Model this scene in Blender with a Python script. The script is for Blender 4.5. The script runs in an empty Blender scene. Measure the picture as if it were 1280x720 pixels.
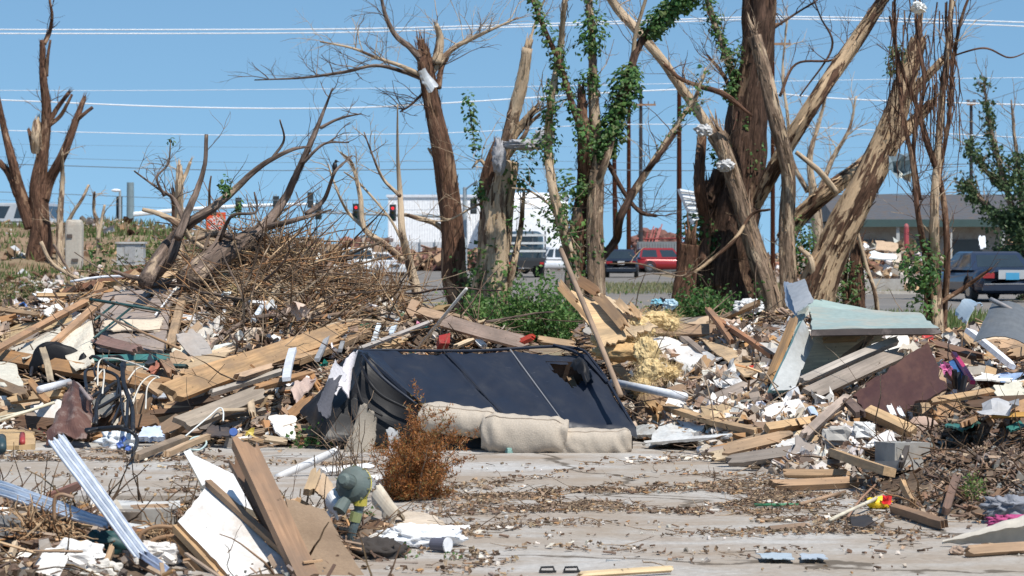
import bpy, math, random
import numpy as np
from mathutils import Vector, noise as mnoise
random.seed(11)
rng = np.random.default_rng(5)
R = random.uniform
F, HZ, CH = 3500.0, 316.0, 1.45          # focal length in px of the 1280 px photograph, horizon row, eye height
SC = bpy.context.scene
COL = SC.collection

# ------------------------------------------------------------------ camera
cd = bpy.data.cameras.new('camera'); cam = bpy.data.objects.new('camera', cd); COL.objects.link(cam)
cam.location = (0, 0, CH); cam.rotation_euler = (math.radians(90), 0, 0)
cd.sensor_width = 36; cd.lens = 36 * F / 1280; cd.shift_y = -(360 - HZ) / 1280
cd.clip_start = .5; cd.clip_end = 6000
cd.dof.use_dof = True; cd.dof.focus_distance = 20.6; cd.dof.aperture_fstop = 9
SC.camera = cam
# ------------------------------------------------------------------ world, sun, exposure
SUN = Vector((.42, -.60, 1.2)).normalized()
w = bpy.data.worlds.new('World'); SC.world = w; w.use_nodes = True
nt = w.node_tree; bg = nt.nodes['Background']
sky = nt.nodes.new('ShaderNodeTexSky'); sky.sky_type = 'NISHITA'; sky.sun_disc = False
sky.sun_elevation = math.asin(SUN.z); sky.sun_rotation = math.atan2(SUN.x, SUN.y)
sky.air_density = 1.0; sky.dust_density = .3; sky.ozone_density = 1.9; sky.altitude = 200
tc = nt.nodes.new('ShaderNodeTexCoord'); va = nt.nodes.new('ShaderNodeVectorMath'); va.operation = 'ADD'; va.inputs[1].default_value = (0, 0, .17)   # clear deep blue down to the horizon
vn = nt.nodes.new('ShaderNodeVectorMath'); vn.operation = 'NORMALIZE'; nt.links.new(tc.outputs['Generated'], va.inputs[0]); nt.links.new(va.outputs[0], vn.inputs[0]); nt.links.new(vn.outputs[0], sky.inputs['Vector'])
tn = nt.nodes.new('ShaderNodeMix'); tn.data_type = 'RGBA'; tn.blend_type = 'MULTIPLY'; tn.inputs[0].default_value = 1; tn.inputs[7].default_value = (1.06, 1.30, 1.31, 1)
nt.links.new(sky.outputs[0], tn.inputs[6]); nt.links.new(tn.outputs[2], bg.inputs[0]); bg.inputs[1].default_value = .098
sd = bpy.data.lights.new('sun', 'SUN'); sd.energy = 4.9; sd.angle = math.radians(.53); sd.color = (1, .95, .87)
so = bpy.data.objects.new('sun', sd); COL.objects.link(so)
so.rotation_euler = (-SUN).to_track_quat('-Z', 'Y').to_euler(); so.location = (20, -10, 40)
SC.view_settings.view_transform = 'Standard'; SC.view_settings.look = 'None'
SC.view_settings.exposure = 0.14; SC.view_settings.gamma = 1
SC.render.engine = 'CYCLES'

# ------------------------------------------------------------------ pixel <-> place helpers
def P(px, py, Y): return Vector(((px - 640) * Y / F, Y, CH - (py - HZ) * Y / F))
def G(px, py): return P(px, py, (CH - .047) * F / (py - HZ))      # on top of the slab
def PG(px, Y, z=0.0): return Vector(((px - 640) * Y / F, Y, z))

# rubble terrain: three heaps, described by a front row, a crest distance and a crest row per column
HEAPS = [
 dict(px=[-420,-100,0,120,200,330,420,520,640,690,745], base=[540,550,556,558,562,566,560,545,520,500,470],
      yc=[27,27,27,27,27,27.5,27,26,24.5,24,23.5], crest=[420,395,398,362,352,322,345,395,428,436,455], back=7.0),
 dict(px=[690,745,800,860,930,1000,1080,1150,1210,1280,1400,1650], base=[520,545,556,570,588,604,606,580,566,562,562,562],
      yc=[24,24.5,25,25,24,24,24,24,24,24,24,24], crest=[455,405,404,412,408,402,418,424,424,420,418,430], back=5.0),
 dict(px=[-300,-60,0,60,150,230,300,380,440,490,530], base=[830,830,830,830,830,830,830,820,790,750,720],
      yc=[13.9]*8+[13.7,13.3,13.0], crest=[630,632,636,640,648,652,648,652,664,684,712], back=1.2),
 dict(px=[1040,1090,1140,1200,1280,1400,1700], base=[640,650,658,664,668,668,668],
      yc=[17,17,17.2,17.4,17.6,17.6,17.6], crest=[628,588,560,532,518,515,530], back=2.2),
]
def H(x, Y, rough=True):
    px = 640 + x * F / Y; best = -.06
    for h in HEAPS:
        if px < h['px'][0] or px > h['px'][-1]: continue
        yf = CH * F / (np.interp(px, h['px'], h['base']) - HZ)
        yc = np.interp(px, h['px'], h['yc']); zc = CH - (np.interp(px, h['px'], h['crest']) - HZ) * yc / F
        if Y < yf or Y > yc + h['back']: continue
        t = (Y - yf) / max(yc - yf, .1) if Y < yc else 1 - (Y - yc) / h['back']
        t = max(0, min(1, t)); e = min(1, (px - h['px'][0]) / 40, (h['px'][-1] - px) / 40)
        z = zc * (t ** .8 if Y < yc else t * t * (3 - 2 * t)) * e
        if z > best: best = z
    if rough and best > .02:
        best += (mnoise.noise(Vector((x * 1.1, Y * 1.1, 0))) * .16 + mnoise.noise(Vector((x * 4, Y * 3, 3))) * .06) * min(1, best * 3)
    return float(best)
def crestY(px):
    y = 24
    for h in HEAPS[:2]:
        if h['px'][0] <= px <= h['px'][-1]: y = np.interp(px, h['px'], h['yc'])
    return float(y)
def SY(px, py):
    Y = 12.2
    while Y < 30:
        if CH - (py - HZ) * Y / F <= max(.047, H((px - 640) * Y / F, Y)): return Y
        Y += .06
    return crestY(px)
def S(px, py, f=.06):
    if f > 5: return P(px, py, f)
    return P(px, py, SY(px, py) - f * 1.5 - .12)

# ------------------------------------------------------------------ mesh builder
def nrand(s): return random.uniform(-s, s)
def vcol(c, j=.12):
    k = 1 + nrand(j); return (min(1, c[0] * k * (1 + nrand(j * .3))), min(1, c[1] * k), min(1, c[2] * k * (1 + nrand(j * .3))))
REG = None
class MB:
    def __init__(s): s.v = []; s.f = []; s.c = []; s.l = []
    def add(s, vs, fs, col, ls=None):
        n = len(s.v); s.v.extend([tuple(a) for a in vs]); s.f.extend([tuple(i + n for i in q) for q in fs])
        if isinstance(col, list): s.c.extend(col)
        else: s.c.extend([col] * len(fs))
        s.l.extend([tuple(a) for a in (ls if ls is not None else vs)])
    def build(s, name, mat, parent=None, smooth=False, origin=None, **tg):
        A = np.array(s.v, dtype=float).reshape(-1, 3)
        if REG is not None: REG.append((list(s.v), list(s.f)))
        if parent is not None: o0 = np.array(parent['_w'])
        elif origin is not None: o0 = np.array(origin)
        else: o0 = np.array(((A[:, 0].min() + A[:, 0].max()) / 2, (A[:, 1].min() + A[:, 1].max()) / 2, A[:, 2].min()))
        org = o0
        me = bpy.data.meshes.new(name); me.from_pydata((A - org).tolist(), [], s.f); me.materials.append(mat)
        at = me.attributes.new('col', 'FLOAT_COLOR', 'CORNER')
        cc = np.ones((len(s.f), 4)); cc[:, :3] = np.array(s.c)[:, :3]
        lt = np.array([len(q) for q in s.f]); at.data.foreach_set('color', np.repeat(cc, lt, axis=0).astype('f').ravel())
        al = me.attributes.new('loc', 'FLOAT_VECTOR', 'POINT'); al.data.foreach_set('vector', np.array(s.l, dtype='f').ravel())
        if smooth: me.polygons.foreach_set('use_smooth', [True] * len(me.polygons))
        o = bpy.data.objects.new(name, me); COL.objects.link(o)
        if parent is not None: o.parent = parent
        else: o.location = org
        o['_w'] = [float(a) for a in org]
        for k, v in tg.items(): o[k] = v
        return o
def thing(name, label, cat, base, group=None):
    o = bpy.data.objects.new(name, None); COL.objects.link(o); o.location = base; o.empty_display_size = .1
    o['label'] = label; o['category'] = cat; o['_w'] = [float(a) for a in base]
    if group: o['group'] = group
    return o
def tags(label, cat, group=None):
    d = dict(label=label, category=cat)
    if group: d['group'] = group
    return d

def frame(d, up=Vector((0, 0, 1))):
    d = d.normalized(); s = d.cross(up)
    if s.length < 1e-3: s = d.cross(Vector((1, 0, 0)))
    s.normalize(); return d, s, s.cross(d)
def box(mb, c, dims, col, ax=None):
    c = Vector(c); X, Y, Z = ax if ax else (Vector((1, 0, 0)), Vector((0, 1, 0)), Vector((0, 0, 1)))
    a, b, e = dims[0] / 2, dims[1] / 2, dims[2] / 2
    vs = [c + X * i * a + Y * j * b + Z * k * e for k in (-1, 1) for j in (-1, 1) for i in (-1, 1)]
    r = R(0, 50); ls = [(i * a + r, j * b + r, k * e) for k in (-1, 1) for j in (-1, 1) for i in (-1, 1)]
    mb.add(vs, [(0, 2, 3, 1), (4, 5, 7, 6), (0, 1, 5, 4), (2, 6, 7, 3), (0, 4, 6, 2), (1, 3, 7, 5)], col, ls)
def board(mb, p0, p1, w, t, col, nrm=None, segs=4, warp=.012, brk=(True, True), K=None):
    """plank with grain coordinates, a little warp and torn ends"""
    d = (p1 - p0); L = d.length; d = d.normalized()
    if nrm is None: nrm = Vector((0, -.75, .66))
    s = d.cross(nrm)
    if s.length < .05: s = d.cross(Vector((1, 0, .3)))
    s.normalize(); n = s.cross(d)
    if n.dot(nrm) < 0: n = -n
    K = K or (5 if any(brk) else 1); off = R(0, 60); vs = []; ls = []; tw = nrand(.1); bx, by = nrand(warp), nrand(warp)
    j0 = [abs(random.gauss(0, 1)) * w * .8 if brk[0] else nrand(.002) for _ in range(K + 1)]
    j1 = [abs(random.gauss(0, 1)) * w * .8 if brk[1] else nrand(.002) for _ in range(K + 1)]
    for i in range(segs + 1):
        u = i / segs; c = p0 + d * (u * L) + n * (bx * math.sin(u * 3.14) * L) + s * (by * math.sin(u * 3.14) * L)
        for side in (1, -1):
            ks = range(K + 1) if side > 0 else range(K, -1, -1)
            for k in ks:
                q = k / K - .5; a = tw * (u - .5); o = d * (j0[k] if i == 0 else (-j1[k] if i == segs else 0))
                vs.append(c + o + s * (q * w * math.cos(a)) + n * (side * t / 2 + q * w * math.sin(a)))
                ls.append((u * L + off, q * w + off * .3, side * t / 2))
    m = 2 * (K + 1); fs = []
    for i in range(segs):
        for j in range(m):
            a = i * m + j; b = i * m + (j + 1) % m; fs.append((a, b, b + m, a + m))
    for k in range(K):
        fs.append((k + 1, k, m - 1 - k, m - 2 - k)); o = segs * m; fs.append((o + k, o + k + 1, o + m - 2 - k, o + m - 1 - k))
    mb.add(vs, fs, [vcol(col, .03) for _ in fs] if len(fs) > 30 else col, ls)
def catmull(pts, n):
    out = []; P_ = [pts[0] * 2 - pts[1]] + list(pts) + [pts[-1] * 2 - pts[-2]]
    for i in range(1, len(P_) - 2):
        for k in range(n):
            t = k / n; a, b, c, d = P_[i - 1], P_[i], P_[i + 1], P_[i + 2]
            out.append(.5 * ((2 * b) + (c - a) * t + (2 * a - 5 * b + 4 * c - d) * t * t + (3 * b - a - 3 * c + d) * t ** 3))
    out.append(pts[-1]); return out
def tube(mb, pts, rad, n=8, col=(.3, .2, .13), rough=0., cap=True, ridge=0., flat=1.):
    m = len(pts); vs = []; ls = []; L = 0; off = R(0, 40)
    up = Vector((.13, .3, 1)); d0 = (pts[1] - pts[0]).normalized(); s = d0.cross(up)
    if s.length < .1: s = d0.cross(Vector((1, 0, 0)))
    s.normalize()
    for i, p in enumerate(pts):
        d = (pts[min(i + 1, m - 1)] - pts[max(i - 1, 0)]); d = d.normalized() if d.length > 1e-6 else d0
        s = (s - d * s.dot(d)).normalized(); b = d.cross(s); r = rad[i] if hasattr(rad, '__len__') else rad
        if i: L += (p - pts[i - 1]).length
        for k in range(n):
            a = k / n * 2 * math.pi; rr = r
            if rough: rr *= 1 + rough * (mnoise.noise(Vector((math.cos(a) * 1.1 + off, math.sin(a) * 1.1, L * .9))) * .8 + mnoise.noise(Vector((math.cos(a) * 4 + off, math.sin(a) * 4, L * 1.3))) * .4)
            if ridge: rr *= 1 + ridge * math.sin(a * 5 + off + L * 1.5) + ridge * .7 * mnoise.noise(Vector((a * 3, L * 3, off)))
            vs.append(p + s * (math.cos(a) * rr) + b * (math.sin(a) * rr * flat)); ls.append((L + off, math.cos(a) * r, math.sin(a) * r))
    fs = []
    for i in range(m - 1):
        for k in range(n):
            a = i * n + k; b2 = i * n + (k + 1) % n; fs.append((a, b2, b2 + n, a + n))
    if cap: fs.append(tuple(range(n - 1, -1, -1))); fs.append(tuple(range((m - 1) * n, m * n)))
    mb.add(vs, fs, col, ls)
def panel(mb, q, t, col, nx=10, ny=10, rough=.01, edge=.02, side=None, bend=0., torn=(1, 1, 1, 1)):
    """thick sheet through four corners (in order), edges broken where torn"""
    a, b, c, d = q; N = ((b - a).cross(d - a) + (c - b).cross(d - c)).normalized()
    if N.y > .0: N = -N
    off = R(0, 50); vs = []; ls = []; W = (b - a).length; Ht = (d - a).length
    for lay in (0, 1):
        random.seed(int(off * 1000))
        for j in range(ny + 1):
            for i in range(nx + 1):
                u, v = i / nx, j / ny
                p = a * (1 - u) * (1 - v) + b * u * (1 - v) + c * u * v + d * (1 - u) * v
                if edge:
                    e = Vector((0, 0, 0)); cc = (a + b + c + d) / 4
                    for flag, on in ((torn[0], j == 0), (torn[1], i == nx), (torn[2], j == ny), (torn[3], i == 0)):
                        if on:
                            k = abs(random.gauss(0, 1)); 
                            if flag: e += (cc - p).normalized() * (edge * k)
                    p = p + e
                p = p + N * (rough * mnoise.noise(Vector((u * W * 3 + off, v * Ht * 3, 0))) * 2 + bend * (4 * u * (1 - u)) - (t if lay else 0))
                vs.append(p); ls.append((u * W + off, v * Ht + off, lay * t))
    random.seed(int(off * 777)); n1 = (nx + 1) * (ny + 1); fs = []; cs = []; sc = side or col
    for j in range(ny):
        for i in range(nx):
            k = j * (nx + 1) + i; fs.append((k, k + 1, k + nx + 2, k + nx + 1)); cs.append(col)
            fs.append((k + n1, k + nx + 1 + n1, k + nx + 2 + n1, k + 1 + n1)); cs.append(sc)
    rim = [i for i in range(nx + 1)] + [j * (nx + 1) + nx for j in range(1, ny + 1)] + [ny * (nx + 1) + i for i in range(nx - 1, -1, -1)] + [j * (nx + 1) for j in range(ny - 1, 0, -1)]
    for k in range(len(rim)):
        x, y = rim[k], rim[(k + 1) % len(rim)]; fs.append((x, x + n1, y + n1, y)); cs.append(sc)
    mb.add(vs, fs, cs, ls)
def rvec(): return Vector((random.gauss(0, 1), random.gauss(0, 1), random.gauss(0, 1))).normalized()
def chunk(mb, c, r, col, sq=(1, 1, 1), n=None):
    """irregular broken lump"""
    k = [(-1, -1, -1), (1, -1, -1), (1, 1, -1), (-1, 1, -1), (-1, -1, 1), (1, -1, 1), (1, 1, 1), (-1, 1, 1)]
    ax, ay, az = rot3(); vs = [c + (ax * (a * sq[0] * R(.5, 1)) + ay * (b * sq[1] * R(.5, 1)) + az * (e * sq[2] * R(.5, 1))) * r for a, b, e in k]
    mb.add(vs, [(0, 3, 2, 1), (4, 5, 6, 7), (0, 1, 5, 4), (1, 2, 6, 5), (2, 3, 7, 6), (3, 0, 4, 7)], col)
def rot3(tilt=None):
    if tilt is None: z = rvec()
    else: z = (Vector((0, 0, 1)) + rvec() * tilt).normalized()
    x = z.cross(rvec()); 
    if x.length < .01: x = z.orthogonal()
    x.normalize(); return x, z.cross(x), z
def lump(mb, c, dims, col, amp=.25, freq=2., n=14, ax=None, sharp=1.):
    """rounded or crumpled closed form"""
    X, Y, Z = ax if ax else (Vector((1, 0, 0)), Vector((0, 1, 0)), Vector((0, 0, 1))); off = R(0, 90); vs = []; ls = []; nv = n; nu = n * 2
    for j in range(nv + 1):
        th = math.pi * j / nv
        for i in range(nu):
            ph = 2 * math.pi * i / nu
            def se(x): return math.copysign(abs(x) ** sharp, x)
            q = Vector((se(math.sin(th)) * se(math.cos(ph)), se(math.sin(th)) * se(math.sin(ph)), se(math.cos(th))))
            k = 1 + amp * (mnoise.noise(q * freq + Vector((off, 0, 0))) + .5 * mnoise.noise(q * freq * 2.6 + Vector((0, off, 0))))
            vs.append(c + X * (q.x * k * dims[0] / 2) + Y * (q.y * k * dims[1] / 2) + Z * (q.z * k * dims[2] / 2)); ls.append((q.x * dims[0] / 2 + off, q.y * dims[1] / 2, q.z * dims[2] / 2))
    fs = []
    for j in range(nv):
        for i in range(nu):
            a = j * nu + i; b = j * nu + (i + 1) % nu; fs.append((a, a + nu, b + nu, b))
    mb.add(vs, fs, col, ls)
def scrap(mb, c, sz, col, nrm=None, curl=.5, n=3, asp=1.):
    """curled scrap of paper, cloth or siding; two-sided thin"""
    x, y, z = rot3(.7) if nrm is None else frame3(nrm)
    vs = []; o = R(0, 99)
    for j in range(n + 1):
        for i in range(n + 1):
            u, v = i / n - .5, j / n - .5
            k = curl * sz * (mnoise.noise(Vector((u * 2 + o, v * 2, o))) * 1.4 + (u * u) * R(.8, 1.2))
            vs.append(c + x * (u * sz * asp + nrand(.1) * sz) + y * (v * sz + nrand(.1) * sz) + z * k)
    fs = [(j * (n + 1) + i, j * (n + 1) + i + 1, (j + 1) * (n + 1) + i + 1, (j + 1) * (n + 1) + i) for j in range(n) for i in range(n)]
    mb.add(vs, fs, col)
def frame3(n):
    n = n.normalized(); x = n.cross(rvec()).normalized(); return x, n.cross(x), n
def stick(mb, p, d, L, r, col, bendy=.25, n=4, segs=4):
    pts = [p]; dd = d.normalized()
    for i in range(segs):
        dd = (dd + rvec() * bendy).normalized(); pts.append(pts[-1] + dd * (L / segs))
    tube(mb, pts, [r * (1 - .6 * i / segs) for i in range(segs + 1)], n, col, cap=False); return pts
def leaf(mb, c, sz, col, nrm=None):
    x, y, z = rot3() if nrm is None else frame3(nrm)
    b = sz * .32; h = z * sz * .12
    vs = [c - y * sz * .5, c + x * b - h * .2 - y * sz * .1, c + y * sz * .5, c - x * b - h * .2 - y * sz * .1, c + h]
    mb.add(vs, [(0, 1, 4), (1, 2, 4), (2, 3, 4), (3, 0, 4)], col)

# ------------------------------------------------------------------ materials
def base_mat(name, rough=.7, metal=0., spec=.4):
    m = bpy.data.materials.new(name); m.use_nodes = True; n = m.node_tree; b = n.nodes['Principled BSDF']
    b.inputs['Roughness'].default_value = rough; b.inputs['Metallic'].default_value = metal; b.inputs['Specular IOR Level'].default_value = spec
    return m, n, b
class NT:
    def __init__(s, n): s.n = n
    def node(s, t, **kw):
        a = s.n.nodes.new(t)
        for k, v in kw.items():
            if isinstance(k, str) and hasattr(a, k): setattr(a, k, v)
        return a
    def ln(s, a, b): s.n.links.new(a, b)
    def attr(s, nm): a = s.n.nodes.new('ShaderNodeAttribute'); a.attribute_name = nm; return a
    def coords(s, kind, sc):
        mp = s.n.nodes.new('ShaderNodeMapping'); mp.inputs['Scale'].default_value = sc
        if kind == 'loc': s.ln(s.attr('loc').outputs['Vector'], mp.inputs[0])
        else: g = s.n.nodes.new('ShaderNodeNewGeometry'); s.ln(g.outputs['Position'], mp.inputs[0])
        return mp.outputs[0]
    def noise(s, co, scale, det=4, rough=.6, dist=0.):
        a = s.n.nodes.new('ShaderNodeTexNoise'); a.inputs['Scale'].default_value = scale; a.inputs['Detail'].default_value = det
        a.inputs['Roughness'].default_value = rough; a.inputs['Distortion'].default_value = dist; s.ln(co, a.inputs['Vector']); return a.outputs[0]
    def rng(s, v, a, b, c=0., d=1.):
        m = s.n.nodes.new('ShaderNodeMapRange'); s.ln(v, m.inputs[0])
        for i, x in enumerate((a, b, c, d)): m.inputs[i + 1].default_value = x
        return m.outputs[0]
    def mix(s, f, a, b, mode='MIX'):
        m = s.n.nodes.new('ShaderNodeMix'); m.data_type = 'RGBA'; m.blend_type = mode
        for sock, val in ((m.inputs[0], f), (m.inputs[6], a), (m.inputs[7], b)):
            if isinstance(val, (int, float)): sock.default_value = val
            elif isinstance(val, tuple): sock.default_value = (*val, 1)
            else: s.ln(val, sock)
        return m.outputs[2]
    def scale(s, col, f):
        m = s.n.nodes.new('ShaderNodeVectorMath'); m.operation = 'SCALE'; s.ln(col, m.inputs[0]) if not isinstance(col, tuple) else setattr(m.inputs[0], 'default_value', col)
        if isinstance(f, (int, float)): m.inputs['Scale'].default_value = f
        else: s.ln(f, m.inputs['Scale'])
        return m.outputs[0]
    def bump(s, b, h, st, dist=.01):
        a = s.n.nodes.new('ShaderNodeBump'); a.inputs['Strength'].default_value = st; a.inputs['Distance'].default_value = dist
        s.ln(h, a.inputs['Height']); s.ln(a.outputs[0], b.inputs['Normal'])
def m_wood():
    m, n, b = base_mat('wood', .72, spec=.25); k = NT(n); c = k.attr('col').outputs['Color']
    g = k.noise(k.coords('loc', (2.2, 45, 45)), 1, 5, .65, .6); g2 = k.noise(k.coords('loc', (1.5, 3, 3)), 1.3, 4)
    c2 = k.scale(c, k.rng(g, .25, .75, .62, 1.3))
    c2 = k.mix(k.rng(g2, .42, .64, 0, .7), c2, k.scale(k.mix(.5, c, (.3, .25, .21)), .55))
    sp = k.noise(k.coords('loc', (30, 30, 30)), 1, 2); c2 = k.mix(k.rng(sp, .68, .74, 0, .7), c2, (.05, .035, .025))
    k.ln(c2, b.inputs['Base Color']); k.bump(b, g, .5, .004); return m
def m_paint(name='painted', dirt=(.2, .13, .08), amt=.5, rough=.55, metal=0., bump=.25, lo=.5, spec=.4, fine=18):
    m, n, b = base_mat(name, rough, metal, spec); k = NT(n); c = k.attr('col').outputs['Color']
    g = k.noise(k.coords('loc', (1, 1, 1)), 2.6, 6, .68); f = k.noise(k.coords('loc', (1, 1, 1)), fine, 4, .6)
    c2 = k.scale(c, k.rng(f, .3, .7, .86, 1.1)); c2 = k.mix(k.rng(g, lo, lo + .2, 0, amt), c2, dirt)
    k.ln(c2, b.inputs['Base Color']); k.bump(b, f, bump, .006); k.ln(k.rng(g, .4, .7, rough, min(1, rough + .25)), b.inputs['Roughness']); return m
def m_bark(name, bark, bare, thr, rough=.85, grain=1.):
    """bark that has come away in long strips, bare wood under it"""
    m, n, b = base_mat(name, rough, spec=.2); k = NT(n)
    g = k.noise(k.coords('loc', (1.1, 5, 5)), 1, 5, .6, .3); f = k.noise(k.coords('loc', (5 * grain, 42 * grain, 42 * grain)), 1, 5, .7, .4)
    v = k.noise(k.coords('loc', (14, 26, 26)), 1, 3, .6)
    fz = k.noise(k.coords('loc', (2.5, 16, 16)), 1, 4, .7, .5); cb = k.scale(k.scale(bark, k.rng(f, .3, .7, .35, 1.6)), k.rng(fz, .38, .6, .45, 1.25)); cw = k.scale(bare, k.rng(f, .3, .7, .7, 1.2))
    cw = k.mix(k.rng(v, .6, .75, 0, .6), cw, k.scale(bare, .4))
    ms = k.rng(g, thr - .02, thr + .03); k.ln(k.mix(1., k.mix(ms, cb, cw), k.attr('col').outputs['Color'], 'MULTIPLY'), b.inputs['Base Color'])
    h = k.n.nodes.new('ShaderNodeMath'); h.operation = 'MULTIPLY_ADD'; k.ln(ms, h.inputs[0]); h.inputs[1].default_value = -.8; k.ln(f, h.inputs[2])
    k.bump(b, h.outputs[0], .9, .02); return m
def m_leaf(name='leaf'):
    m, n, b = base_mat(name, .5, spec=.35); k = NT(n); c = k.attr('col').outputs['Color']; k.ln(c, b.inputs['Base Color'])
    t = k.node('ShaderNodeBsdfTranslucent'); k.ln(k.scale(c, 1.5), t.inputs[0]); mx = k.node('ShaderNodeMixShader'); mx.inputs[0].default_value = .35
    k.ln(b.outputs[0], mx.inputs[1]); k.ln(t.outputs[0], mx.inputs[2]); k.ln(mx.outputs[0], n.nodes['Material Output'].inputs[0]); return m
def m_flat(name, rough=.5, metal=0., spec=.5, alpha=None, emit=None, coat=0.):
    m, n, b = base_mat(name, rough, metal, spec); k = NT(n); c = k.attr('col').outputs['Color']
    f = k.noise(k.coords('geo', (1, 1, 1)), 3, 5); k.ln(k.scale(c, k.rng(f, .3, .7, .88, 1.08)), b.inputs['Base Color'])
    b.inputs['Coat Weight'].default_value = coat
    if emit: k.ln(c, b.inputs['Emission Color']); b.inputs['Emission Strength'].default_value = emit
    return m
WOOD = m_wood(); PAINT = m_paint(); PLAS = m_paint('plaster', (.42, .33, .26), .55, .85, lo=.5, bump=.6)
GALV = m_paint('galvanised_metal', (.3, .27, .24), .3, .38, .35, .15, lo=.58, spec=.6); DULL = m_paint('dull_metal', (.2, .12, .07), .55, .5, .5, .3)
PLASTIC = m_paint('plastic', (.3, .25, .2), .25, .38, lo=.58, bump=.15); BITS = m_paint('debris', (.22, .15, .1), .35, .85, bump=.4, lo=.5)
RUST = m_paint('rusty_sheet', (.33, .27, .24), .85, .6, .1, .4, lo=.5); CLOTH = m_paint('cloth', (.25, .2, .16), .35, .95, lo=.55, bump=.5, fine=60)
LEAF = m_leaf(); TWIG = m_bark('twig', (.17, .115, .08), (.42, .31, .21), .52); FLAT = m_flat('coated'); GLOW = m_flat('lamp_lens', emit=1.6)
BARK_R = m_bark('red_brown_bark', (.13, .07, .045), (.3, .19, .12), .58); BARK_P = m_bark('stripped_bark', (.17, .11, .075), (.5, .38, .26), .44)
BARK_G = m_bark('grey_bark', (.24, .17, .12), (.47, .36, .25), .56); BARK_D = m_bark('dark_bark', (.085, .05, .035), (.2, .13, .085), .6)
BARK_F = m_bark('fallen_bark', (.17, .125, .1), (.4, .3, .21), .6)
BARK_L = m_bark('bare_pale_trunk', (.1, .055, .035), (.49, .35, .22), .49)
TAN = (.46, .305, .175); ORG = (.40, .22, .10); DRK = (.13, .075, .045); GRY = (.30, .25, .21); AGE = (.36, .24, .15); PALE = (.56, .43, .29); WHT = (.78, .77, .74); CREAM = (.66, .6, .49); RED = (.5, .04, .03)
# ================================================================== SETTING
def ground_mat(name, base, alt, dirt, s=1.0):
    m, n, b = base_mat(name, .9, spec=.15); k = NT(n); co = k.coords('geo', (1, 1, 1))
    a = k.noise(co, .35 * s, 6, .65); c = k.noise(k.coords('geo', (.55, 1.6, 1)), .8 * s, 7, .72, .4); d = k.noise(co, 28, 5, .75); e = k.noise(co, 9 * s, 4, .7)
    x = k.mix(k.rng(a, .4, .62), base, alt); x = k.mix(k.rng(c, .47, .62, 0, .85), x, dirt); x = k.scale(x, k.rng(d, .3, .72, .72, 1.18))
    x = k.mix(k.rng(e, .62, .7, 0, .45), x, k.scale(dirt, .45)); k.ln(x, b.inputs['Base Color']); k.bump(b, d, .5, .01); return m
def sheet(name, pts, z, mat, kind='structure'):
    mb = MB(); mb.add([(x, y, z) for x, y in pts], [tuple(range(len(pts)))], (1, 1, 1)); return mb.build(name, mat, kind=kind)
M_DIRT = ground_mat('dirt_ground', (.3, .23, .16), (.24, .2, .12), (.16, .11, .075))
M_SLAB = ground_mat('concrete', (.47, .455, .435), (.40, .37, .33), (.33, .27, .215), 1.3)
k_ = NT(M_SLAB.node_tree); b_ = M_SLAB.node_tree.nodes['Principled BSDF']; vo = k_.node('ShaderNodeTexVoronoi'); vo.feature = 'DISTANCE_TO_EDGE'; vo.inputs['Scale'].default_value = .3
vm = k_.node('ShaderNodeVectorMath'); vm.operation = 'ADD'; nn_ = k_.node('ShaderNodeTexNoise'); nn_.inputs['Scale'].default_value = 1.4; nn_.inputs['Detail'].default_value = 6; co_ = k_.coords('geo', (1, 1, 1)); k_.ln(co_, nn_.inputs['Vector']); k_.ln(co_, vm.inputs[0]); k_.ln(k_.scale(nn_.outputs['Color'], .9), vm.inputs[1]); k_.ln(vm.outputs[0], vo.inputs['Vector'])
src_ = b_.inputs['Base Color'].links[0].from_socket; lowf = k_.noise(co_, .9, 6, .7); c_ = k_.mix(k_.rng(lowf, .42, .66, 0, .75), src_, (.3, .235, .175)); k_.ln(k_.mix(k_.rng(vo.outputs['Distance'], .004, .009, .85, 0), c_, (.1, .08, .06)), b_.inputs['Base Color'])
M_ROAD = ground_mat('asphalt', (.2, .19, .18), (.16, .155, .15), (.25, .21, .17), .4)
sheet('ground', [(-1500, -40), (1500, -40), (1500, 2500), (-1500, 2500)], 0, M_DIRT)
# slab: plates with open joints between them
mb = MB()
xs = [-15, -1.6, 15]; ys = [8.5, 16.2, 32]
for i in range(len(xs) - 1):
    for j in range(len(ys) - 1):
        if j == 0 and i == 0: continue
        g = .001; x0, x1, y0, y1 = xs[i] + g, xs[i + 1] - g, ys[j] + g, ys[j + 1] - g; z = .045
        mb.add([(x0, y0, 0.001), (x1, y0, 0.001), (x1, y1, 0.001), (x0, y1, 0.001), (x0, y0, z), (x1, y0, z), (x1, y1, z), (x0, y1, z)], [(4, 5, 6, 7), (0, 1, 5, 4), (1, 2, 6, 5), (2, 3, 7, 6), (3, 0, 4, 7)], (1, 1, 1))
mb.build('concrete_slab', M_SLAB, kind='structure')
sheet('cross_street', [(-60, 62), (70, 62), (70, 96), (-60, 96)], .03, M_ROAD)
sheet('side_street', [(-13, 96), (8.5, 96), (10.5, 330), (-22, 330)], .034, M_ROAD)
sheet('parking_lot', [(8.6, 186), (40, 186), (40, 236), (9.4, 236)], .038, M_ROAD)
mb = MB()
for x0, x1, y in ((-60, -13, 96.1), (8.5, 70, 96.1), (-60, 70, 61.8)): box(mb, ((x0 + x1) / 2, y, .07), (x1 - x0, .18, .14), (.5, .46, .4))
mb.build('kerb', PAINT, kind='structure')
mb = MB(); box(mb, (-1.2, 79, .038), (8, .14, .004), (.7, .52, .1)); box(mb, (-1.2, 79.35, .038), (8, .14, .004), (.7, .52, .1)); box(mb, (-22, 79, .038), (22, .14, .004), (.7, .52, .1))
mb.build('lane_marking', PAINT, kind='structure')
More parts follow.
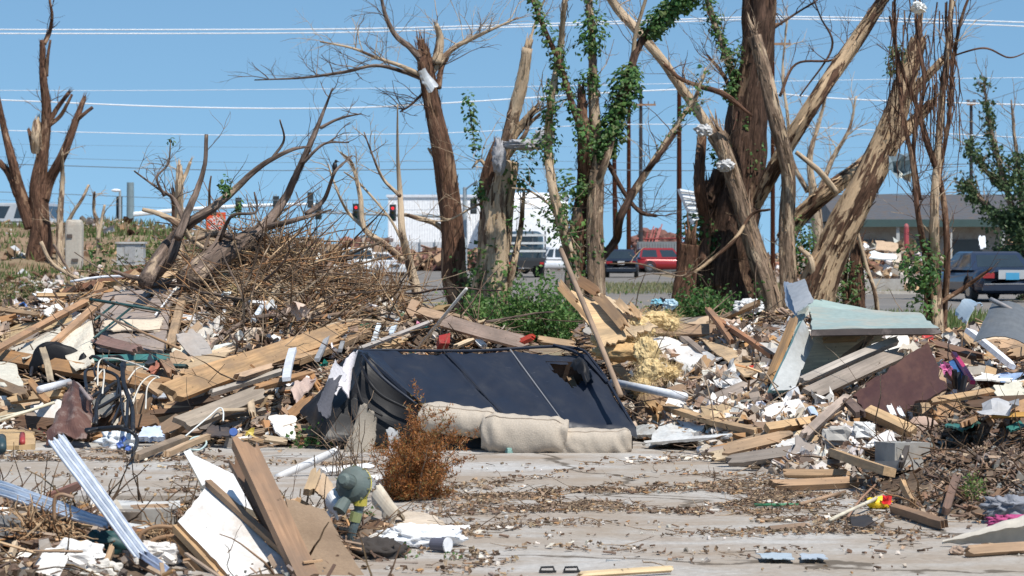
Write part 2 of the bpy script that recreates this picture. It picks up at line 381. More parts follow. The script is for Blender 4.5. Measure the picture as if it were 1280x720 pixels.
# bank on the left
M_BANK = ground_mat('bank_soil', (.25, .19, .12), (.3, .2, .13), (.2, .13, .08), .5)
mb = MB(); vs = []; NX, NY = 60, 50
for j in range(NY + 1):
    for i in range(NX + 1):
        x = -60 + i * 1.0 * 50 / NX * 1.0; Y = 44 + j * 110 / NY
        t = max(0, min(1, (Y - 60) / 48)); s_ = max(0, min(1, (-11.5 - x) / 3.0)) if Y > 96 else max(0, min(1, (-7.5 - x) / 5))
        s_ = s_ * s_ * (3 - 2 * s_); z = (t * t * (3 - 2 * t) * 2.35 + .12 * min(1, t * 6)) * s_ * min(1, (154 - Y) / 12)
        z += mnoise.noise(Vector((x * .35, Y * .2, 1))) * .3 * s_ + mnoise.noise(Vector((x * 1.3, Y * .8, 1))) * .12 * s_
        vs.append((x, Y, z - .05 if s_ < .01 else z))
mb.add(vs, [(j * (NX + 1) + i, j * (NX + 1) + i + 1, (j + 1) * (NX + 1) + i + 1, (j + 1) * (NX + 1) + i) for j in range(NY) for i in range(NX)], (1, 1, 1))
mb.build('earth_bank', M_BANK, kind='structure', smooth=True)
BV = np.array(vs).reshape(NY + 1, NX + 1, 3)
def bankz(x, Y):
    i = int(max(0, min(NX, (x + 60) / 50 * NX))); j = int(max(0, min(NY, (Y - 44) / 110 * NY))); return max(0, float(BV[j, i, 2]))
# rubble terrain under the debris
def terrain(name, x0, x1, y0, y1, step, col):
    nx, ny = int((x1 - x0) / step), int((y1 - y0) / step); vs = []
    for j in range(ny + 1):
        for i in range(nx + 1):
            x = x0 + i * step; y = y0 + j * step; vs.append((x, y, H(x, y) - .03))
    fs = [(j * (nx + 1) + i, j * (nx + 1) + i + 1, (j + 1) * (nx + 1) + i + 1, (j + 1) * (nx + 1) + i) for j in range(ny) for i in range(nx)]
    fs = [q for q in fs if max(vs[a][2] for a in q) > -.02]
    mb = MB(); mb.add(vs, fs, col); return mb.build(name, M_HEAP, kind='structure')
M_HEAP = ground_mat('rubble_soil', (.13, .09, .062), (.09, .062, .045), (.2, .145, .1), 3)
M_SOIL = M_HEAP
terrain('rubble_mound', -8.5, 8.5, 18.0, 34.5, .14, (1, 1, 1)); terrain('soil_mound', -4.6, 6.8, 11.2, 17.98, .09, (1, 1, 1))

# ================================================================== FAR STRUCTURES
def wallbox(mb, x0, x1, y0, y1, z0, z1, col): box(mb, ((x0 + x1) / 2, (y0 + y1) / 2, (z0 + z1) / 2), (x1 - x0, y1 - y0, z1 - z0), col)
# big white store
t = thing('store_building', 'large plain white box store far behind the fence and traffic signals', 'building', (-4, 335, 0))
mb = MB(); wallbox(mb, -14.6, 6.6, 330, 372, 0, 8.0, (.92, .92, .92))
for i in range(70): wallbox(mb, -14.5 + i * .3, -14.42 + i * .3, 329.95, 330, .1, 7.8, (.82, .82, .82))
mb.build('wall', FLAT, t)
mb = MB(); wallbox(mb, -14.8, 6.8, 329.8, 372.2, 8.0, 8.3, (.7, .72, .75)); mb.build('parapet', FLAT, t)
mb = MB()
for i, x in enumerate((-13, -9.5, -3, 2.5)): wallbox(mb, x, x + 1.6, 329.8, 330, 0, 2.4, (.12, .15, .18))
mb.build('dock_door', FLAT, t)
mb = MB(); lump(mb, P(655, 290, 327), (10.2, 6, 9.2), (.92, .92, .92), .02, 1, 26, sharp=.45); mb.build('rounded_wing', FLAT, t, smooth=True)
t = thing('fence', 'long pale corrugated metal fence with grey posts behind the white vehicle', 'fence', (-10.5, 262, 0))
mb = MB()
for i in range(92): x = -15.6 + i * .125; box(mb, (x, 262 + (.03 if i % 2 else 0), 1.28), (.124, .03, 2.35), (.6, .61, .62))
mb.build('sheeting', FLAT, t)
for i in range(9): mb = MB(); box(mb, (-15.6 + i * 1.4, 261.85, 1.35), (.1, .1, 2.7), (.25, .27, .28)); mb.build('post', FLAT, t)
def simple_building(name, label, px0, px1, top, Y, col, roofc, depth=14, wins=3, gable=False):
    a, b = P(px0, top, Y), P(px1, top, Y); t = thing(name, label, 'building', ((a.x + b.x) / 2, Y, 0)); h = a.z
    mb = MB(); wallbox(mb, a.x, b.x, Y, Y + depth, 0, h * (.72 if gable else 1), col); mb.build('wall', PAINT, t)
    mb = MB()
    if gable: mb.add([(a.x - .3, Y - .4, h * .72), (b.x + .3, Y - .4, h * .72), (b.x + .3, Y + depth, h * .72), (a.x - .3, Y + depth, h * .72), (a.x, Y + depth / 2, h), (b.x, Y + depth / 2, h)], [(0, 1, 5, 4), (2, 3, 4, 5), (1, 2, 5), (3, 0, 4), (3, 2, 1, 0)], roofc)
    else: wallbox(mb, a.x - .1, b.x + .1, Y - .1, Y + depth + .1, h, h + .25, roofc)
    mb.build('roof', PAINT, t)
    for i in range(wins):
        x = a.x + (b.x - a.x) * (i + .5) / wins; mb = MB(); box(mb, (x, Y - .04, h * .4), ((b.x - a.x) / wins * .4, .06, h * .25), (.08, .1, .12)); mb.build('window', FLAT, t)
    return t
simple_building('shop_building', 'small pale blue-white building low on the horizon behind the square sign', 294, 322, 298, 300, (.62, .68, .72), (.5, .55, .58))
simple_building('damaged_house', 'dark red roofed building half hidden behind the brush heap', 262, 292, 306, 290, (.3, .2, .17), (.35, .1, .08), 12, 2, True)
simple_building('brick_building', 'small brick building left of the white store below the red signals', 470, 486, 300, 320, (.28, .15, .11), (.2, .12, .1), 12, 1)
simple_building('shed', 'small dark shed on the horizon between the brush heap and the white vehicle', 404, 420, 314, 290, (.25, .16, .13), (.25, .1, .09), 10, 1, True)
# low grey building at the right
Y = 140.; a, b = P(1040, 240, Y), P(1420, 240, Y); t = thing('roadside_building', 'long low building with grey shingle roof and dark green eaves', 'building', ((a.x + b.x) / 2, Y, 0))
mb = MB(); z1, z2 = P(0, 276, Y).z, P(0, 240, Y).z
mb.add([(a.x, Y - 1.6, z1), (b.x, Y - 1.6, z1), (b.x, Y + 6, z2), (a.x, Y + 6, z2), (a.x, Y + 13, z1), (b.x, Y + 13, z1), (a.x, Y - 1.6, z1 - .1), (b.x, Y - 1.6, z1 - .1), (b.x, Y + 13, z1 - .1), (a.x, Y + 13, z1 - .1)], [(0, 1, 2, 3), (3, 2, 5, 4), (0, 3, 4), (1, 5, 2), (6, 9, 8, 7), (0, 6, 7, 1)], (.155, .15, .15)); mb.build('roof', DULL, t)
mb = MB(); wallbox(mb, a.x + .3, b.x - .3, Y, Y + 11.5, 0, z1 - .12, (.34, .34, .33)); mb.build('wall', PAINT, t)
mb = MB(); wallbox(mb, a.x, b.x, Y - 1.75, Y - 1.62, z1 - .32, z1 + .05, (.05, .085, .08)); mb.build('fascia', FLAT, t)
for i in range(6): x = a.x + 1.2 + i * 2.4; mb = MB(); wallbox(mb, x, x + 1.5, Y - .06, Y - .01, .8, 2.1, (.07, .09, .1)); mb.build('window', FLAT, t)
for i in range(6): x = a.x + .4 + i * 2.6; mb = MB(); wallbox(mb, x, x + .16, Y - 1.6, Y - 1.44, .0, z1 - .33, (.45, .45, .43)); mb.build('post', FLAT, t)
t = MB(); wallbox(t, P(1062, 0, 100).x, P(1128, 0, 100).x, 99.6, 100.1, 0, .52, (.4, .38, .35)); wallbox(t, P(1056, 0, 100).x, P(1068, 0, 100).x, 99.4, 100.2, 0, .62, (.42, .41, .38)); t.build('low_wall', PAINT, **tags('low grey concrete wall beside the far grass verge', 'wall'))
mb = MB(); q = [P(850, 236, 120), P(905, 246, 122), P(905, 275, 122), P(868, 280, 120)]; panel(mb, q, .15, (.8, .8, .8), 8, 8, .01, .0); o = thing('awning', 'tilted white slatted canopy panel seen behind the thick ivy covered trunk', 'canopy', PG(878, 121)); mb.build('panel', FLAT, o)
mb = MB()
for i in range(6): u = (i + .5) / 6; board(mb, q[0].lerp(q[3], u) + Vector((0, -.12, 0)), q[1].lerp(q[2], u) + Vector((0, -.12, 0)), .06, .05, (.35, .38, .4), brk=(False, False))
mb.build('slat', FLAT, o)
for px in (862, 898): mb = MB(); tube(mb, [PG(px, 121.5), P(px, 262, 121.5)], .09, 8, (.5, .5, .5)); mb.build('post', FLAT, o)
# container
t = thing('shipping_container', 'grey ribbed metal container under the collapsed red roof', 'container', PG(826, 205)); mb = MB(); x0, x1 = P(798, 0, 205).x, P(853, 0, 205).x
wallbox(mb, x0, x1, 205, 207.4, .1, P(0, 302, 205).z, (.2, .22, .22))
for i in range(16): x = x0 + (x1 - x0) * (i + .5) / 16; wallbox(mb, x - .05, x + .05, 204.94, 205, .25, P(0, 304, 205).z, (.25, .27, .27))
mb.build('body', FLAT, t); mb = MB(); wallbox(mb, x0, x1, 204.9, 204.98, .1, .25, (.12, .13, .13)); mb.build('rail', FLAT, t)
t = thing('collapsed_roof', 'collapsed red framed roof heap behind the grey container', 'ruin', PG(820, 222)); mb = MB()
lump(mb, PG(822, 223, 1.6), (4.2, 5, 3.0), (.17, .08, .065), .5, 3, 20); mb.build('rubble', BITS, t); mb = MB()
for i in range(7): tube(mb, [P(800 + i * 3.4, 306 + nrand(4), 219), P(802 + i * 3.6 + nrand(6), 284 + nrand(6), 220)], .06, 4, (.3, .06, .05))
for k in range(2): tube(mb, [P(796, 304 - k * 5, 218.8), P(864 - 4 * k, 303 - k * 5.5, 218.8)], .06, 4, (.3, .06, .05))
mb.build('roof_frame', FLAT, t)
# pillar, meter box on the bank
t = thing('concrete_pillar', 'broken pale concrete pillar standing beside the bare forked tree', 'pillar', (P(93, 0, 79).x, 79, .8)); mb = MB()
a = P(93, 340, 79); lump(mb, Vector((a.x, 79, P(0, 307, 79).z)), (.48, .45, 1.45), (.45, .41, .35), .06, 3, 14, sharp=.28); mb.build('shaft', PLAS, t)
mb = MB(); box(mb, (a.x - .1, 78.76, P(0, 295, 79).z), (.15, .03, .1), (.1, .08, .07)); box(mb, (a.x + .05, 78.76, P(0, 325, 79).z), (.18, .03, .08), (.1, .08, .07)); mb.build('opening', BITS, t)  # openings are dark plates on the shaft, their inner shade painted in
mb = MB(); a = P(164, 318, 80); box(mb, (a.x, 80, a.z), (.76, .5, .6), (.42, .42, .41)); box(mb, (a.x, 80, a.z + .33), (.84, .6, .05), (.5, .5, .49)); box(mb, (a.x, 79.74, a.z), (.3, .02, .45), (.36, .36, .36)); mb.build('utility_cabinet', PAINT, **tags('squat grey utility cabinet on the bank right of the concrete pillar', 'utility cabinet'))

# ================================================================== POLES, SIGNALS, WIRES
def pole(px, top, Y, r, label, col=(.23, .115, .06), arm=None, lean=0):
    b = PG(px - lean, Y); tp = P(px, top, Y); t = thing('utility_pole', label, 'utility pole', b, 'utility poles beyond the trees')
    mb = MB(); tube(mb, catmull([b, b.lerp(tp, .5), tp], 6), [r * (1.2 - .35 * i / 12) for i in range(13)], 10, col, .04); mb.build('shaft', BARK_POLE if col[0] > .1 else FLAT, t)
    if arm:
        for (ay, hw) in arm:
            mb = MB(); c = P(px, ay, Y - r - .08); box(mb, c, (hw * 2, .12, .14), (.34, .19, .1)); 
            for s_ in (-1, -.55, .55, 1): box(mb, c + Vector((s_ * hw * .92, 0, .16)), (.09, .09, .2), (.12, .12, .14))
            mb.build('crossarm', FLAT, t)
BARK_POLE = m_bark('pole_wood', (.24, .12, .065), (.3, .16, .09), .6, .8, 1.6)
pole(767, 148, 198, .165, 'brown utility pole, leftmost of the row and leaning slightly left', lean=-3)
pole(786, 110, 202, .155, 'thin reddish brown utility pole immediately left of the blackened one')
pole(801, 108, 206, .145, 'blackened utility pole with a short crossarm', (.035, .03, .03), [(131, 1.1)])
pole(849, 96, 150, .135, 'tall reddish brown utility pole close left of the dead snag')
pole(966, 20, 170, .13, 'utility pole with light brown crossarm glimpsed right of the thickest trunk', arm=[(55, 1.1), (30, .6)])
pole(1214, 127, 165, .11, 'dark utility pole above the grey shingle roof', (.04, .03, .03), [(130, .25)])
pole(396, 250, 235, .06, 'very thin dark pole rising out of the brush below the traffic signals', (.05, .06, .06))
def wire(label, pts, Y, r, col):
    mb = MB(); pp = catmull([P(a, b, Y) for a, b in pts], 10); tube(mb, pp, r, 5, col, .12 if col[0] > .4 else 0); mb.build('overhead_wire', FLAT, **tags(label, 'overhead wire', 'overhead wires'))
Wc = (.85, .85, .85); Gc = (.14, .17, .2)
wire('bright white overhead cable, highest of all', [(-200, 35), (0, 37), (400, 36.5), (640, 31), (860, 24), (1000, 21), (1280, 28), (1500, 40)], 110, .025, Wc)
wire('bright white overhead cable running just under the highest one', [(-200, 40), (0, 42), (400, 41), (640, 34), (860, 27), (1000, 24), (1280, 33), (1500, 46)], 112, .025, Wc)
wire('white overhead cable falling from the left, third from the top', [(-200, 118), (0, 125), (230, 134), (430, 135), (590, 127), (760, 116), (900, 112), (1060, 124), (1280, 131), (1500, 136)], 115, .028, Wc)
wire('thin pale overhead cable between the two thick white ones', [(-200, 112), (0, 113), (200, 113), (500, 110), (720, 107), (1000, 101), (1280, 97), (1500, 95)], 120, .011, Wc)
wire('pale overhead cable, fourth of the white ones from the top', [(-200, 160), (0, 163), (300, 169), (560, 166), (760, 156), (980, 158), (1280, 172)], 120, .016, Wc)
for i, (y0, y1, r, nm) in enumerate(((196, 203, .012, 'thin grey overhead wire, highest of the grey ones'), (205, 213, .028, 'dark grey overhead wire, thickest of the grey ones'), (240, 250, .022, 'grey overhead wire just above the traffic signals'), (250, 263, .012, 'faint grey overhead wire crossing behind the traffic signals'), (180, 184, .008, 'faintest grey overhead wire over the left bank'))):
    wire(nm, [(-200, y0 - 1), (0, y0), (300, y1), (640, y1 - 2), (900, y0 + 8), (1280, y0 - 2)], 160 + i * 6, r, Gc)
wire('dark wire rising to the right from the dark pole', [(1214, 130), (1250, 121), (1300, 104), (1400, 75)], 165, .018, Gc)
wire('dark wire slanting up from the crossarm behind the thickest trunk', [(975, 58), (1040, 45), (1120, 20), (1180, -10)], 168, .016, Gc)
wire('second dark wire slanting up from the crossarm behind the thickest trunk', [(975, 62), (1060, 50), (1160, 28), (1290, -12)], 168, .014, Gc)
# signals
def signal(px, py, Y, label, face=1, lit=None, h=1.12, t0=None):
    c = P(px, py, Y); t = thing('traffic_signal', label, 'traffic signal', c + Vector((0, 0, -h / 2)), 'traffic signals over the junction')
    mb = MB(); wd = .34
    box(mb, c, (wd, .2, h), (.03, .035, .035)); box(mb, c + Vector((0, .02, 0)), (wd + .16, .02, h + .16), (.025, .03, .03)); box(mb, c + Vector((0, .12, h / 2 + .1)), (.06, .06, .3), (.3, .3, .3)); mb.build('housing', FLAT, t)
    if face:
        for i, cl in enumerate(((.9, .03, .04), (.14, .1, .01), (.01, .1, .05))):
            z = c + Vector((0, -.11, h * (.31 - .31 * i))); mb = MB(); tube(mb, [z, z + Vector((0, -.03, 0))], .11, 12, cl); mb.build('lens', GLOW if (i == 0 and lit) else FLAT, t)
            mb = MB(); pts = []; n_ = 9
            for k in range(n_): a_ = math.pi * k / (n_ - 1); pts += [z + Vector((math.cos(a_) * .13, 0, math.sin(a_) * .13)), z + Vector((math.cos(a_) * .13, -.2, math.sin(a_) * .13 - .02))]
            mb.add(pts, [(2 * k, 2 * k + 1, 2 * k + 3, 2 * k + 2) for k in range(n_ - 1)], (.03, .035, .035)); mb.build('visor', FLAT, t)
    return t
STEEL = (.33, .37, .39)
t = thing('signal_mast', 'thick grey steel mast with a long white arm, left end of the junction', 'signal mast', PG(163, 225))
mb = MB(); tube(mb, [PG(163, 225), P(163, 228, 225)], [.36, .28], 12, (.2, .26, .28)); mb.build('pole', FLAT, t)
mb = MB(); tube(mb, catmull([P(165, 268, 225), P(260, 260, 226), P(345, 256, 227), P(400, 255, 228)], 6), [.2 - .006 * i for i in range(19)], 8, (.75, .78, .8)); mb.build('arm', FLAT, t)
t = thing('signal_mast', 'grey mast with arm reaching left, beside the brown split-top trunk', 'signal mast', PG(581, 215))
mb = MB(); tube(mb, [PG(581, 215), P(581, 234, 215)], [.2, .15], 10, STEEL); mb.build('pole', FLAT, t)
mb = MB(); tube(mb, catmull([P(582, 271, 215), P(500, 269, 216), P(440, 267, 217), P(385, 265, 218)], 6), [.14 - .004 * i for i in range(19)], 8, STEEL); mb.build('arm', FLAT, t)
mb = MB(); tube(mb, catmull([P(581, 238, 215), P(588, 232, 214.5), P(597, 226, 214)], 4), .06, 6, STEEL); mb.build('lamp_arm', FLAT, t)
signal(298, 257, 225.6, 'dark backed signal nearest the orange square sign', 0); signal(345, 255, 226.4, 'dark backed signal hanging mid way along the white arm', 0); signal(388, 250, 227.6, 'dark backed signal above the arm end, left of the bird', 0)
signal(267, 262, 225.3, 'small dark signal directly above the orange square sign', 0, h=.8)
signal(398, 264, 217.4, 'red lit signal at the far left tip of the grey arm', 1, 1); signal(445, 265, 216.4, 'red lit signal hanging in the middle of the grey arm', 1, 1); signal(491, 266, 215.6, 'red lit signal nearest the white store wall', 1, 1)
signal(592, 258, 214, 'unlit signal bracketed to the right of the mast', 0, h=1.0); signal(149, 262, 223, 'unlit signal cluster fixed to the lamp post', 0, h=1.9)
t = thing('lamp_post', 'slim grey lamp post with bright cobra head left of the thick mast', 'street lamp', PG(150, 222.5))
mb = MB(); tube(mb, [PG(150, 222.5), P(150, 238, 222.5)], [.14, .1], 8, STEEL); tube(mb, [P(150, 238, 222.5), P(145, 237, 222.3)], .06, 6, STEEL); mb.build('pole', FLAT, t)
mb = MB(); lump(mb, P(145, 238, 222.2), (.75, .4, .25), (.85, .87, .9), .02, 1, 8); mb.build('lamp_head', FLAT, t)
# orange square store sign, white slanted block lettering
t = thing('store_sign', 'square orange-red sign with slanted white letters on a pole', 'sign', PG(270, 240))
mb = MB(); tube(mb, [PG(270, 240.2), P(270, 292, 240.2)], .16, 8, (.1, .1, .1)); mb.build('pole', FLAT, t)
mb = MB(); c = P(270, 278.5, 240); box(mb, c, (1.66, .25, 1.8), (.75, .1, .03)); mb.build('panel', FLAT, t)
def text(name, body, c, size, rot, col, parent, shear=0., ext=.01):
    cu = bpy.data.curves.new(name, 'FONT'); cu.body = body; cu.size = size; cu.align_x = 'CENTER'; cu.align_y = 'CENTER'; cu.shear = shear; cu.extrude = ext; cu.offset = size * .02; cu.space_line = .8
    tmp = bpy.data.objects.new(name, cu); COL.objects.link(tmp); dg = bpy.context.evaluated_depsgraph_get(); dg.update()
    me = bpy.data.meshes.new_from_object(tmp.evaluated_get(dg)); bpy.data.objects.remove(tmp)
    from mathutils import Euler
    M_ = Euler(rot).to_matrix(); mb = MB(); mb.add([M_ @ v.co + c for v in me.vertices], [tuple(p.vertices) for p in me.polygons], col); return mb.build(name, FLAT, parent)
text('lettering', 'THE\nHOME\nDEPOT', c + Vector((0, -.14, -.02)), .5, (math.radians(90), math.radians(-38), 0), (.85, .82, .8), t)

# ================================================================== VEHICLES
GLASS = m_flat('vehicle_glass', .08, 0, .8, coat=.6); CARP = m_flat('car_paint', .3, .15, .5, coat=.7); TYRE = m_flat('tyre', .8); CHROME = m_flat('chrome', .2, 1.)
LENS = m_flat('light_lens', .15, 0, .7, coat=.5)
def xf(base, ang): 
    ca, sa = math.cos(ang), math.sin(ang); return lambda x, y, z: Vector((base[0] + x * ca - y * sa, base[1] + x * sa + y * ca, base[2] + z))
def car(name, label, cat, base, ang, L, W, st, col, belt=.92, top=1.45, wr=.33, plate=(.3, .5, .65), group=None, lid=None):
    """x forward. st: hull stations (x as -1..1, top z, half width factor); cabin: x0 x1 x2 x3"""
    t = thing(name, label, cat, base, group); T = xf(base, ang); h = L / 2
    hull, cab = st; mb = MB(); rings = []; n = 20
    for (u, zt, wf, zb) in hull:
        ring = []
        for k in range(n):
            a = 2 * math.pi * k / n; sx = math.copysign(abs(math.cos(a)) ** .38, math.cos(a)); sz = math.copysign(abs(math.sin(a)) ** .5, math.sin(a))
            zc = (zt + zb) / 2; hz = (zt - zb) / 2; tum = 1 - .07 * max(0, sz)
            ring.append(T(u * h, sx * W / 2 * wf * tum, zc + sz * hz))
        rings.append(ring)
    vs = [p for r_ in rings for p in r_]; fs = [(i * n + k, i * n + (k + 1) % n, (i + 1) * n + (k + 1) % n, (i + 1) * n + k) for i in range(len(rings) - 1) for k in range(n)]
    fs += [tuple(range(n)), tuple(range((len(rings) - 1) * n, len(rings) * n))]
    mb.add(vs, fs, col); body = mb.build('body', CARP, t, smooth=True)
    mb = MB(); x0, x1, x2, x3 = [c_ * h for c_ in cab]; wb, wt = W / 2 * .93, W / 2 * .74; zt = top; zs = belt - .08
    lo = [(x0, -wb), (x3, -wb), (x3, wb), (x0, wb)]; hi = [(x1, -wt), (x2, -wt), (x2, wt), (x1, wt)]
    vs = [T(x, y, zs) for x, y in lo] + [T(x, y, zt - .05) for x, y in hi] + [T(x * .93 + (x1 + x2) / 2 * .07, y * .88, zt) for x, y in hi]
    mb.add(vs, [(0, 1, 5, 4), (1, 2, 6, 5), (2, 3, 7, 6), (3, 0, 4, 7), (4, 5, 9, 8), (5, 6, 10, 9), (6, 7, 11, 10), (7, 4, 8, 11), (8, 9, 10, 11)], col); mb.build('roof', CARP, t)
    def pane(A, B, C_, D, nm='window', m1=.06, m2=.12):
        ce = (A + B + C_ + D) / 4; N = (B - A).cross(D - A).normalized()
        if N.dot(ce - T(0, 0, belt)) < 0: N = -N
        lo_ = lambda u: A.lerp(B, u); hi_ = lambda u: D.lerp(C_, u)
        q = [lo_(m1).lerp(hi_(m1), m2 + .06), lo_(1 - m1).lerp(hi_(1 - m1), m2 + .06), lo_(1 - m1).lerp(hi_(1 - m1), 1 - m2), lo_(m1).lerp(hi_(m1), 1 - m2)]
        m_ = MB(); m_.add([p + N * .008 for p in q] + [p - N * .02 for p in q], [(0, 1, 2, 3), (0, 4, 5, 1), (1, 5, 6, 2), (2, 6, 7, 3), (3, 7, 4, 0), (7, 6, 5, 4)], (.025, .035, .04)); m_.build(nm, GLASS, t)
    V = vs; pane(V[3], V[0], V[4], V[7], 'rear_window', .1); pane(V[1], V[2], V[6], V[5], 'windscreen')
    for a_, b_, c_, d_ in ((V[0], V[1], V[5], V[4]), (V[2], V[3], V[7], V[6])):
        pane(a_, a_.lerp(b_, .49), d_.lerp(c_, .5), d_, 'side_window', .1, .12); pane(a_.lerp(b_, .51), b_, c_, d_.lerp(c_, .5), 'side_window', .1, .12)
    for sx in (-.62, .64):
        for sy in (-1, 1):
            a_, b_ = T(sx * h, sy * (W / 2 + .012), wr), T(sx * h, sy * (W / 2 - .22), wr)
            m_ = MB(); tube(m_, [a_, a_.lerp(b_, .15), a_.lerp(b_, .85), b_], [wr * .93, wr, wr, wr * .93], 20, (.03, .03, .03)); wh = m_.build('wheel', TYRE, t)
            m_ = MB(); o_ = (a_ - b_).normalized() * .006; tube(m_, [a_ + o_ * 2, a_ - o_], [wr * .5, wr * .62], 14, (.45, .46, .48)); r_ = m_.build('rim', CHROME, t); r_.parent = wh; 
            m_ = MB(); c_ = T(sx * h, sy * (W / 2 - .03), wr + .03); pts = [T(sx * h + math.cos(k * math.pi / 8) * wr * 1.17, sy * (W / 2 + .004), wr + .02 + math.sin(k * math.pi / 8) * wr * 1.17) for k in range(9)]
            tube(m_, pts, .03, 5, (.03, .03, .035)); m_.build('wheel_arch', TYRE, t)
    for sy in (-1, 1):
        zl = hull[1][1] - .2; m_ = MB(); box(m_, T(-h * 1.0 + .05, sy * (W / 2 - .28), zl), (.14, .34, .15), (.3, .008, .01), ax=(T(1, 0, 0) - T(0, 0, 0), T(0, 1, 0) - T(0, 0, 0), Vector((0, 0, 1)))); m_.build('tail_light', LENS, t)
        m_ = MB(); box(m_, T(h * 1.0 - .06, sy * (W / 2 - .28), .68), (.16, .4, .17), (.75, .76, .75), ax=(T(1, 0, 0) - T(0, 0, 0), T(0, 1, 0) - T(0, 0, 0), Vector((0, 0, 1)))); m_.build('headlight', LENS, t)
        m_ = MB(); box(m_, T(x3 * .86, sy * (W / 2 + .06), belt + .03), (.1, .18, .13), col, ax=(T(1, 0, 0) - T(0, 0, 0), T(0, 1, 0) - T(0, 0, 0), Vector((0, 0, 1)))); m_.build('mirror', CARP, t)
    AX = (T(1, 0, 0) - T(0, 0, 0), T(0, 1, 0) - T(0, 0, 0), Vector((0, 0, 1)))
    for sg, nm in ((-1, 'rear_bumper'), (1, 'front_bumper')):
        m_ = MB(); box(m_, T(sg * (h + .0), 0, .44), (.1, W * .9, .2), tuple(c_ * .8 for c_ in col), ax=AX); box(m_, T(sg * (h + .055), 0, .53), (.012, W * .86, .02), (.35, .35, .36), ax=AX); m_.build(nm, CARP, t)
    m_ = MB(); box(m_, T(h * 1.0 + .01, 0, .68), (.05, W * .36, .16), (.05, .05, .05), ax=AX); m_.build('grille', PLASTIC, t)
    m_ = MB(); box(m_, T(-h - .012, 0, hull[1][1] - .22), (.03, .4, .2), plate, ax=AX); m_.build('number_plate', FLAT, t)
    if lid: m_ = MB(); box(m_, T(-h + .0, 0, hull[1][1] - .17), (.03, W * .42, .26), lid, ax=AX); m_.build('lid_reflection', FLAT, t)  # silver reflection on the trunk, painted as a pale grey panel
    return t
SEDAN = ([(-1, .88, .86, .36), (-.985, .97, .95, .3), (-.8, 1.0, .99, .22), (-.3, .97, 1, .2), (.25, .95, 1, .2), (.6, .88, .99, .22), (.9, .76, .95, .24), (.98, .68, .88, .32), (1, .6, .8, .38)], (-.66, -.42, .12, .42))
SUVS = ([(-1, .95, .88, .4), (-.985, 1.06, .97, .3), (-.7, 1.08, 1, .24), (0, 1.06, 1, .22), (.4, 1.04, 1, .22), (.7, .98, .99, .24), (.93, .9, .94, .28), (.99, .8, .88, .35), (1, .72, .8, .4)], (-.97, -.88, .2, .46))
PICK = ([(-1, .9, .92, .45), (-.99, .98, .98, .4), (-.5, .98, 1, .35), (-.1, .98, 1, .3), (.3, 1.0, 1, .3), (.6, .98, 1, .3), (.93, .92, .95, .32), (.99, .8, .9, .4), (1, .7, .8, .45)], (-.12, -.04, .24, .44))
base = (P(1248, 0, 80).x, 82.6, .03); car('parked_car', 'dark blue sedan with red tail lights parked at the right edge', 'car', base, math.radians(99), 5.2, 1.98, SEDAN, (.018, .03, .06), 1.0, 1.46, .34, lid=(.4, .42, .43), plate=(.06, .3, .5))
car('parked_car', 'dark blue estate with red tail lights facing away on the side street', 'car', (P(779, 0, 160).x, 162.2, .035), math.radians(87), 4.6, 1.9, SUVS, (.016, .025, .045), 1.06, 1.62, .35, plate=(.5, .5, .5))
car('parked_car', 'white off-road vehicle facing the camera beyond the brush heap', 'car', (P(444, 0, 140).x, 142, .035), math.radians(-86), 4.7, 1.95, SUVS, (.72, .73, .72), 1.06, 1.68, .37)
car('parked_car', 'white estate half hidden just right behind the off-road vehicle', 'car', (P(468, 0, 158).x, 160, .035), math.radians(-60), 4.5, 1.8, SEDAN, (.7, .71, .72), 1.0, 1.45, .33)
car('parked_car', 'red off-road vehicle side on in front of the grey container', 'car', (P(832, 0, 200).x, 200, .04), math.radians(8), 4.3, 1.85, SUVS, (.3, .012, .012), 1.06, 1.75, .38)
car('parked_car', 'low red car parked between the poles left of the taller red one', 'car', (P(800, 0, 203).x, 204, .04), math.radians(170), 4.3, 1.75, SEDAN, (.28, .012, .012), .98, 1.4, .33)
car('pickup_truck', 'white pickup beside the grey stake truck', 'truck', (P(692, 0, 190).x, 190, .035), math.radians(205), 5.4, 1.95, PICK, (.68, .69, .7), 1.05, 1.8, .38)
car('parked_car', 'silver van-like vehicle parked high on the earth bank at the left edge', 'car', (P(0, 0, 112).x, 112, P(0, 303, 112).z - .15), math.radians(172), 4.9, 1.95, SUVS, (.45, .47, .48), 1.06, 1.72, .36)
# stake truck seen from behind
Y = 160.; bx = P(657, 0, Y).x; t = thing('stake_truck', 'dark flatbed truck with pale stake rails seen from behind', 'truck', (bx, Y, .035))
mb = MB(); box(mb, (bx, Y + 2.6, 1.08), (2.35, 5.2, .16), (.04, .045, .05)); box(mb, (bx, Y + .0, .85), (2.2, .16, .3), (.03, .03, .03)); mb.build('bed', FLAT, t)
for z in (1.55, 2.0, 2.45): mb = MB(); box(mb, (bx, Y + .05, z), (2.3, .06, .12), (.62, .63, .62)); [box(mb, (bx + s_ * 1.15, Y + 2.6, z), (.05, 5.1, .12), (.3, .31, .31)) for s_ in (-1, 1)]; mb.build('stake_rail', FLAT, t)
for x in (-1.12, -.4, .4, 1.12): mb = MB(); box(mb, (bx + x, Y + .1, 1.9), (.09, .07, 1.6), (.07, .08, .09)); mb.build('stake', FLAT, t)
mb = MB(); lump(mb, Vector((bx, Y + 6.5, 1.75)), (2.2, 2.2, 2.0), (.05, .08, .1), .0, 1, 12, sharp=.4); mb.build('cab', CARP, t)
mb = MB(); box(mb, (bx, Y + 5.36, 2.2), (1.5, .05, .5), (.03, .04, .05)); mb.build('rear_window', GLASS, t)
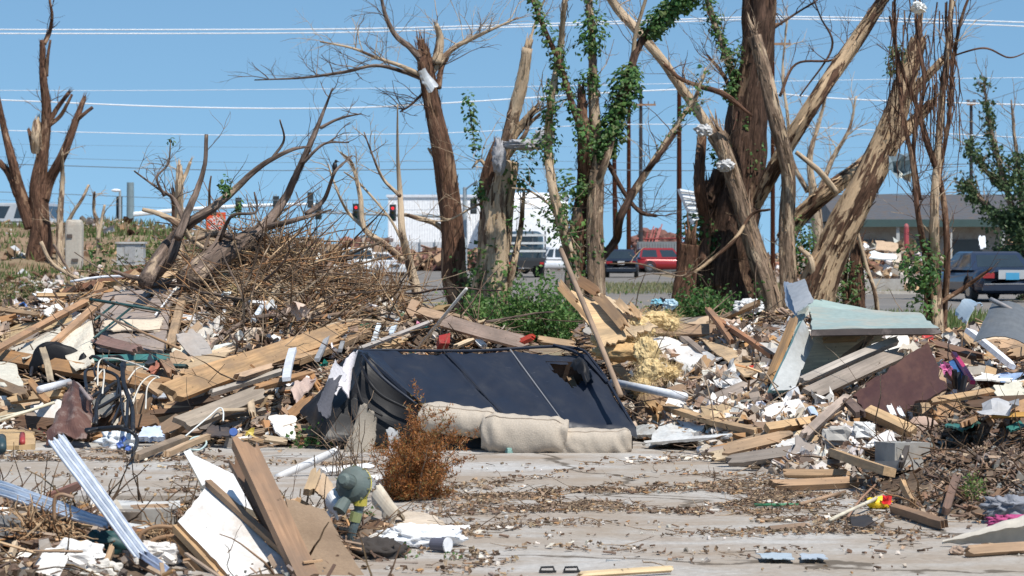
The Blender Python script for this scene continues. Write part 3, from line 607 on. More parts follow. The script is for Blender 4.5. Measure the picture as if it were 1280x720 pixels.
mb = MB(); box(mb, (bx, Y + 3.5, .75), (.9, 7.2, .3), (.03, .03, .03)); mb.build('chassis', FLAT, t)
for x in (-.95, -.62, .62, .95): mb = MB(); tube(mb, [Vector((bx + x - .13, Y + 1.2, .48)), Vector((bx + x + .13, Y + 1.2, .48))], .46, 18, (.03, .03, .03)); mb.build('wheel', TYRE, t)
for x in (-.9, .9): mb = MB(); tube(mb, [Vector((bx + x - .13, Y + 6.5, .48)), Vector((bx + x + .13, Y + 6.5, .48))], .46, 18, (.03, .03, .03)); mb.build('wheel', TYRE, t); mb = MB(); box(mb, (bx + x * 1.03, Y - .1, .85), (.22, .05, .12), (.5, .02, .02)); mb.build('tail_light', LENS, t); mb = MB(); box(mb, (bx + x * .8, Y + 1.9, .5), (.6, .05, .6), (.03, .03, .03)); mb.build('mud_flap', FLAT, t)
# ================================================================== FAR RUBBLE, GRASS
def rubble_far(name, px0, px1, Y0, Y1, n, cols, s0, s1, zf, kind='stuff'):
    mb = MB()
    for _ in range(n):
        Y = R(Y0, Y1); px = R(px0, px1); g = PG(px, Y); g.z = zf(g.x, Y) * R(.2, 1); s_ = R(s0, s1); c = vcol(random.choice(cols), .25); q = random.random()
        if q < .5: chunk(mb, g, s_, c, (1, 1, .6))
        elif q < .8: x, y, z = rot3(.6); box(mb, g + Vector((0, 0, s_ * .3)), (s_ * R(2, 6), s_ * .5, .05), c, (x, y, z))
        else: scrap(mb, g + Vector((0, 0, s_ * .5)), s_ * 2, c)
    return mb.build(name, BITS, kind=kind)
COLS_R = [TAN, AGE, DRK, GRY, (.5, .42, .34), WHT, (.3, .14, .09), (.45, .4, .33)]
rubble_far('roadside_rubble', 1030, 1420, 104, 132, 3200, COLS_R, .08, .38, lambda x, y: 1.25 * max(0, math.sin((y - 104) / 28 * 3.14)) * (1 + .4 * math.sin(x * .9)))
rubble_far('distant_rubble', 270, 480, 190, 260, 2600, [DRK, AGE, (.3, .14, .1), GRY, (.5, .45, .4)], .15, .6, lambda x, y: 1.5 * (1 + .5 * math.sin(x)))
rubble_far('fence_line_rubble', 448, 640, 215, 258, 2000, [DRK, AGE, (.35, .2, .13), (.2, .1, .08)], .15, .55, lambda x, y: 1.05 * (1 + .5 * math.sin(x * 1.7)))
rubble_far('lot_rubble', 600, 1040, 206, 250, 1800, COLS_R, .1, .4, lambda x, y: 1.0)
rubble_far('verge_rubble', 870, 1040, 130, 170, 500, [AGE, GRY, (.55, .5, .45), DRK], .06, .22, lambda x, y: .3)
rubble_far('bank_rubble', -80, 300, 50, 118, 8000, [DRK, AGE, GRY, (.3, .2, .13), (.5, .45, .4), (.26, .17, .1), (.16, .1, .06), (.6, .6, .6)], .03, .2, lambda x, y: bankz(x, y) + .05 + .3 * max(0, mnoise.noise(Vector((x * .3, y * .2, 5)))))
def grass(name, px0, px1, Y0, Y1, n, zf, h0, h1, cols, patchy=0):
    mb = MB()
    for _ in range(n):
        Y = R(Y0, Y1); g = PG(R(px0, px1), Y); g.z = zf(g.x, Y); h = R(h0, h1); l = rvec() * h * .5; w_ = h * .09 + .008; gp = mnoise.noise(g * .16)
        if patchy: cols_ = GRN if gp > .12 or Y < 62 and gp > -.1 else cols
        else: cols_ = cols
        if patchy and gp < 0 and random.random() < .6: continue
        c = vcol(random.choice(cols_), .25)
        mb.add([g - Vector((w_, 0, 0)), g + Vector((w_, 0, 0)), g + Vector((l.x + w_ * .3, l.y, h))], [(0, 1, 2)], c)
    return mb.build(name, LEAF, kind='stuff')
GRN = [(.09, .14, .035), (.12, .17, .05), (.17, .17, .07), (.07, .11, .03)]
grass('bank_grass', -90, 285, 46, 116, 15000, bankz, .06, .3, [(.3, .24, .12), (.26, .2, .1), (.22, .15, .09)] + GRN[:2], 1)
grass('verge_grass', 700, 1180, 96.5, 128, 9000, lambda x, y: 0, .06, .22, [(.2, .19, .09), (.28, .25, .13), (.12, .15, .05)])
grass('roadside_grass', 560, 1320, 44, 61, 9000, lambda x, y: 0, .1, .32, GRN)
# pale sheet roof and timber lying on the bank
for i, (q, col, lb) in enumerate((
    ([(-20, 312), (8, 305), (45, 322), (-6, 332)], (.72, .75, .78), 'white sheet roof panel lying on the left bank under the silver vehicle'),
    ([(1085, 312), (1122, 318), (1122, 326), (1086, 322)], (.78, .82, .8), 'long white panel lying in the roadside rubble before the grey building'),
    ([(1092, 300), (1124, 302), (1126, 316), (1094, 313)], (.5, .36, .24), 'tan sheet board standing in the roadside rubble behind a white panel'),
    ([(1222, 293), (1232, 292), (1233, 310), (1224, 312)], (.8, .84, .88), 'upright white scrap caught in roadside rubble above the dark blue sedan'))):
    Y = (88, 108, 110, 112)[i]; mb = MB(); panel(mb, [P(a, b, Y + (1.2 if k > 1 else 2.2)) for k, (a, b) in enumerate(q)], .05, col, 6, 4, .03, .1); mb.build('loose_panel', PAINT, **tags(lb, 'panel'))
mb = MB(); tube(mb, [P(1133, 286, 112), P(1133, 312, 112)], .1, 8, (.4, .07, .08)); lump(mb, P(1133, 284, 112), (.2, .2, .3), (.35, .1, .1), .1, 2, 8); mb.build('marker_post', FLAT, **tags('red rounded marker post in front of the grey building', 'post'))
# ================================================================== TREES
def twigs(mb, p, d, L, r, depth, col=(1, 1, 1), bendy=.28, out=None):
    pts = stick(mb, p, d, L, r, col, bendy, 5 if r > .01 else 4, 5)
    if out is not None: out.extend(pts[1:])
    if depth:
        for _ in range(random.randint(2, 3)):
            i = random.randint(1, 4); dd = (pts[i] - pts[i - 1]).normalized() + rvec() * .9
            twigs(mb, pts[i], dd, L * R(.4, .7), r * .5, depth - 1, col, bendy, out)
def limb(mb, pts, Y, wd, n=14, rough=.22, ridge=.035, tw=0, twl=(.3, .9), depthj=.25, splinter=False, tdepth=1, out=None):
    pp = []; m = len(pts)
    for i, q in enumerate(pts):
        Yq = Y + (q[2] if len(q) > 2 else 0) + (nrand(depthj) if 0 < i else 0) * (.2 if (max(wd) if hasattr(wd, '__len__') else wd) > 24 else 1); pp.append(P(q[0], q[1], Yq))
    big = (max(wd) if hasattr(wd, '__len__') else wd) * Y / F > .25; segs = 16 if big else 7; n = max(n, 26) if big else n; cm = catmull(pp, segs); N = len(cm)
    if not hasattr(wd, '__len__'): wd = [wd, wd * .6]
    ws = np.interp(np.linspace(0, 1, N), np.linspace(0, 1, len(wd)), wd); rad = [w_ * Y / F / 2 for w_ in ws]
    for i in range(1, N - 1): cm[i] = cm[i] + rvec() * rad[i] * (.006 if big else .06)
    tube(mb, cm, rad, n, (1, 1, 1), rough, ridge=ridge)
    if big or rad[0] > .1:      # strips of bark coming away
        for _ in range(int(len(cm) * (5 if rad[0] > .35 else 2.6))):
            i = random.randint(1, N - 2); ax_ = (cm[i] - cm[i - 1]).normalized(); o_ = rvec(); o_ = (o_ - ax_ * o_.dot(ax_)).normalized(); p0 = cm[i] + o_ * rad[i] * .97
            L_ = R(.06, .35); w_ = R(.006, .025); sd = o_.cross(ax_); pk = R(.0, .35) * L_; up_ = random.choice((1, -1)); q0 = [p0 + ax_ * (L_ * t_ * up_) + o_ * (pk * t_ * t_) + rvec() * .004 for t_ in (0, .5, 1)]
            mb.add([a_ + sd * s_ * w_ * (1 - .3 * k_) for k_, a_ in enumerate(q0) for s_ in (-1, 1)], [(0, 1, 3, 2), (2, 3, 5, 4)], vcol((1, .95, .9), .2), [(R(0, 9), 0, 0)] * 6)
    if splinter:
        d = (cm[-1] - cm[-2]).normalized()
        for k in range(9):
            a = rvec() * rad[-1] * .6; b0 = cm[-1] + a - d * rad[-1]; tube(mb, [b0, b0 + d * rad[-1] * R(1, 2) + rvec() * rad[-1] * .2, b0 + d * rad[-1] * R(2, 5) + rvec() * rad[-1] * .5], [rad[-1] * .35, rad[-1] * .2, .002], 5, (1, 1, 1))
    for _ in range(int(tw * 1.8)):
        i = random.randint(int(N * .25), N - 2); d = rvec(); d.z = abs(d.z) * .8; d.y *= .6
        s_ = (cm[i + 1] - cm[i]).normalized(); d = (d + s_ * .5).normalized()
        twigs(mb, cm[i] + d * rad[i] * .5, d, R(*twl), R(.0045, .011) * Y / 48 * 1.0, tdepth, out=out)
    return cm, rad
def ivy(mb, path, rad, n, sz=(.06, .12), cols=None, spread=1.0):
    cols = cols or [(.04, .1, .025), (.05, .13, .03), (.08, .17, .04), (.025, .06, .02)]
    for _ in range(n):
        i = random.random() * (len(path) - 1); k = int(i); p = path[k].lerp(path[k + 1], i - k); cl = mnoise.noise(p * 1.6)
        if cl < -.12: continue
        d = rvec(); r = rad * (R(.3, 1.) ** .6) * spread * (1 + cl); leaf(mb, p + d * r, R(*sz) * R(.6, 1.25), vcol(random.choice(cols + [(.13, .19, .06)]), .4), (d + Vector((0, -.3, .8)) + rvec() * .6))
def tree(name, label, Y, limbs, mat, cat='tree', ivs=(), group=None):
    """limbs: first is the trunk; each (pts, widths, twigs[, opts])"""
    b = limbs[0][0][0]; base = PG(b[0], Y + (b[2] if len(b) > 2 else 0), 0)
    t = thing(name, label, cat, base, group); paths = []
    for i, lm in enumerate(limbs):
        pts, wd, tw = lm[:3]; op = dict(lm[3]) if len(lm) > 3 else {}; mm = op.pop('mat', mat); pn = op.pop('part', 'trunk' if i == 0 else 'branch'); mb = MB()
        if name != 'fallen_bough' and (i == 0 or (pts[0][1] > 335 and Y > 40)):
            g = CH * F / 1.0; q = pts[0]; gy = HZ + CH * F / (Y + (q[2] if len(q) > 2 else 0)); 
            if q[1] < gy + 5: pts = [(q[0] + (q[0] - pts[1][0]) * .25, gy + 8) + tuple(q[2:])] + list(pts)
            wd = list(wd) if hasattr(wd, '__len__') else [wd, wd * .6]; wd = [wd[0] * 1.15] + wd
        cm, rad = limb(mb, pts, Y, wd, tw=tw, **op); paths.append(cm); mb.build(pn, mm, t, smooth=True)
    if ivs:
        mb = MB()
        for (pi, rad, n, kw) in ivs:
            path = paths[pi] if isinstance(pi, int) else catmull([P(a, b_, Y - .15) for a, b_ in pi], 6)
            if not isinstance(pi, int): m2 = MB(); tube(m2, path, .007 * Y / 45, 5, (.6, .6, .5)); m2.build('vine', BARK_G, t)
            a_, b_ = kw.pop('rng', (0, 1)); L = len(path) - 1; ivy(mb, path[int(a_ * L):int(b_ * L) + 1], rad, n, **kw)
        mb.build('ivy' if not t.get('leafn') else 'leaves', LEAF, t)
    return t, paths
# left forked bare tree, far
tree('bare_tree', 'dark bare tree with several sawn-off forks on the left bank', 82, [
 ([(48, 325), (50, 285), (48, 235), (54, 190), (58, 140), (54, 95), (53, 50)], [30, 26, 20, 15, 12, 9, 6], 3, dict(twl=(.4, 1.))),
 ([(55, 250), (62, 225), (80, 190), (95, 150), (105, 123)], [15, 13, 11, 9, 5], 2, dict(splinter=True)),
 ([(92, 155), (102, 145), (116, 134)], [6, 5, 4], 0), ([(40, 285), (25, 240), (15, 200), (6, 165), (-6, 110)], [19, 15, 11, 9, 6], 1),
 ([(22, 245), (10, 215), (-10, 195)], [10, 9, 6], 0), ([(46, 190), (45, 170), (46, 152)], [13, 12, 9], 0, dict(splinter=True, mat=BARK_P)), ([(42, 190), (38, 170), (36, 162)], [6, 5, 4], 0, dict(splinter=True)),
 ([(60, 155), (72, 135), (86, 116)], [7, 6, 5], 1, dict(splinter=True)), ([(58, 160), (75, 145), (84, 130), (90, 118)], [5, 5, 4, 3], 0), ([(55, 55), (62, 40), (65, 20), (62, 0), (60, -30)], [6, 5, 4, 3, 2], 3, dict(twl=(.3, .8))), ([(58, 95), (60, 70), (63, 50)], [5, 4, 3], 0)],
 BARK_R)
tree('tree_stub', 'thin pale broken stem just left of the concrete pillar', 81, [([(74, 330), (75, 280), (78, 225), (77, 190)], [9, 8, 6, 4], 3, dict(splinter=True))], BARK_P)
tree('tree_stub', 'pale broken branch slanting up right behind the concrete pillar', 82, [([(78, 300), (88, 272), (103, 248), (111, 231)], [6, 5, 4, 3], 2)], BARK_P)
tree('sapling', 'spindly ivy-footed sapling between pillar and grey utility cabinet', 81, [([(122, 330), (123, 290), (117, 262), (118, 240)], [6, 5, 4, 3], 5, dict(twl=(.3, .9))), ([(122, 300), (127, 275), (131, 256)], [5, 4, 3], 1)], BARK_P, ivs=[(0, .35, 350, dict(rng=(0, .6), sz=(.1, .2)))])
tree('tree_stub', 'pointed split brown stump low behind the left fallen branches', 60, [([(222, 350), (222, 300), (219, 262), (217, 245)], [16, 13, 9, 5], 1, dict(splinter=True))], BARK_R)
tree('tree_stub', 'forked broken pale stump above the left fallen branches', 58, [([(226, 345), (224, 280), (224, 230), (224, 208)], [13, 11, 10, 7], 4, dict(splinter=True)), ([(226, 230), (232, 218), (238, 202)], [6, 5, 4], 0, dict(splinter=True))], BARK_P)
# fallen tree on the brush heap
LBL = ['fallen grey-brown bough with the longest rising limb on the brush heap', 'fallen bough at the left of the brush heap curving up to the right']
tree('fallen_bough', LBL[0], 26.5, [
 ([(236, 352, -1.2), (270, 322, -.8), (310, 298, -.3), (330, 285)], [34, 28, 20, 15], 1, dict(depthj=.05)),
 ([(328, 287), (355, 250), (372, 215), (392, 170), (405, 138), (416, 110)], [13, 11, 9, 7, 4, 2], 7, dict(twl=(.15, .45))),
 ([(330, 285), (365, 276), (395, 268), (414, 262)], [9, 7, 4, 2], 3, dict(twl=(.15, .35))), ([(400, 160), (425, 148), (452, 142)], [4, 3, 1.5], 3, dict(twl=(.1, .3))), ([(378, 205), (405, 180), (436, 178)], [4, 3, 1.5], 4, dict(twl=(.1, .3))),
 ([(383, 268), (405, 250), (419, 215), (440, 195)], [7, 5, 3.5, 2], 4, dict(twl=(.15, .4))), ([(330, 290), (300, 345), (282, 385)], [6, 5, 3], 0)], BARK_F, 'fallen branch')
tree('fallen_bough', LBL[1], 25.8, [
 ([(182, 352, -.8), (205, 312), (232, 282), (262, 262), (290, 240), (325, 208), (362, 188), (387, 183)], [20, 17, 13, 11, 9, 7, 5, 2.5], 4, dict(depthj=.05, twl=(.15, .45))),
 ([(222, 298, -.3), (236, 262, -.1), (247, 236), (256, 205), (258, 168)], [11, 10, 8, 6, 5], 1, dict(depthj=.03)), ([(340, 198), (355, 175), (350, 150)], [4, 3, 2], 0), ([(262, 262), (262, 235), (264, 220)], [4, 3, 2], 0, dict(mat=BARK_P)),
 ([(178, 262), (200, 268), (225, 282), (240, 300), (268, 318)], [5, 7, 9, 7, 4], 0, dict(mat=BARK_P)), ([(225, 290), (212, 325), (190, 350)], [12, 12, 9], 0), ([(188, 352), (160, 345), (140, 338)], [8, 6, 4], 0),
 ([(232, 282), (218, 250), (198, 236), (168, 214)], [6, 5, 3, 2], 7, dict(twl=(.1, .35))), ([(205, 245), (196, 222), (210, 205), (213, 180)], [4, 3, 2.5, 1.5], 6, dict(twl=(.08, .25))), ([(240, 300), (270, 292), (300, 300)], [9, 8, 4], 2), ([(275, 300), (290, 270), (320, 265), (318, 240)], [5, 4, 3, 2], 3, dict(twl=(.08, .2)))], BARK_F, 'fallen branch',
 ivs=[([(282, 245), (282, 225)], .06, 60, dict(sz=(.03, .07))), ([(213, 190), (213, 175)], .05, 60, dict(sz=(.03, .06))), ([(295, 270), (298, 255)], .05, 40, dict(sz=(.03, .06)))])
tree('bare_sapling', 'slim pale leafless sapling with many crooked twigs behind the brush heap', 31, [
 ([(522, 378), (512, 330), (503, 290), (500, 240), (497, 190), (497, 130)], [13, 11, 9, 7, 4, 1.5], 3, dict(twl=(.15, .5))),
 ([(503, 325), (480, 305), (455, 285), (450, 245), (440, 205), (425, 190)], [9, 8, 7, 6, 4, 2], 6, dict(twl=(.15, .5), tdepth=2)), ([(455, 285), (435, 265), (422, 240), (410, 205)], [5, 4, 3, 1.5], 6, dict(twl=(.15, .5))),
 ([(500, 245), (480, 225), (468, 200), (455, 165)], [5, 4, 3, 1.5], 5, dict(twl=(.15, .5))), ([(502, 300), (485, 270), (450, 230), (430, 215)], [4, 3, 3, 1.5], 4, dict(twl=(.15, .4)))], BARK_P)
# brown split-top trunk
tree('broken_tree', 'straight brown trunk with split top and wide bare side branches', 48, [
 ([(582, 390), (568, 350), (566, 300), (560, 240), (553, 190), (540, 130), (532, 85), (528, 62)], [42, 32, 29, 27, 25, 22, 20, 15], 3, dict(splinter=True, ridge=.03)),
 ([(540, 95), (515, 62), (495, 45), (482, 20), (474, -15)], [9, 8, 6, 5, 3], 5, dict(mat=BARK_F)), ([(530, 95), (500, 82), (470, 72), (440, 60), (400, 52)], [6, 5, 4, 3, 2], 9, dict(mat=BARK_P, tdepth=2)),
 ([(532, 100), (505, 90), (470, 82), (430, 90), (380, 97), (318, 100)], [6, 5, 4, 4, 3, 1.5], 12, dict(mat=BARK_F, tdepth=2)), ([(540, 90), (565, 62), (590, 48), (612, 38), (648, 22)], [9, 7, 6, 4, 2], 12, dict(mat=BARK_P, tdepth=2)),
 ([(545, 80), (550, 50), (545, 30)], [13, 9, 5], 2, dict(splinter=True, mat=BARK_P)), ([(548, 110), (552, 85), (560, 72)], [8, 6, 4], 6), ([(568, 300), (545, 280), (520, 272), (506, 268)], [9, 7, 6, 4], 1, dict(mat=BARK_P)),
 ([(552, 215), (545, 200), (535, 185)], [8, 6, 3], 3, dict(mat=BARK_P)), ([(535, 110), (515, 130), (500, 140)], [4, 3, 2], 9, dict(mat=BARK_D, twl=(.3, .8)))], BARK_R,
 ivs=[([(575, 385), (590, 360), (585, 330)], .35, 260, dict(cols=[(.06, .13, .03), (.1, .17, .05)]))])
mb = MB(); panel(mb, [P(522, 88, 47.2), P(531, 85, 47.3), P(548, 108, 47.4), P(538, 118, 47.2)], .02, (.6, .62, .63), 8, 8, .03, .03, bend=.08); mb.build('scrap_metal', GALV, **tags('crumpled silver metal scrap wrapped round the split-top trunk', 'scrap metal'))
tree('broken_tree', 'double trunk tree stripped to pale wood with jagged top', 47, [
 ([(612, 400), (615, 350), (618, 300), (622, 250), (632, 200)], [50, 44, 40, 38, 30], 3, dict(ridge=.1, mat=BARK_P)), ([(615, 280), (612, 235), (618, 205), (625, 180)], [30, 28, 24, 18], 1, dict(mat=BARK_R)),
 ([(628, 200), (640, 150), (652, 105), (660, 60)], [17, 16, 15, 13], 0, dict(splinter=True, mat=BARK_P)), ([(630, 190), (650, 160), (670, 135)], [8, 12, 8], 0, dict(splinter=True, mat=BARK_L)),
 ([(636, 195), (655, 170), (662, 155), (676, 142)], [7, 6, 5, 4], 4), ([(612, 215), (600, 200), (590, 210)], [5, 4, 2], 6, dict(mat=BARK_P)), ([(630, 390), (640, 340), (650, 290), (655, 240)], [10, 9, 7, 4], 6, dict(mat=BARK_P)),
 ([(660, 60), (672, 20), (690, -20)], [3, 3, 2], 5), ([(640, 250), (600, 255), (560, 275), (520, 275)], [3, 3, 2, 1], 6), ([(655, 150), (690, 130), (730, 118)], [3, 2, 1.5], 6)], BARK_P,
 ivs=[(0, .42, 1100, dict(rng=(.1, .7), cols=[(.06, .13, .03), (.1, .18, .05), (.14, .2, .06)])), ([(595, 190), (590, 160), (585, 120)], .16, 160, {}), ([(605, 230), (600, 250)], .2, 100, {}), ([(640, 200), (650, 230), (650, 280)], .35, 380, {}), ([(630, 400), (660, 410), (600, 410)], .55, 900, {})])
mb = MB(); lump(mb, P(655, 181, 46.4), (.85, .4, .16), (.36, .36, .38), .5, 3.5, 18); lump(mb, P(624, 196, 46.3), (.22, .25, .55), (.34, .34, .36), .45, 4, 16); lump(mb, P(680, 172, 46.4), (.35, .3, .28), (.38, .38, .4), .5, 4, 14)
mb.build('cloth', CLOTH, smooth=True, **tags('grey cloth bundle draped in the fork of the stripped tree', 'cloth'))
# ivy stems
IV = [(.03, .085, .02), (.05, .12, .03), (.075, .16, .04), (.1, .19, .05)]
tree('ivy_stem', 'slender leafy stem leaning left, left of the close trunk pair', 45, [
 ([(722, 400), (722, 360), (708, 300), (692, 240), (685, 180), (690, 120), (700, 60), (706, 0), (708, -30)], [17, 16, 14, 11, 10, 9, 7, 6, 5], 8, dict(mat=BARK_P)),
 ([(738, 190), (718, 140), (700, 80), (680, 35), (662, -10)], [8, 8, 7, 6, 5], 4, dict(mat=BARK_R)), ([(640, 235), (665, 240), (700, 270), (715, 315)], [2, 3, 4, 5], 3)], BARK_P,
 ivs=[(0, .17, 1300, dict(rng=(.15, .95), cols=IV)), (1, .12, 500, dict(cols=IV)), ([(690, 260), (690, 200), (660, 180)], .22, 300, dict(cols=IV))])
tree('broken_tree', 'close pair of shaggy brown trunks wrapped with green ivy', 46.5, [
 ([(745, 390), (744, 330), (742, 270), (746, 200), (742, 120), (740, 50), (735, -20)], [26, 22, 20, 18, 13, 9, 7], 6, dict(ridge=.09)),
 ([(722, 350), (722, 290), (730, 240), (730, 190), (728, 140), (727, 112)], [20, 20, 18, 16, 12, 8], 4, dict(splinter=True, mat=BARK_R, ridge=.09)), ([(712, 345), (716, 300), (722, 260)], [13, 12, 10], 0),
 ([(744, 240), (758, 200), (768, 160), (778, 110), (790, 75), (795, 40), (810, -10)], [10, 9, 9, 8, 6, 5, 4], 6, dict(mat=BARK_P)), ([(745, 215), (765, 160), (785, 100), (800, 55), (835, 15), (870, -15)], [9, 9, 10, 10, 9, 7], 6, dict(mat=BARK_D)),
 ([(745, 330), (770, 300), (776, 270), (800, 225), (820, 200), (845, 165)], [10, 11, 10, 8, 6, 5], 9, dict(mat=BARK_D)), ([(750, 185), (780, 240), (800, 265), (820, 270)], [7, 6, 5, 4], 9, dict(mat=BARK_D, tdepth=2)),
 ([(762, 330), (800, 330), (850, 345), (868, 330)], [2, 2, 2, 1], 3), ([(775, 270), (815, 205), (850, 150), (870, 120), (882, 85)], [8, 8, 6, 5, 3], 12, dict(mat=BARK_P, tdepth=2))], BARK_G,
 ivs=[(0, .16, 1000, dict(cols=IV)), (1, .2, 800, dict(cols=IV)), (4, .25, 3000, dict(rng=(.1, 1), cols=IV, sz=(.07, .15))), ([(742, 25), (737, 60)], .28, 260, dict(cols=IV)), ([(735, 90), (735, 110)], .2, 110, dict(cols=IV)), ([(745, 230), (705, 235), (690, 290)], .25, 500, dict(cols=IV)), (8, .13, 160, dict(cols=IV))])
# thick dark trunk group
tree('big_tree', 'thickest dark shaggy trunk with broken limbs crossing before it', 50, [
 ([(912, 410), (908, 360), (912, 310), (922, 250), (930, 200), (936, 130), (946, 60), (953, -20)], [86, 78, 72, 60, 50, 45, 41, 38], 4, dict(n=34, ridge=.07, rough=.3)),
 ([(962, 365, -.9), (944, 310, -.9), (925, 250, -.9), (908, 195, -.9), (896, 168, -.9)], [26, 24, 22, 20, 24], 3, dict(mat=BARK_G, splinter=True)), ([(905, 195, -.95), (880, 150, -1), (845, 100, -1), (815, 60, -1), (775, 15, -1), (755, -15, -1)], [13, 13, 12, 12, 11, 9], 5, dict(mat=BARK_P, n=9)),
 ([(985, 350, -1), (984, 280, -1), (985, 215, -1), (970, 150, -1), (955, 90, -1), (943, 45, -1)], [20, 18, 17, 17, 16, 15], 3, dict(mat=BARK_G, splinter=True, ridge=.08)),
 ([(938, 268, -.1), (960, 225, -.5), (985, 180, -.6), (1020, 125, -.6), (1060, 65, -.6), (1100, 5, -.6), (1110, -15, -.6)], [16, 19, 19, 19, 18, 14, 12], 5, dict(mat=BARK_L)),
 ([(980, 300), (1000, 270), (1040, 235), (1080, 205), (1110, 175)], [22, 21, 20, 17, 12], 4, dict(mat=BARK_L, ridge=.08)), ([(880, 330, -.4), (882, 280, -.4), (874, 230, -.4), (878, 165, -.4)], [15, 15, 14, 12], 1, dict(mat=BARK_R)),
 ([(905, 215), (890, 250), (888, 225)], [30, 24, 12], 0, dict(mat=BARK_D)), ([(1045, 240, -1.2), (1025, 215, -1.2), (995, 190, -1.2)], [8, 7, 5], 0, dict(mat=BARK_P)),
 ([(940, 145, -1.2), (905, 118, -1.2), (875, 108, -1.2), (850, 98, -1.2), (830, 80, -1.2)], [3, 7, 6, 5, 4], 8, dict(mat=BARK_R)), ([(920, 110), (905, 60), (890, 20), (880, -20)], [11, 9, 8, 6], 9, dict(mat=BARK_G)),
 ([(915, 120), (905, 95), (885, 70)], [6, 5, 3], 8, dict(mat=BARK_R)), ([(975, 120), (995, 80), (1040, 75), (1060, 55)], [4, 3, 3, 2], 5, dict(mat=BARK_R)), ([(960, 40), (990, 20), (1022, 0)], [4, 3, 2], 4),
 ([(850, 358, -2), (880, 332, -2), (918, 300, -2), (940, 268, -2), (962, 262, -2)], [2, 4, 5, 4, 3], 1, dict(mat=BARK_L)), ([(1000, 120), (1040, 60), (1025, 20), (1010, -20)], [2, 3, 2, 2], 3)], BARK_D,
 ivs=[([(895, 270), (885, 300), (870, 285), (905, 320)], .4, 1500, dict(cols=IV, sz=(.07, .14))), ([(905, 170), (895, 220)], .28, 450, dict(cols=IV)), ([(928, 180), (935, 150), (940, 210)], .25, 480, dict(cols=IV)), ([(920, 90), (912, 120), (918, 60)], .16, 300, dict(cols=IV)),
      ([(885, 370), (895, 350), (870, 390), (960, 370)], .5, 1400, dict(cols=IV)), ([(1000, 290), (1010, 330)], .3, 420, dict(cols=IV)), (10, .17, 400, dict(cols=IV)), ([(890, 30), (880, 60)], .15, 160, dict(cols=IV)), ([(870, 130), (880, 90)], .2, 200, dict(cols=[(.12, .17, .05), (.2, .19, .08)], sz=(.04, .08)))])
tree('tree_stump', 'short broken stump standing left of the thickest trunk', 49, [([(850, 405), (852, 375), (858, 335), (862, 305)], [34, 28, 25, 22], 1, dict(splinter=True, mat=BARK_R, ridge=.09))], BARK_R, 'tree stump', ivs=[([(860, 380), (870, 395), (845, 400)], .35, 420, dict(cols=IV))])
for k, p in enumerate((P(880, 163, 48.7), P(907, 207, 48.8))):
    mb = MB(); lump(mb, p, (.3, .3, .2), (.5, .5, .5), .45, 4, 12); mb.build('plastic_scrap', PLASTIC, **tags(('pale plastic strip knotted at the top of the broken crossing limb', 'pale plastic wad snagged lower down the broken crossing limb')[k], 'plastic scrap'))
tree('leaning_tree', 'pale stripped trunk leaning right with two broken stub limbs', 49, [
 ([(1012, 395), (1030, 340), (1052, 290), (1080, 235), (1105, 180), (1128, 115), (1148, 50)], [52, 46, 42, 38, 34, 27, 20], 2, dict(splinter=True, n=26, rough=.22)),
 ([(1112, 185), (1140, 155), (1165, 128)], [19, 15, 11], 2, dict(splinter=True, mat=BARK_L)), ([(1118, 140), (1150, 105), (1178, 75)], [15, 12, 9], 2, dict(splinter=True, mat=BARK_L)),
 ([(1010, 390), (1015, 330), (1000, 310)], [8, 8, 6], 3, dict(mat=BARK_P))], BARK_L, ivs=[([(1125, 60), (1115, 90)], .15, 160, dict(cols=[(.1, .15, .09)], sz=(.05, .12)))])
tree('thin_stump', 'shaggy vine covered stump right behind the pale leaning trunk', 52, [([(1068, 400), (1070, 350), (1072, 300)], [24, 20, 12], 6, dict(ridge=.1)), ([(1095, 372), (1082, 330), (1072, 290)], [6, 5, 4], 2, dict(mat=BARK_P)), ([(1060, 395), (1055, 350), (1060, 310)], [10, 8, 5], 3)], BARK_R, 'tree stump', ivs=[([(1055, 385), (1060, 340)], .3, 450, dict(cols=IV))])
tree('distant_bare_tree', 'far pale bare tree seen between thick trunk and leaning trunk', 90, [([(1025, 330), (1020, 260), (1012, 200), (1025, 150), (1035, 110)], [16, 12, 7, 4, 2], 9, dict(twl=(.5, 1.6), tdepth=2)), ([(1020, 250), (1040, 200), (1062, 160), (1070, 120)], [8, 6, 4, 2], 8, dict(twl=(.5, 1.4))), ([(1010, 240), (990, 200), (984, 140), (978, 90), (985, 20)], [7, 6, 4, 3, 1.5], 10, dict(twl=(.5, 1.4), tdepth=2))], BARK_P)
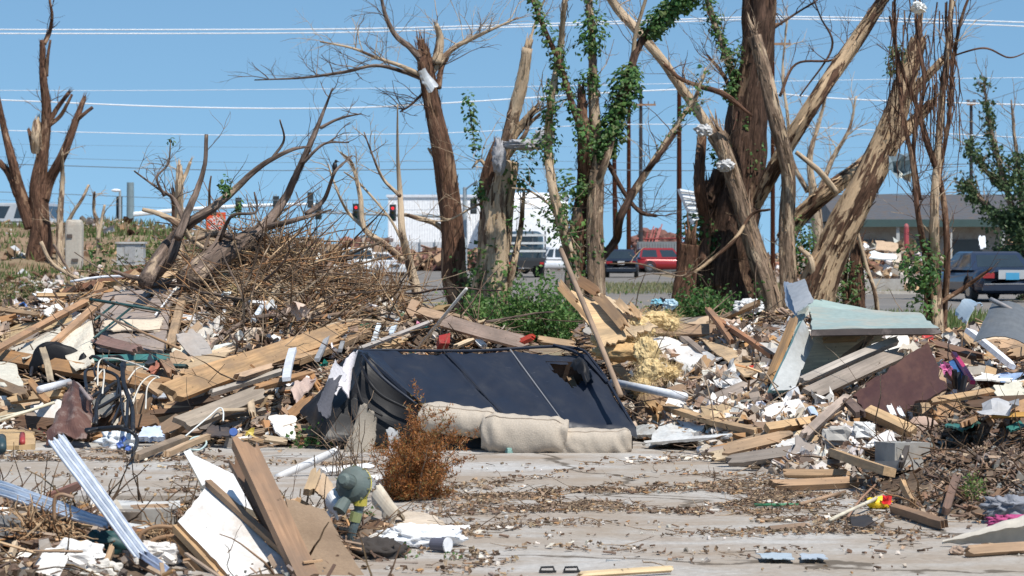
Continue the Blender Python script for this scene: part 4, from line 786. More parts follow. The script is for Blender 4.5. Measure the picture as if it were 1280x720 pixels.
# twig and root column
t, pth = tree('vine_column', 'tall thin column of tangled stems and hanging roots at the right', 42, [
 ([(1172, 400), (1170, 340), (1168, 270), (1172, 200), (1178, 120), (1185, 60), (1192, -20)], [15, 13, 11, 10, 8, 6, 4], 10, dict(mat=BARK_P)),
 ([(1160, 400), (1158, 330), (1148, 270), (1140, 200), (1128, 140), (1120, 60), (1118, -20)], [10, 9, 7, 6, 5, 4, 3], 14, dict(twl=(.3, .9))),
 ([(1180, 395), (1184, 320), (1178, 240), (1160, 180), (1145, 130), (1125, 80), (1112, 20)], [8, 8, 7, 8, 6, 4, 3], 12, dict(twl=(.3, .9))),
 ([(1168, 395), (1164, 300), (1172, 230), (1186, 150), (1190, 90), (1200, 30), (1215, -15)], [8, 7, 6, 5, 5, 4, 3], 12, dict(twl=(.3, .9))),
 ([(1150, 250), (1142, 180), (1155, 110), (1148, 50), (1150, 0)], [5, 5, 4, 4, 2], 10, dict(twl=(.3, .9))), ([(1165, 390), (1205, 360), (1240, 335)], [6, 6, 3], 4, dict(mat=BARK_R)),
 ([(1190, 70), (1230, 60), (1262, 72), (1290, 62)], [2, 2.5, 2, 1], 0)], BARK_R,
 ivs=[([(1155, 400), (1152, 360), (1150, 320)], .28, 900, dict(cols=IV)), ([(1185, 390), (1190, 380)], .2, 120, dict(cols=IV))])
mb = MB()
for _ in range(90):
    x = R(1108, 1200); y = R(-10, 150); Yq = R(41.4, 42.4); a = P(x, y, Yq); pts = [a]
    for k in range(5): pts.append(pts[-1] + Vector((nrand(.05), nrand(.04), -R(.1, .32))))
    tube(mb, pts, [.012, .011, .009, .007, .005, .003], 4, (1, 1, 1), cap=False)
mb.build('root', BARK_R, t)
mb = MB(); lump(mb, P(1148, 10, 41.5), (.3, .2, .14), (.75, .75, .72), .6, 4, 12, ax=rot3(.3)); mb.build('plastic_scrap', PLASTIC, **tags('white frayed scrap caught at the top of the root column', 'plastic scrap'))
mb = MB(); scrap(mb, P(1124, 208, 44), .36, (.3, .38, .42), Vector((.3, -1, .2)), .7, 5); scrap(mb, P(1130, 212, 44.1), .3, (.55, .55, .5), Vector((.5, -1, .1)), .6, 5); mb.build('metal_flap', DULL, **tags('bent blue-grey flap hanging off the leaning pale trunk', 'scrap metal'))
# green tree far right
t, pth = tree('green_tree', 'feathery green tree with bare spikes at the far right', 84, [
 ([(1282, 350), (1275, 300), (1262, 250), (1248, 200), (1236, 150), (1230, 100)], [12, 10, 8, 6, 4, 2], 16, dict(twl=(.5, 1.4), tdepth=1)),
 ([(1285, 340), (1280, 280), (1275, 220), (1268, 170), (1264, 125)], [9, 8, 6, 4, 2], 14, dict(twl=(.5, 1.4))), ([(1272, 290), (1240, 262), (1222, 245), (1205, 228)], [7, 5, 4, 2], 10, dict(twl=(.5, 1.2))), ([(1290, 330), (1300, 240), (1310, 150)], [9, 7, 3], 14, dict(twl=(.5, 1.4))), ([(1270, 250), (1232, 215), (1210, 180)], [5, 4, 2], 8, dict(twl=(.5, 1.2)))], BARK_G)
mb = MB(); gc = [(.09, .14, .06), (.12, .17, .08), (.06, .1, .04)]
for path, r, n, rr in ((pth[0], 1.1, 5200, (0, .5)), (pth[0], .35, 900, (.4, 1)), (pth[1], 1.0, 3600, (0, .6)), (pth[1], .3, 500, (.5, 1)), (pth[2], .45, 1300, (0, 1)), (pth[3], 1.2, 4200, (0, .7)), (pth[4], .35, 700, (0, 1))):
    L = len(path) - 1; pp = path[int(rr[0] * L):int(rr[1] * L) + 1]
    for _ in range(n):
        i = random.random() * (len(pp) - 1); k = int(i); p = pp[k].lerp(pp[k + 1], i - k) + rvec() * r * R(.1, 1)
        if mnoise.noise(p * 1.1) < -.05: continue
        leaf(mb, p, R(.1, .2), vcol(random.choice(gc), .25))
mb.build('leaves', LEAF, t)
# shrubs and weeds
def shrub(name, label, px, py, Y, w_, h_, n, sz, cols, depth=.6, cat='shrub'):
    b = PG(px, Y, max(0, H((px - 640) * Y / F, Y))); t = thing(name, label, cat, b); mb = MB(); tips = []
    for _ in range(max(6, n // 70)): twigs(mb, b + Vector((nrand(w_ * .25), nrand(depth * .3), 0)), Vector((nrand(1.), nrand(.7), 1.1)), h_ * R(.5, 1), .008, 1, out=tips)
    mb.build('stem', TWIG, t); mb = MB()
    for _ in range(n):
        p = random.choice(tips) + rvec() * sz[1] * 1.4; leaf(mb, p, R(*sz), vcol(random.choice(cols), .25))
    mb.build('leaves', LEAF, t); return t
LG = [(.08, .17, .04), (.12, .22, .06), (.05, .12, .03), (.16, .25, .08)]
shrub('leafy_bush', 'bright green leafy bush right of the stripped double trunk', 668, 420, 44.5, 1.0, 1.0, 3600, (.05, .1), LG, 1)
shrub('leafy_bush', 'low green bush at the foot of the stripped double trunk', 612, 420, 45, .8, .8, 2200, (.05, .1), LG, 1)
shrub('leafy_bush', 'green bush between the roof sheathing and the leafy stem', 712, 425, 44, .8, .7, 1500, (.05, .1), LG, 1)
shrub('leafy_bush', 'sprig of green leaves right above the light plywood sheathing', 795, 380, 40, .5, .85, 420, (.05, .09), LG, .5)
shrub('leafy_bush', 'dark green bush at the foot of the thickest trunk', 885, 400, 46, 1.1, 1.0, 2600, (.05, .1), IV, 1)
for i, (x, y, Yq, w_) in enumerate(((30, 345, 66, 1.6), (150, 345, 66, 1.2), (215, 338, 72, 1.3), (118, 340, 70, .8), (-30, 350, 62, 1.5), (250, 340, 64, 1.0))):
    shrub('scrub', ('scrubby bush at the left edge of the bank foot', 'low green scrub below the utility cabinet', 'brownish scrub left of the boughs at the bank foot', 'small scrub patch below the concrete pillar', 'scrubby bush cut by the left frame edge', 'scrub nearest the brush heap on the bank foot')[i], x, y, Yq, w_, w_ * .55, 900, (.05, .12), [(.12, .15, .05), (.2, .18, .08), (.25, .18, .1), (.08, .12, .03)], 1.5)
shrub('leafy_bush', 'pale green shrub on the bank beside the utility cabinet', 178, 310, 86, 1.6, 2.0, 1500, (.1, .2), [(.12, .16, .05), (.18, .2, .07)], 1.5)
shrub('leafy_bush', 'dark green shrub behind the left fallen bough', 208, 320, 60, 1.0, 1.8, 1300, (.06, .12), [(.06, .1, .03), (.1, .13, .04)], 1)
shrub('weed', 'broad leaved green weed growing beside the left end of the sofa', 385, 560, 20.2, .22, .2, 170, (.025, .06), LG, .3, 'plant')
shrub('weed', 'tiny green weed at the very bottom below the white bag', 505, 712, 12.9, .08, .09, 60, (.012, .025), LG, .1, 'plant')
shrub('weed', 'small green weed at the very bottom right of the tiny one', 568, 712, 12.8, .09, .08, 60, (.012, .025), LG, .1, 'plant')
shrub('weed', 'small green weed under the rim of the white plastic bag', 462, 655, 15.0, .1, .08, 60, (.015, .03), LG, .1, 'plant')
shrub('grass_tuft', 'short green tuft beside the cream roll at the right', 1215, 655, 15.2, .25, .1, 240, (.012, .03), [(.12, .2, .05), (.2, .26, .08)], .2, 'plant')
# small black bird
b = P(418.5, 212, 27.0); mb = MB(); lump(mb, b + Vector((0, 0, .03)), (.05, .045, .085), (.012, .012, .014), .05, 2, 10); lump(mb, b + Vector((.012, 0, .08)), (.032, .03, .032), (.012, .012, .014), 0, 1, 8)
tube(mb, [b + Vector((.022, 0, .08)), b + Vector((.046, 0, .076))], [.006, .001], 5, (.03, .03, .03)); tube(mb, [b, b + Vector((-.03, 0, -.05))], [.014, .006], 5, (.012, .012, .014)); [tube(mb, [b + Vector((s_, 0, 0)), b + Vector((s_, 0, -.03))], .003, 4, (.03, .03, .03)) for s_ in (-.008, .012)]
mb.build('bird', FLAT, smooth=True, **tags('small black bird perched on a twig of the fallen bough', 'bird'))
# rusty brown cedar bush
b = PG(520, 15.9); t = thing('dead_cedar_bush', 'dry rust brown cedar bush lying in front of the sofa', 'shrub', b); mb = MB(); tips = []
for _ in range(52):
    tp = P(R(482, 572), R(508, 628), R(15.6, 16.3)); d = tp - P(508, 632, 15.95); twigs(mb, P(508 + nrand(14), 634, 15.95 + nrand(.15)), d + rvec() * .1, d.length * .75, .006, 2 if random.random() < .5 else 1, bendy=.2, out=tips)
mb.build('branch', TWIG, t); ws = MB(); wb = P(432, 606, 17.6)
for _ in range(14): twigs(ws, wb + Vector((nrand(.1), nrand(.05), 0)), Vector((R(-.5, .5), nrand(.3), 1)), R(.25, .5), .0045, 1, bendy=.3)
ws.build('dry_weed', TWIG, **tags('bare brown weed stems standing before the sofa left end', 'weed')); mb = MB(); cb = [(.34, .13, .04), (.25, .095, .03), (.44, .2, .065), (.2, .085, .03), (.3, .12, .035), (.2, .15, .055)]
for p in tips:
    px = 640 + p.x * F / p.y; py = HZ + (CH - p.z) * F / p.y
    if px < 468 and random.random() < .93: continue
    for _ in range(22 if px > 480 else 10):
        q = p + rvec() * R(0, .04); d = (rvec() + Vector((0, 0, .6))).normalized() * R(.01, .032); s_ = d.cross(rvec()).normalized() * R(.0018, .0045)
        if q.z > .06: mb.add([q - s_, q + s_, q + d], [(0, 1, 2)], vcol(random.choice(cb), .3))
mb.build('needles', LEAF, t)
# ================================================================== SOFA
REG = []
LEATH, n_, b_ = base_mat('black_leather', .45, spec=.28); k_ = NT(n_); c_ = k_.attr('col').outputs['Color']
g_ = k_.noise(k_.coords('loc', (1, 1, 1)), 3, 6, .65, .3); f_ = k_.noise(k_.coords('loc', (1, 1, 1)), 120, 3); s_ = k_.noise(k_.coords('loc', (2, 14, 9)), 2, 5, .7, 1)
x_ = k_.mix(k_.rng(g_, .52, .72, 0, .2), c_, (.08, .08, .08)); x_ = k_.mix(k_.rng(s_, .66, .7, 0, .4), x_, (.2, .2, .21)); k_.ln(x_, b_.inputs['Base Color']); k_.ln(k_.rng(g_, .35, .7, .4, .75), b_.inputs['Roughness']); k_.bump(b_, f_, .12, .002)
NAVY = (.017, .022, .036); BLK = (.008, .008, .01)
sofa = thing('sofa', 'overturned navy black three seat sofa with beige cushion rolls', 'sofa', G(600, 568))
TL, TR, BR, BL = P(447, 437, 21.0), P(733, 438, 21.15), P(797, 541, 19.95), P(524, 508, 20.05)
def bil(u, v): return TL * (1 - u) * (1 - v) + TR * u * (1 - v) + BR * u * v + BL * (1 - u) * v
N = (TR - TL).cross(BL - TL).normalized(); N = -N if N.y > 0 else N
# back panel grid with the torn hole left open
mb = MB(); nx, ny = 96, 36; vs = []; hole = [(.80, .17), (.90, .15), (.945, .24), (.90, .38), (.83, .50), (.795, .3)]
def inside(u, v, poly):
    c = False; j = len(poly) - 1
    for i in range(len(poly)):
        if (poly[i][1] > v) != (poly[j][1] > v) and u < (poly[j][0] - poly[i][0]) * (v - poly[i][1]) / (poly[j][1] - poly[i][1]) + poly[i][0]: c = not c
        j = i
    return c
def seamd(u, v): return min(abs(u - (.365 + .02 * v)), abs(u - (.665 + .0 * v)))
for j in range(ny + 1):
    for i in range(nx + 1):
        u, v = i / nx, j / ny; p = bil(u, v); sm = seamd(u, v)
        dz = -.016 * math.exp(-(sm / .006) ** 2) + .01 * math.exp(-((sm - .012) / .01) ** 2)
        wr = mnoise.noise(Vector((u * 5, v * 2.5, 0))) * .03 * (1 - .3 * v) + mnoise.noise(Vector((u * 16 + v * 8, v * 7, 4))) * .009 + mnoise.noise(Vector((u * 50 + v * 30, v * 12, 7))) * .002
        if u < .16: wr += math.sin((u * 2.2 + v * .9) * 26) * .014 * (1 - u / .16)
        if v < .1: wr += mnoise.noise(Vector((u * 24, v * 12, 9))) * .02
        vs.append(p + N * (dz + wr - .06 * max(0, (.06 - v) / .06) ** 2 - .04 * max(0, (v - .96) / .04) ** 2))
def idx(i, j): return j * (nx + 1) + i
fs = [(idx(i, j), idx(i + 1, j), idx(i + 1, j + 1), idx(i, j + 1)) for j in range(ny) for i in range(nx) if not inside((i + .5) / nx, (j + .5) / ny, hole)]
mb.add(vs, fs, NAVY, [((i % (nx + 1)) / nx * 2, i // (nx + 1) / ny * .8, 0) for i in range(len(vs))]); mb.build('back_panel', LEATH, sofa, smooth=True)
for u0, nm in ((.367, 'seam'), (.665, 'seam')):
    mb = MB(); pts = [bil(u0 + .02 * (v / 14) * (1 if u0 < .5 else 0), v / 14) + N * (.006 + .01 * mnoise.noise(Vector((v, u0 * 9, 0)))) for v in range(0, 15)]
    tube(mb, pts, .004, 5, (.02, .022, .03) if u0 < .5 else (.24, .24, .25), .6); mb.build(nm, LEATH, sofa, label='pale worn seam' if u0 > .5 else 'dark stitched seam')
mb = MB(); q = [bil(.79, .14), bil(.96, .14), bil(.93, .55), bil(.79, .55)]; D_ = -N * .28
mb.add([p + D_ * .02 for p in q] + [p + D_ for p in q], [(4, 5, 6, 7), (0, 1, 5, 4), (1, 2, 6, 5), (2, 3, 7, 6), (3, 0, 4, 7)], (.11, .07, .05)); mb.build('inner_frame', WOOD, sofa)
for (a0, a1) in (((.83, .14), (.82, .52)), ((.90, .14), (.885, .40))): mb = MB(); board(mb, bil(*a0) + D_ * .5, bil(*a1) + D_ * .5, .05, .03, (.3, .19, .1), -D_, brk=(False, False)); mb.build('slat', WOOD, sofa)
# torn flap
mb = MB(); vs = []; fn = 12
for j in range(fn + 1):
    for i in range(fn + 1):
        u, v = i / fn, j / fn; p = bil(.945 - .085 * u * (1 - .2 * v), .16 + .25 * v + .13 * u)
        vs.append(p + N * (.02 + .12 * math.sin(u * 2.6) * (.4 + .6 * math.sin(v * 3.1)) + .035 * mnoise.noise(Vector((u * 5, v * 5, 2)))))
mb.add(vs, [(j * (fn + 1) + i, j * (fn + 1) + i + 1, (j + 1) * (fn + 1) + i + 1, (j + 1) * (fn + 1) + i) for j in range(fn) for i in range(fn)], BLK); mb.build('torn_flap', LEATH, sofa, smooth=True)
# body behind the back panel
mb = MB(); BK = Vector((0, .55, 0)); q = [TL + Vector((0.02, .06, -.04)), TR + Vector((-.02, .06, -.04)), BR + Vector((-.03, .08, 0)), BL + Vector((.0, .08, 0))]
bb = [PG(452, 21.75, .55), PG(738, 21.85, .5), PG(786, 21.1, .02), PG(500, 20.9, .02)]; fb = [Vector((q[2].x, q[2].y + .05, .02)), Vector((q[3].x, q[3].y + .25, .02))]
mb.add(q + bb + fb, [(0, 1, 5, 4), (4, 5, 6, 7), (1, 2, 8, 6), (1, 6, 5), (2, 3, 9, 8), (3, 0, 4), (3, 4, 7, 9), (6, 7, 9, 8)], BLK); mb.build('body', LEATH, sofa)
# left arm: bulky black shape with folds
def loft(mb, rings, col, n=None):
    n = len(rings[0]); vs = [p for r_ in rings for p in r_]; fs = [(i * n + k, i * n + (k + 1) % n, (i + 1) * n + (k + 1) % n, (i + 1) * n + k) for i in range(len(rings) - 1) for k in range(n)]
    fs += [tuple(range(n - 1, -1, -1)), tuple(range((len(rings) - 1) * n, len(rings) * n))]; mb.add(vs, fs, col)
def ringp(pp, sub=5, Yo=0, amp=.012):
    P3 = [P(a, b, y + Yo) for a, b, y in pp]; m = len(P3); out = []
    for i in range(m):
        a, b, c, d = P3[i - 1], P3[i], P3[(i + 1) % m], P3[(i + 2) % m]
        for k in range(sub): t = k / sub; v = .5 * ((2 * b) + (c - a) * t + (2 * a - 5 * b + 4 * c - d) * t * t + (3 * b - a - 3 * c + d) * t ** 3); out.append(v + rvec() * amp * .2 + Vector((1, 0, 1)) * amp * mnoise.noise(v * 7))
    return out
arm = [(446, 438), (458, 446), (476, 462), (500, 480), (524, 498), (520, 530), (488, 552), (440, 556), (402, 548), (378, 528), (377, 510), (392, 488), (408, 470), (424, 454)]
mb = MB(); ctr = (450, 505)
def shr(k, y, dx=0, dy=0): return [(ctr[0] + (a - ctr[0]) * k + dx, ctr[1] + (b - ctr[1]) * k + dy, y) for a, b in arm]
panel(mb, [P(462, 446, 20.25), P(528, 505, 20.0), P(524, 560, 20.02), P(404, 550, 19.92)], .03, BLK, 30, 24, .028, .004, bend=-.02)
mb.build('arm_front', LEATH, sofa, smooth=False); mb = MB()
panel(mb, [P(446, 437, 21.0), P(464, 446, 20.24), P(405, 551, 19.92), P(375, 516, 20.75)], .03, BLK, 24, 24, .03, .006, bend=.02)
panel(mb, [P(447, 437, 21.0), P(470, 440, 20.95), P(528, 505, 20.02), P(463, 446, 20.23)], .02, NAVY, 16, 16, .016, .002)
mb.build('arm_side', LEATH, sofa, smooth=False)
for pts_, r0, cl in (([(452, 442, 20.3), (468, 462, 20.05), (490, 482, 19.98), (522, 506, 19.95)], .018, NAVY), ([(450, 452, 20.2), (460, 475, 20.0), (478, 495, 19.95), (512, 512, 19.93)], .02, BLK), ([(440, 455, 20.2), (446, 480, 20.0), (455, 505, 19.93), (478, 520, 19.9)], .016, BLK), ([(470, 452, 20.35), (490, 472, 20.2), (510, 490, 20.1), (528, 504, 20.02)], .012, NAVY)):
    mb = MB(); cm = catmull([P(*p) for p in pts_], 6); tube(mb, cm, [r0 * .7 * (.5 + .5 * math.sin(i / len(cm) * 3.1)) for i in range(len(cm))], 10, cl, .25); mb.build('leather_fold', LEATH, sofa, smooth=True)
mb = MB(); panel(mb, [P(437, 440, 20.15), P(448, 438, 20.3), P(436, 500, 20.0), P(418, 478, 20.0)], .01, (.68, .64, .66), 8, 12, .02, .015, bend=.03); panel(mb, [P(419, 447, 20.1), P(437, 470, 20.05), P(418, 498, 19.95), P(406, 476, 20.05)], .01, (.6, .58, .6), 8, 8, .02, .015); mb.build('torn_lining', CLOTH, sofa)
mb = MB(); panel(mb, [P(408, 472, 20.0), P(428, 468, 19.98), P(410, 528, 19.93), P(392, 508, 19.98)], .012, (.13, .13, .15), 8, 8, .03, .02, bend=.03); mb.build('loose_lining', CLOTH, sofa)
# beige cushions 
CUSH = m_paint('beige_fabric', (.3, .25, .2), .3, .95, bump=.5, lo=.56, fine=90)
def cushion(pL, pR, hpx, dep, name='cushion'):
    """sagging cushion roll with gathered folds and squared ends"""
    A, B = P(*pL), P(*pR); d = (B - A); L = d.length; d.normalize(); hh = hpx * A.y / F / 2; mb = MB(); rings = []; m = 44; n = 32; up = Vector((0, 0, 1)); up = (up - d * up.dot(d)).normalized(); fw = d.cross(up); o = R(0, 50)
    for i in range(m + 1):
        t = i / m; e = min(t, 1 - t) * L; k = (1 - max(0, 1 - e / .09) ** 2.4 * .26) * (.9 + .12 * math.sin(t * 3.14)) * (1 + .05 * mnoise.noise(Vector((t * 4, o, 0)))); sag = -.012 * math.sin(t * 3.14); ring = []
        for j in range(n):
            a = 2 * math.pi * j / n; ca, sa = math.copysign(abs(math.cos(a)) ** .76, math.cos(a)), math.copysign(abs(math.sin(a)) ** .8, math.sin(a))
            fold = mnoise.noise(Vector((t * L * 3.2, math.cos(a) * .8 + o, math.sin(a) * .8))) * .018 + mnoise.noise(Vector((t * L * 16 + .8 * math.sin(a * 1.5), math.cos(a) * 1.2 + o, 3 + math.sin(a) * 1.2))) * (.009 + .04 * max(0, 1 - e / .17)) - .02 * max(0, mnoise.noise(Vector((t * L * 7 + o, math.cos(a), math.sin(a)))) - .22)
            tuck = 0
            ring.append(A + d * (t * L) + up * (ca * (hh * k + fold) + sag) + fw * (sa * (dep * k + fold + tuck)))
        rings.append(ring)
    loft(mb, rings, (.44, .38, .31)); tube(mb, [r_[3] + Vector((0, -.002, 0)) for r_ in rings[2:-2]], .005, 5, (.36, .3, .24)); return mb.build(name, CUSH, sofa, smooth=True)
cushion((526, 520, 20.0), (623, 528, 19.93), 38, .16); cushion((603, 541, 19.82), (710, 545, 19.78), 50, .18); cushion((693, 551, 19.8), (788, 553, 19.83), 37, .16)
mb = MB(); chunk(mb, P(636, 563, 19.66), .03, (.25, .42, .38)); mb.build('torn_tag', CLOTH, sofa)
mb = MB(); panel(mb, [P(505, 525, 20.12), P(606, 540, 20.12), P(600, 574, 20.1), P(488, 576, 20.1)], .3, (.028, .03, .034), 8, 6, .01, 0); mb.build('underside', LEATH, sofa)
mb = MB(); panel(mb, [P(452, 500, 19.85), P(474, 520, 19.82), P(466, 574, 19.75), P(426, 572, 19.75)], .03, (.3, .26, .21), 12, 14, .04, .02, bend=.03); panel(mb, [P(482, 532, 19.84), P(502, 534, 19.84), P(500, 566, 19.78), P(484, 566, 19.78)], .01, (.42, .42, .42), 8, 8, .03, .02); mb.build('burst_cushion', CUSH, sofa, smooth=True)
mb = MB(); tube(mb, catmull([bil(.02, .01) + N * .0, bil(.5, .01) + N * .0, bil(.92, -.01) + N * .02, bil(1.0, .2) + N * .01, bil(1.0, .95)], 8), .012, 6, NAVY); tube(mb, catmull([bil(.86, -.02) + N * .03, bil(.95, .12) + N * .035, bil(1.0, .42) + N * .01], 6), .014, 6, NAVY); mb.build('piping', LEATH, sofa)

# ================================================================== NAMED BOARDS AND SHEETS
def nr(f=.9): return Vector((nrand(.15), -f, .62))
def B(label, x0, y0, x1, y1, w_, col=AGE, f0=.1, f1=.1, t=.038, name='board', cat='board', nrm=None, brk=(True, True), mat=None, segs=5):
    a, b = S(x0, y0, f0), S(x1, y1, f1); Ym = (a.y + b.y) / 2; mb = MB()
    board(mb, a, b, w_ * Ym / F, t, col, nrm or nr(), segs, .006, brk); return mb.build(name, mat or WOOD, **tags(label, cat))
def T(label, pts, w_, col, name='pipe', cat='pipe', mat=None, f=.1, n=8, rough=0.):
    pp = [S(p[0], p[1], p[2] if len(p) > 2 else f) for p in pts]; mb = MB(); tube(mb, catmull(pp, 5) if len(pp) > 2 else pp, w_ * pp[0].y / F / 2, n, col, rough); return mb.build(name, mat or PLASTIC, smooth=True, **tags(label, cat))
def Q(label, pts, col, t=.012, name='panel', cat='panel', mat=None, f=.1, **kw):
    mb = MB(); kw.setdefault('side', None); panel(mb, [S(p[0], p[1], p[2] if len(p) > 2 else f) for p in pts], t, col, kw.pop('nx', 10), kw.pop('ny', 10), kw.pop('rough', .012), kw.pop('edge', .02), **kw); return mb.build(name, mat or PAINT, **tags(label, cat))
BE = 'beam'
# ---- left heap
B('long orange-brown beam passing in front of the black armchair', -30, 440, 214, 484, 21, ORG, .55, .5, .05, 'beam', BE)
B('widest pale timber beam, rising right across the middle of the left heap', 206, 494, 436, 412, 27, (.43, .27, .14), .75, .6, .05, 'beam', BE, nrm=Vector((.1, -.9, .35)))
B('thin split plank lying along the top edge of the widest beam', 225, 468, 450, 402, 7, (.5, .31, .16), .8, .65, .02)
B('timber beam ending beside the leaning grey rods left of the sofa', 366, 452, 462, 412, 17, (.46, .3, .17), .3, .25, .05, 'beam', BE)
B('weathered grey timber with faded marks under the widest beam', 222, 532, 330, 490, 22, (.34, .28, .22), .45, .45, .05, 'beam', BE)
B('short upright pale stub right of the faded grey timber', 313, 492, 316, 520, 8, PALE, .4, .4, .04)
B('slim pale batten lying against the faded grey timber', 272, 513, 311, 512, 4, PALE, .42, .42, .02)
B('orange-brown plank angled below the white upright strip', 318, 486, 390, 466, 9, ORG, .3, .25)
B('pinkish short plank lying on the grey splintered strip', 295, 473, 342, 458, 9, (.55, .38, .25), .4, .35)
B('grey splintered strip wrapped in torn paper under the wide beam', 262, 492, 356, 463, 7, (.45, .4, .34), .36, .32)
B('white upright strip standing against the wide beam', 358, 474, 366, 437, 10, (.62, .64, .68), .95, .9, .03, 'trim_strip', 'trim', mat=PAINT, brk=(False, False))
B('dark brown beam end left of the faded grey timber', 140, 532, 200, 526, 20, (.24, .14, .08), .35, .35, .06, 'beam', BE)
B('ragged brown block low beside the blue and white box', 196, 548, 236, 520, 22, (.27, .17, .1), .3, .3, .06)
B('weathered stake standing up against the long orange-brown beam', 53, 436, 64, 480, 8, (.42, .33, .22), 1.0, .9)
B('short orange stake leaning left below the long orange-brown beam', 37, 476, 62, 505, 8, ORG, 1.0, .7)
B('tan board lying level under the black armchair', 8, 500, 86, 490, 12, (.55, .37, .2), .4, .4)
B('brown board slanting down at the left edge below the armchair', -10, 476, 34, 494, 13, (.3, .2, .12), .45, .4)
B('long reddish stud fanning up from the left edge to the dark opening', -20, 446, 128, 366, 9, (.46, .27, .15), .6, .5)
B('second long stud ending at the green rods', 64, 432, 130, 374, 9, (.5, .3, .17), .6, .55)
B('tan lath with pointed tip above the two long studs', 44, 369, 106, 369, 5, (.5, .33, .18), .3, .3, .03)
B('brown lath pointing in from the left edge above the long studs', -12, 386, 50, 394, 6, (.48, .31, .17), .4, .35, .03)
B('dark tilted rafter along the crest left of the fallen boughs', 76, 368, 176, 340, 10, (.28, .13, .07), .1, .1, .05)
B('light rafter offcut standing on the dark crest rafter', 160, 352, 176, 338, 11, (.55, .36, .2), .2, .2)
B('second rafter offcut standing left of the crest offcut', 120, 368, 128, 350, 9, (.5, .3, .16), .2, .2)
B('pair-like wedge of pinkish sheathing on the crest rafter', 84, 368, 100, 356, 12, (.5, .3, .18), .2, .2)
Q('yellowish plywood sheet filling the gap under the long studs', [(0, 410), (90, 392), (92, 402), (0, 428)], (.56, .4, .22), mat=WOOD, f=.12)
Q('curled tan plywood scrap lying on the crest', [(126, 352), (158, 350), (150, 362), (130, 362)], (.6, .42, .22), mat=WOOD, f=.2)
Q('large cream wallboard sheet with a tapered top right of the armchair', [(66, 432), (117, 397), (118, 455), (94, 462)], CREAM, f=.5, mat=PLAS)
Q('cream wallboard strip behind the black armchair', [(8, 440), (76, 408), (82, 420), (30, 448)], (.6, .56, .47), f=.45, mat=PLAS)
Q('broken cream wallboard at the left edge under the armchair', [(-20, 450), (22, 455), (30, 482), (-20, 484)], (.58, .55, .46), f=.45, mat=PLAS)
Q('big weathered grey-brown door panel leaning on the left heap', [(128, 366), (222, 352), (204, 440), (118, 436)], (.30, .245, .215), .03, f=.4, nx=16, ny=14, mat=PLAS)
B('tan stud along the right edge of the weathered door panel', 239, 342, 213, 432, 10, (.44, .3, .18), .6, .6)
Q('torn cream sheet lying across the weathered door panel', [(129, 400), (207, 396), (200, 412), (126, 411)], (.66, .55, .42), f=.55, mat=PLAS)
B('dark brown torn board under the torn cream sheet', 118, 424, 175, 438, 16, (.28, .17, .14), .5, .5)
for lb, p in (('upper level green metal rod on the weathered door panel', [(112, 374), (200, 388)]), ('green metal rod slanting down left, nearest the cream wallboard', [(146, 378), (118, 400)]), ('longest green metal rod slanting down left over the door panel', [(167, 382), (118, 422)]), ('green metal rod slanting down right towards the wooden pole', [(148, 398), (174, 414)])):
    T(lb, p, 4, (.025, .075, .075), 'metal_rod', 'rod', f=.65, n=4)
T('thin brown wooden pole lying over the door panel', [(120, 390), (225, 436)], 3, (.36, .22, .12), 'wooden_pole', 'pole', f=.75)
T('short thin white rod on the right side of the door panel', [(228, 350), (194, 394)], 2.4, (.72, .72, .72), 'rod', 'rod', f=.65)
T('long white plastic conduit bowed along the crest', [(88, 352), (130, 346), (180, 346), (216, 351)], 3.4, (.7, .72, .76), 'conduit', f=.35)
B('long teal trim board lying level right of the armchair', 112, 449, 226, 447, 9, (.06, .2, .19), .4, .35, .03, 'trim_board', 'trim', mat=PAINT)
B('dark green strip under the teal trim board', 150, 457, 236, 458, 4, (.05, .1, .1), .4, .35, .03, 'trim_board', 'trim', mat=PAINT)
Q('white torn sheet above the teal trim board', [(142, 447), (182, 434), (212, 432), (205, 443)], (.74, .75, .76), f=.25, mat=PAINT)
Q('teal square offcut on the litter right of the wheel frame', [(198, 478), (214, 474), (218, 482), (202, 486)], (.07, .22, .2), f=.5)
Q('white plate on splintered board right of the wheel frame', [(184, 482), (200, 480), (208, 495), (190, 496)], (.62, .64, .66), f=.45)
B('broad tan board slanting down to the right of the wheel frame', 158, 455, 208, 494, 18, (.46, .31, .18), .35, .35)
B('red-ended dark board standing by the teal trim board', 186, 470, 200, 452, 10, (.33, .12, .08), .5, .5); B('short brown block right of the red-ended board', 205, 450, 216, 468, 12, (.34, .2, .12), .5, .5)
Q('dark triangular glass shard above the red-ended board', [(188, 440), (196, 456), (180, 458), (186, 440)], (.03, .035, .04), f=.55, mat=PLASTIC, nx=5, ny=5)
T('white plastic pipe section lying under the black armchair', [(50, 487), (86, 478)], 10, (.66, .67, .7), 'pipe', f=.8, n=12)
T('thin cream conduit crossing low at the left edge', [(-10, 529), (68, 503)], 4, (.66, .6, .45), 'conduit', f=.75); T('second thinner cream conduit under the first at the left edge', [(-10, 524), (40, 512)], 2.5, (.66, .6, .45), 'conduit', f=.75)
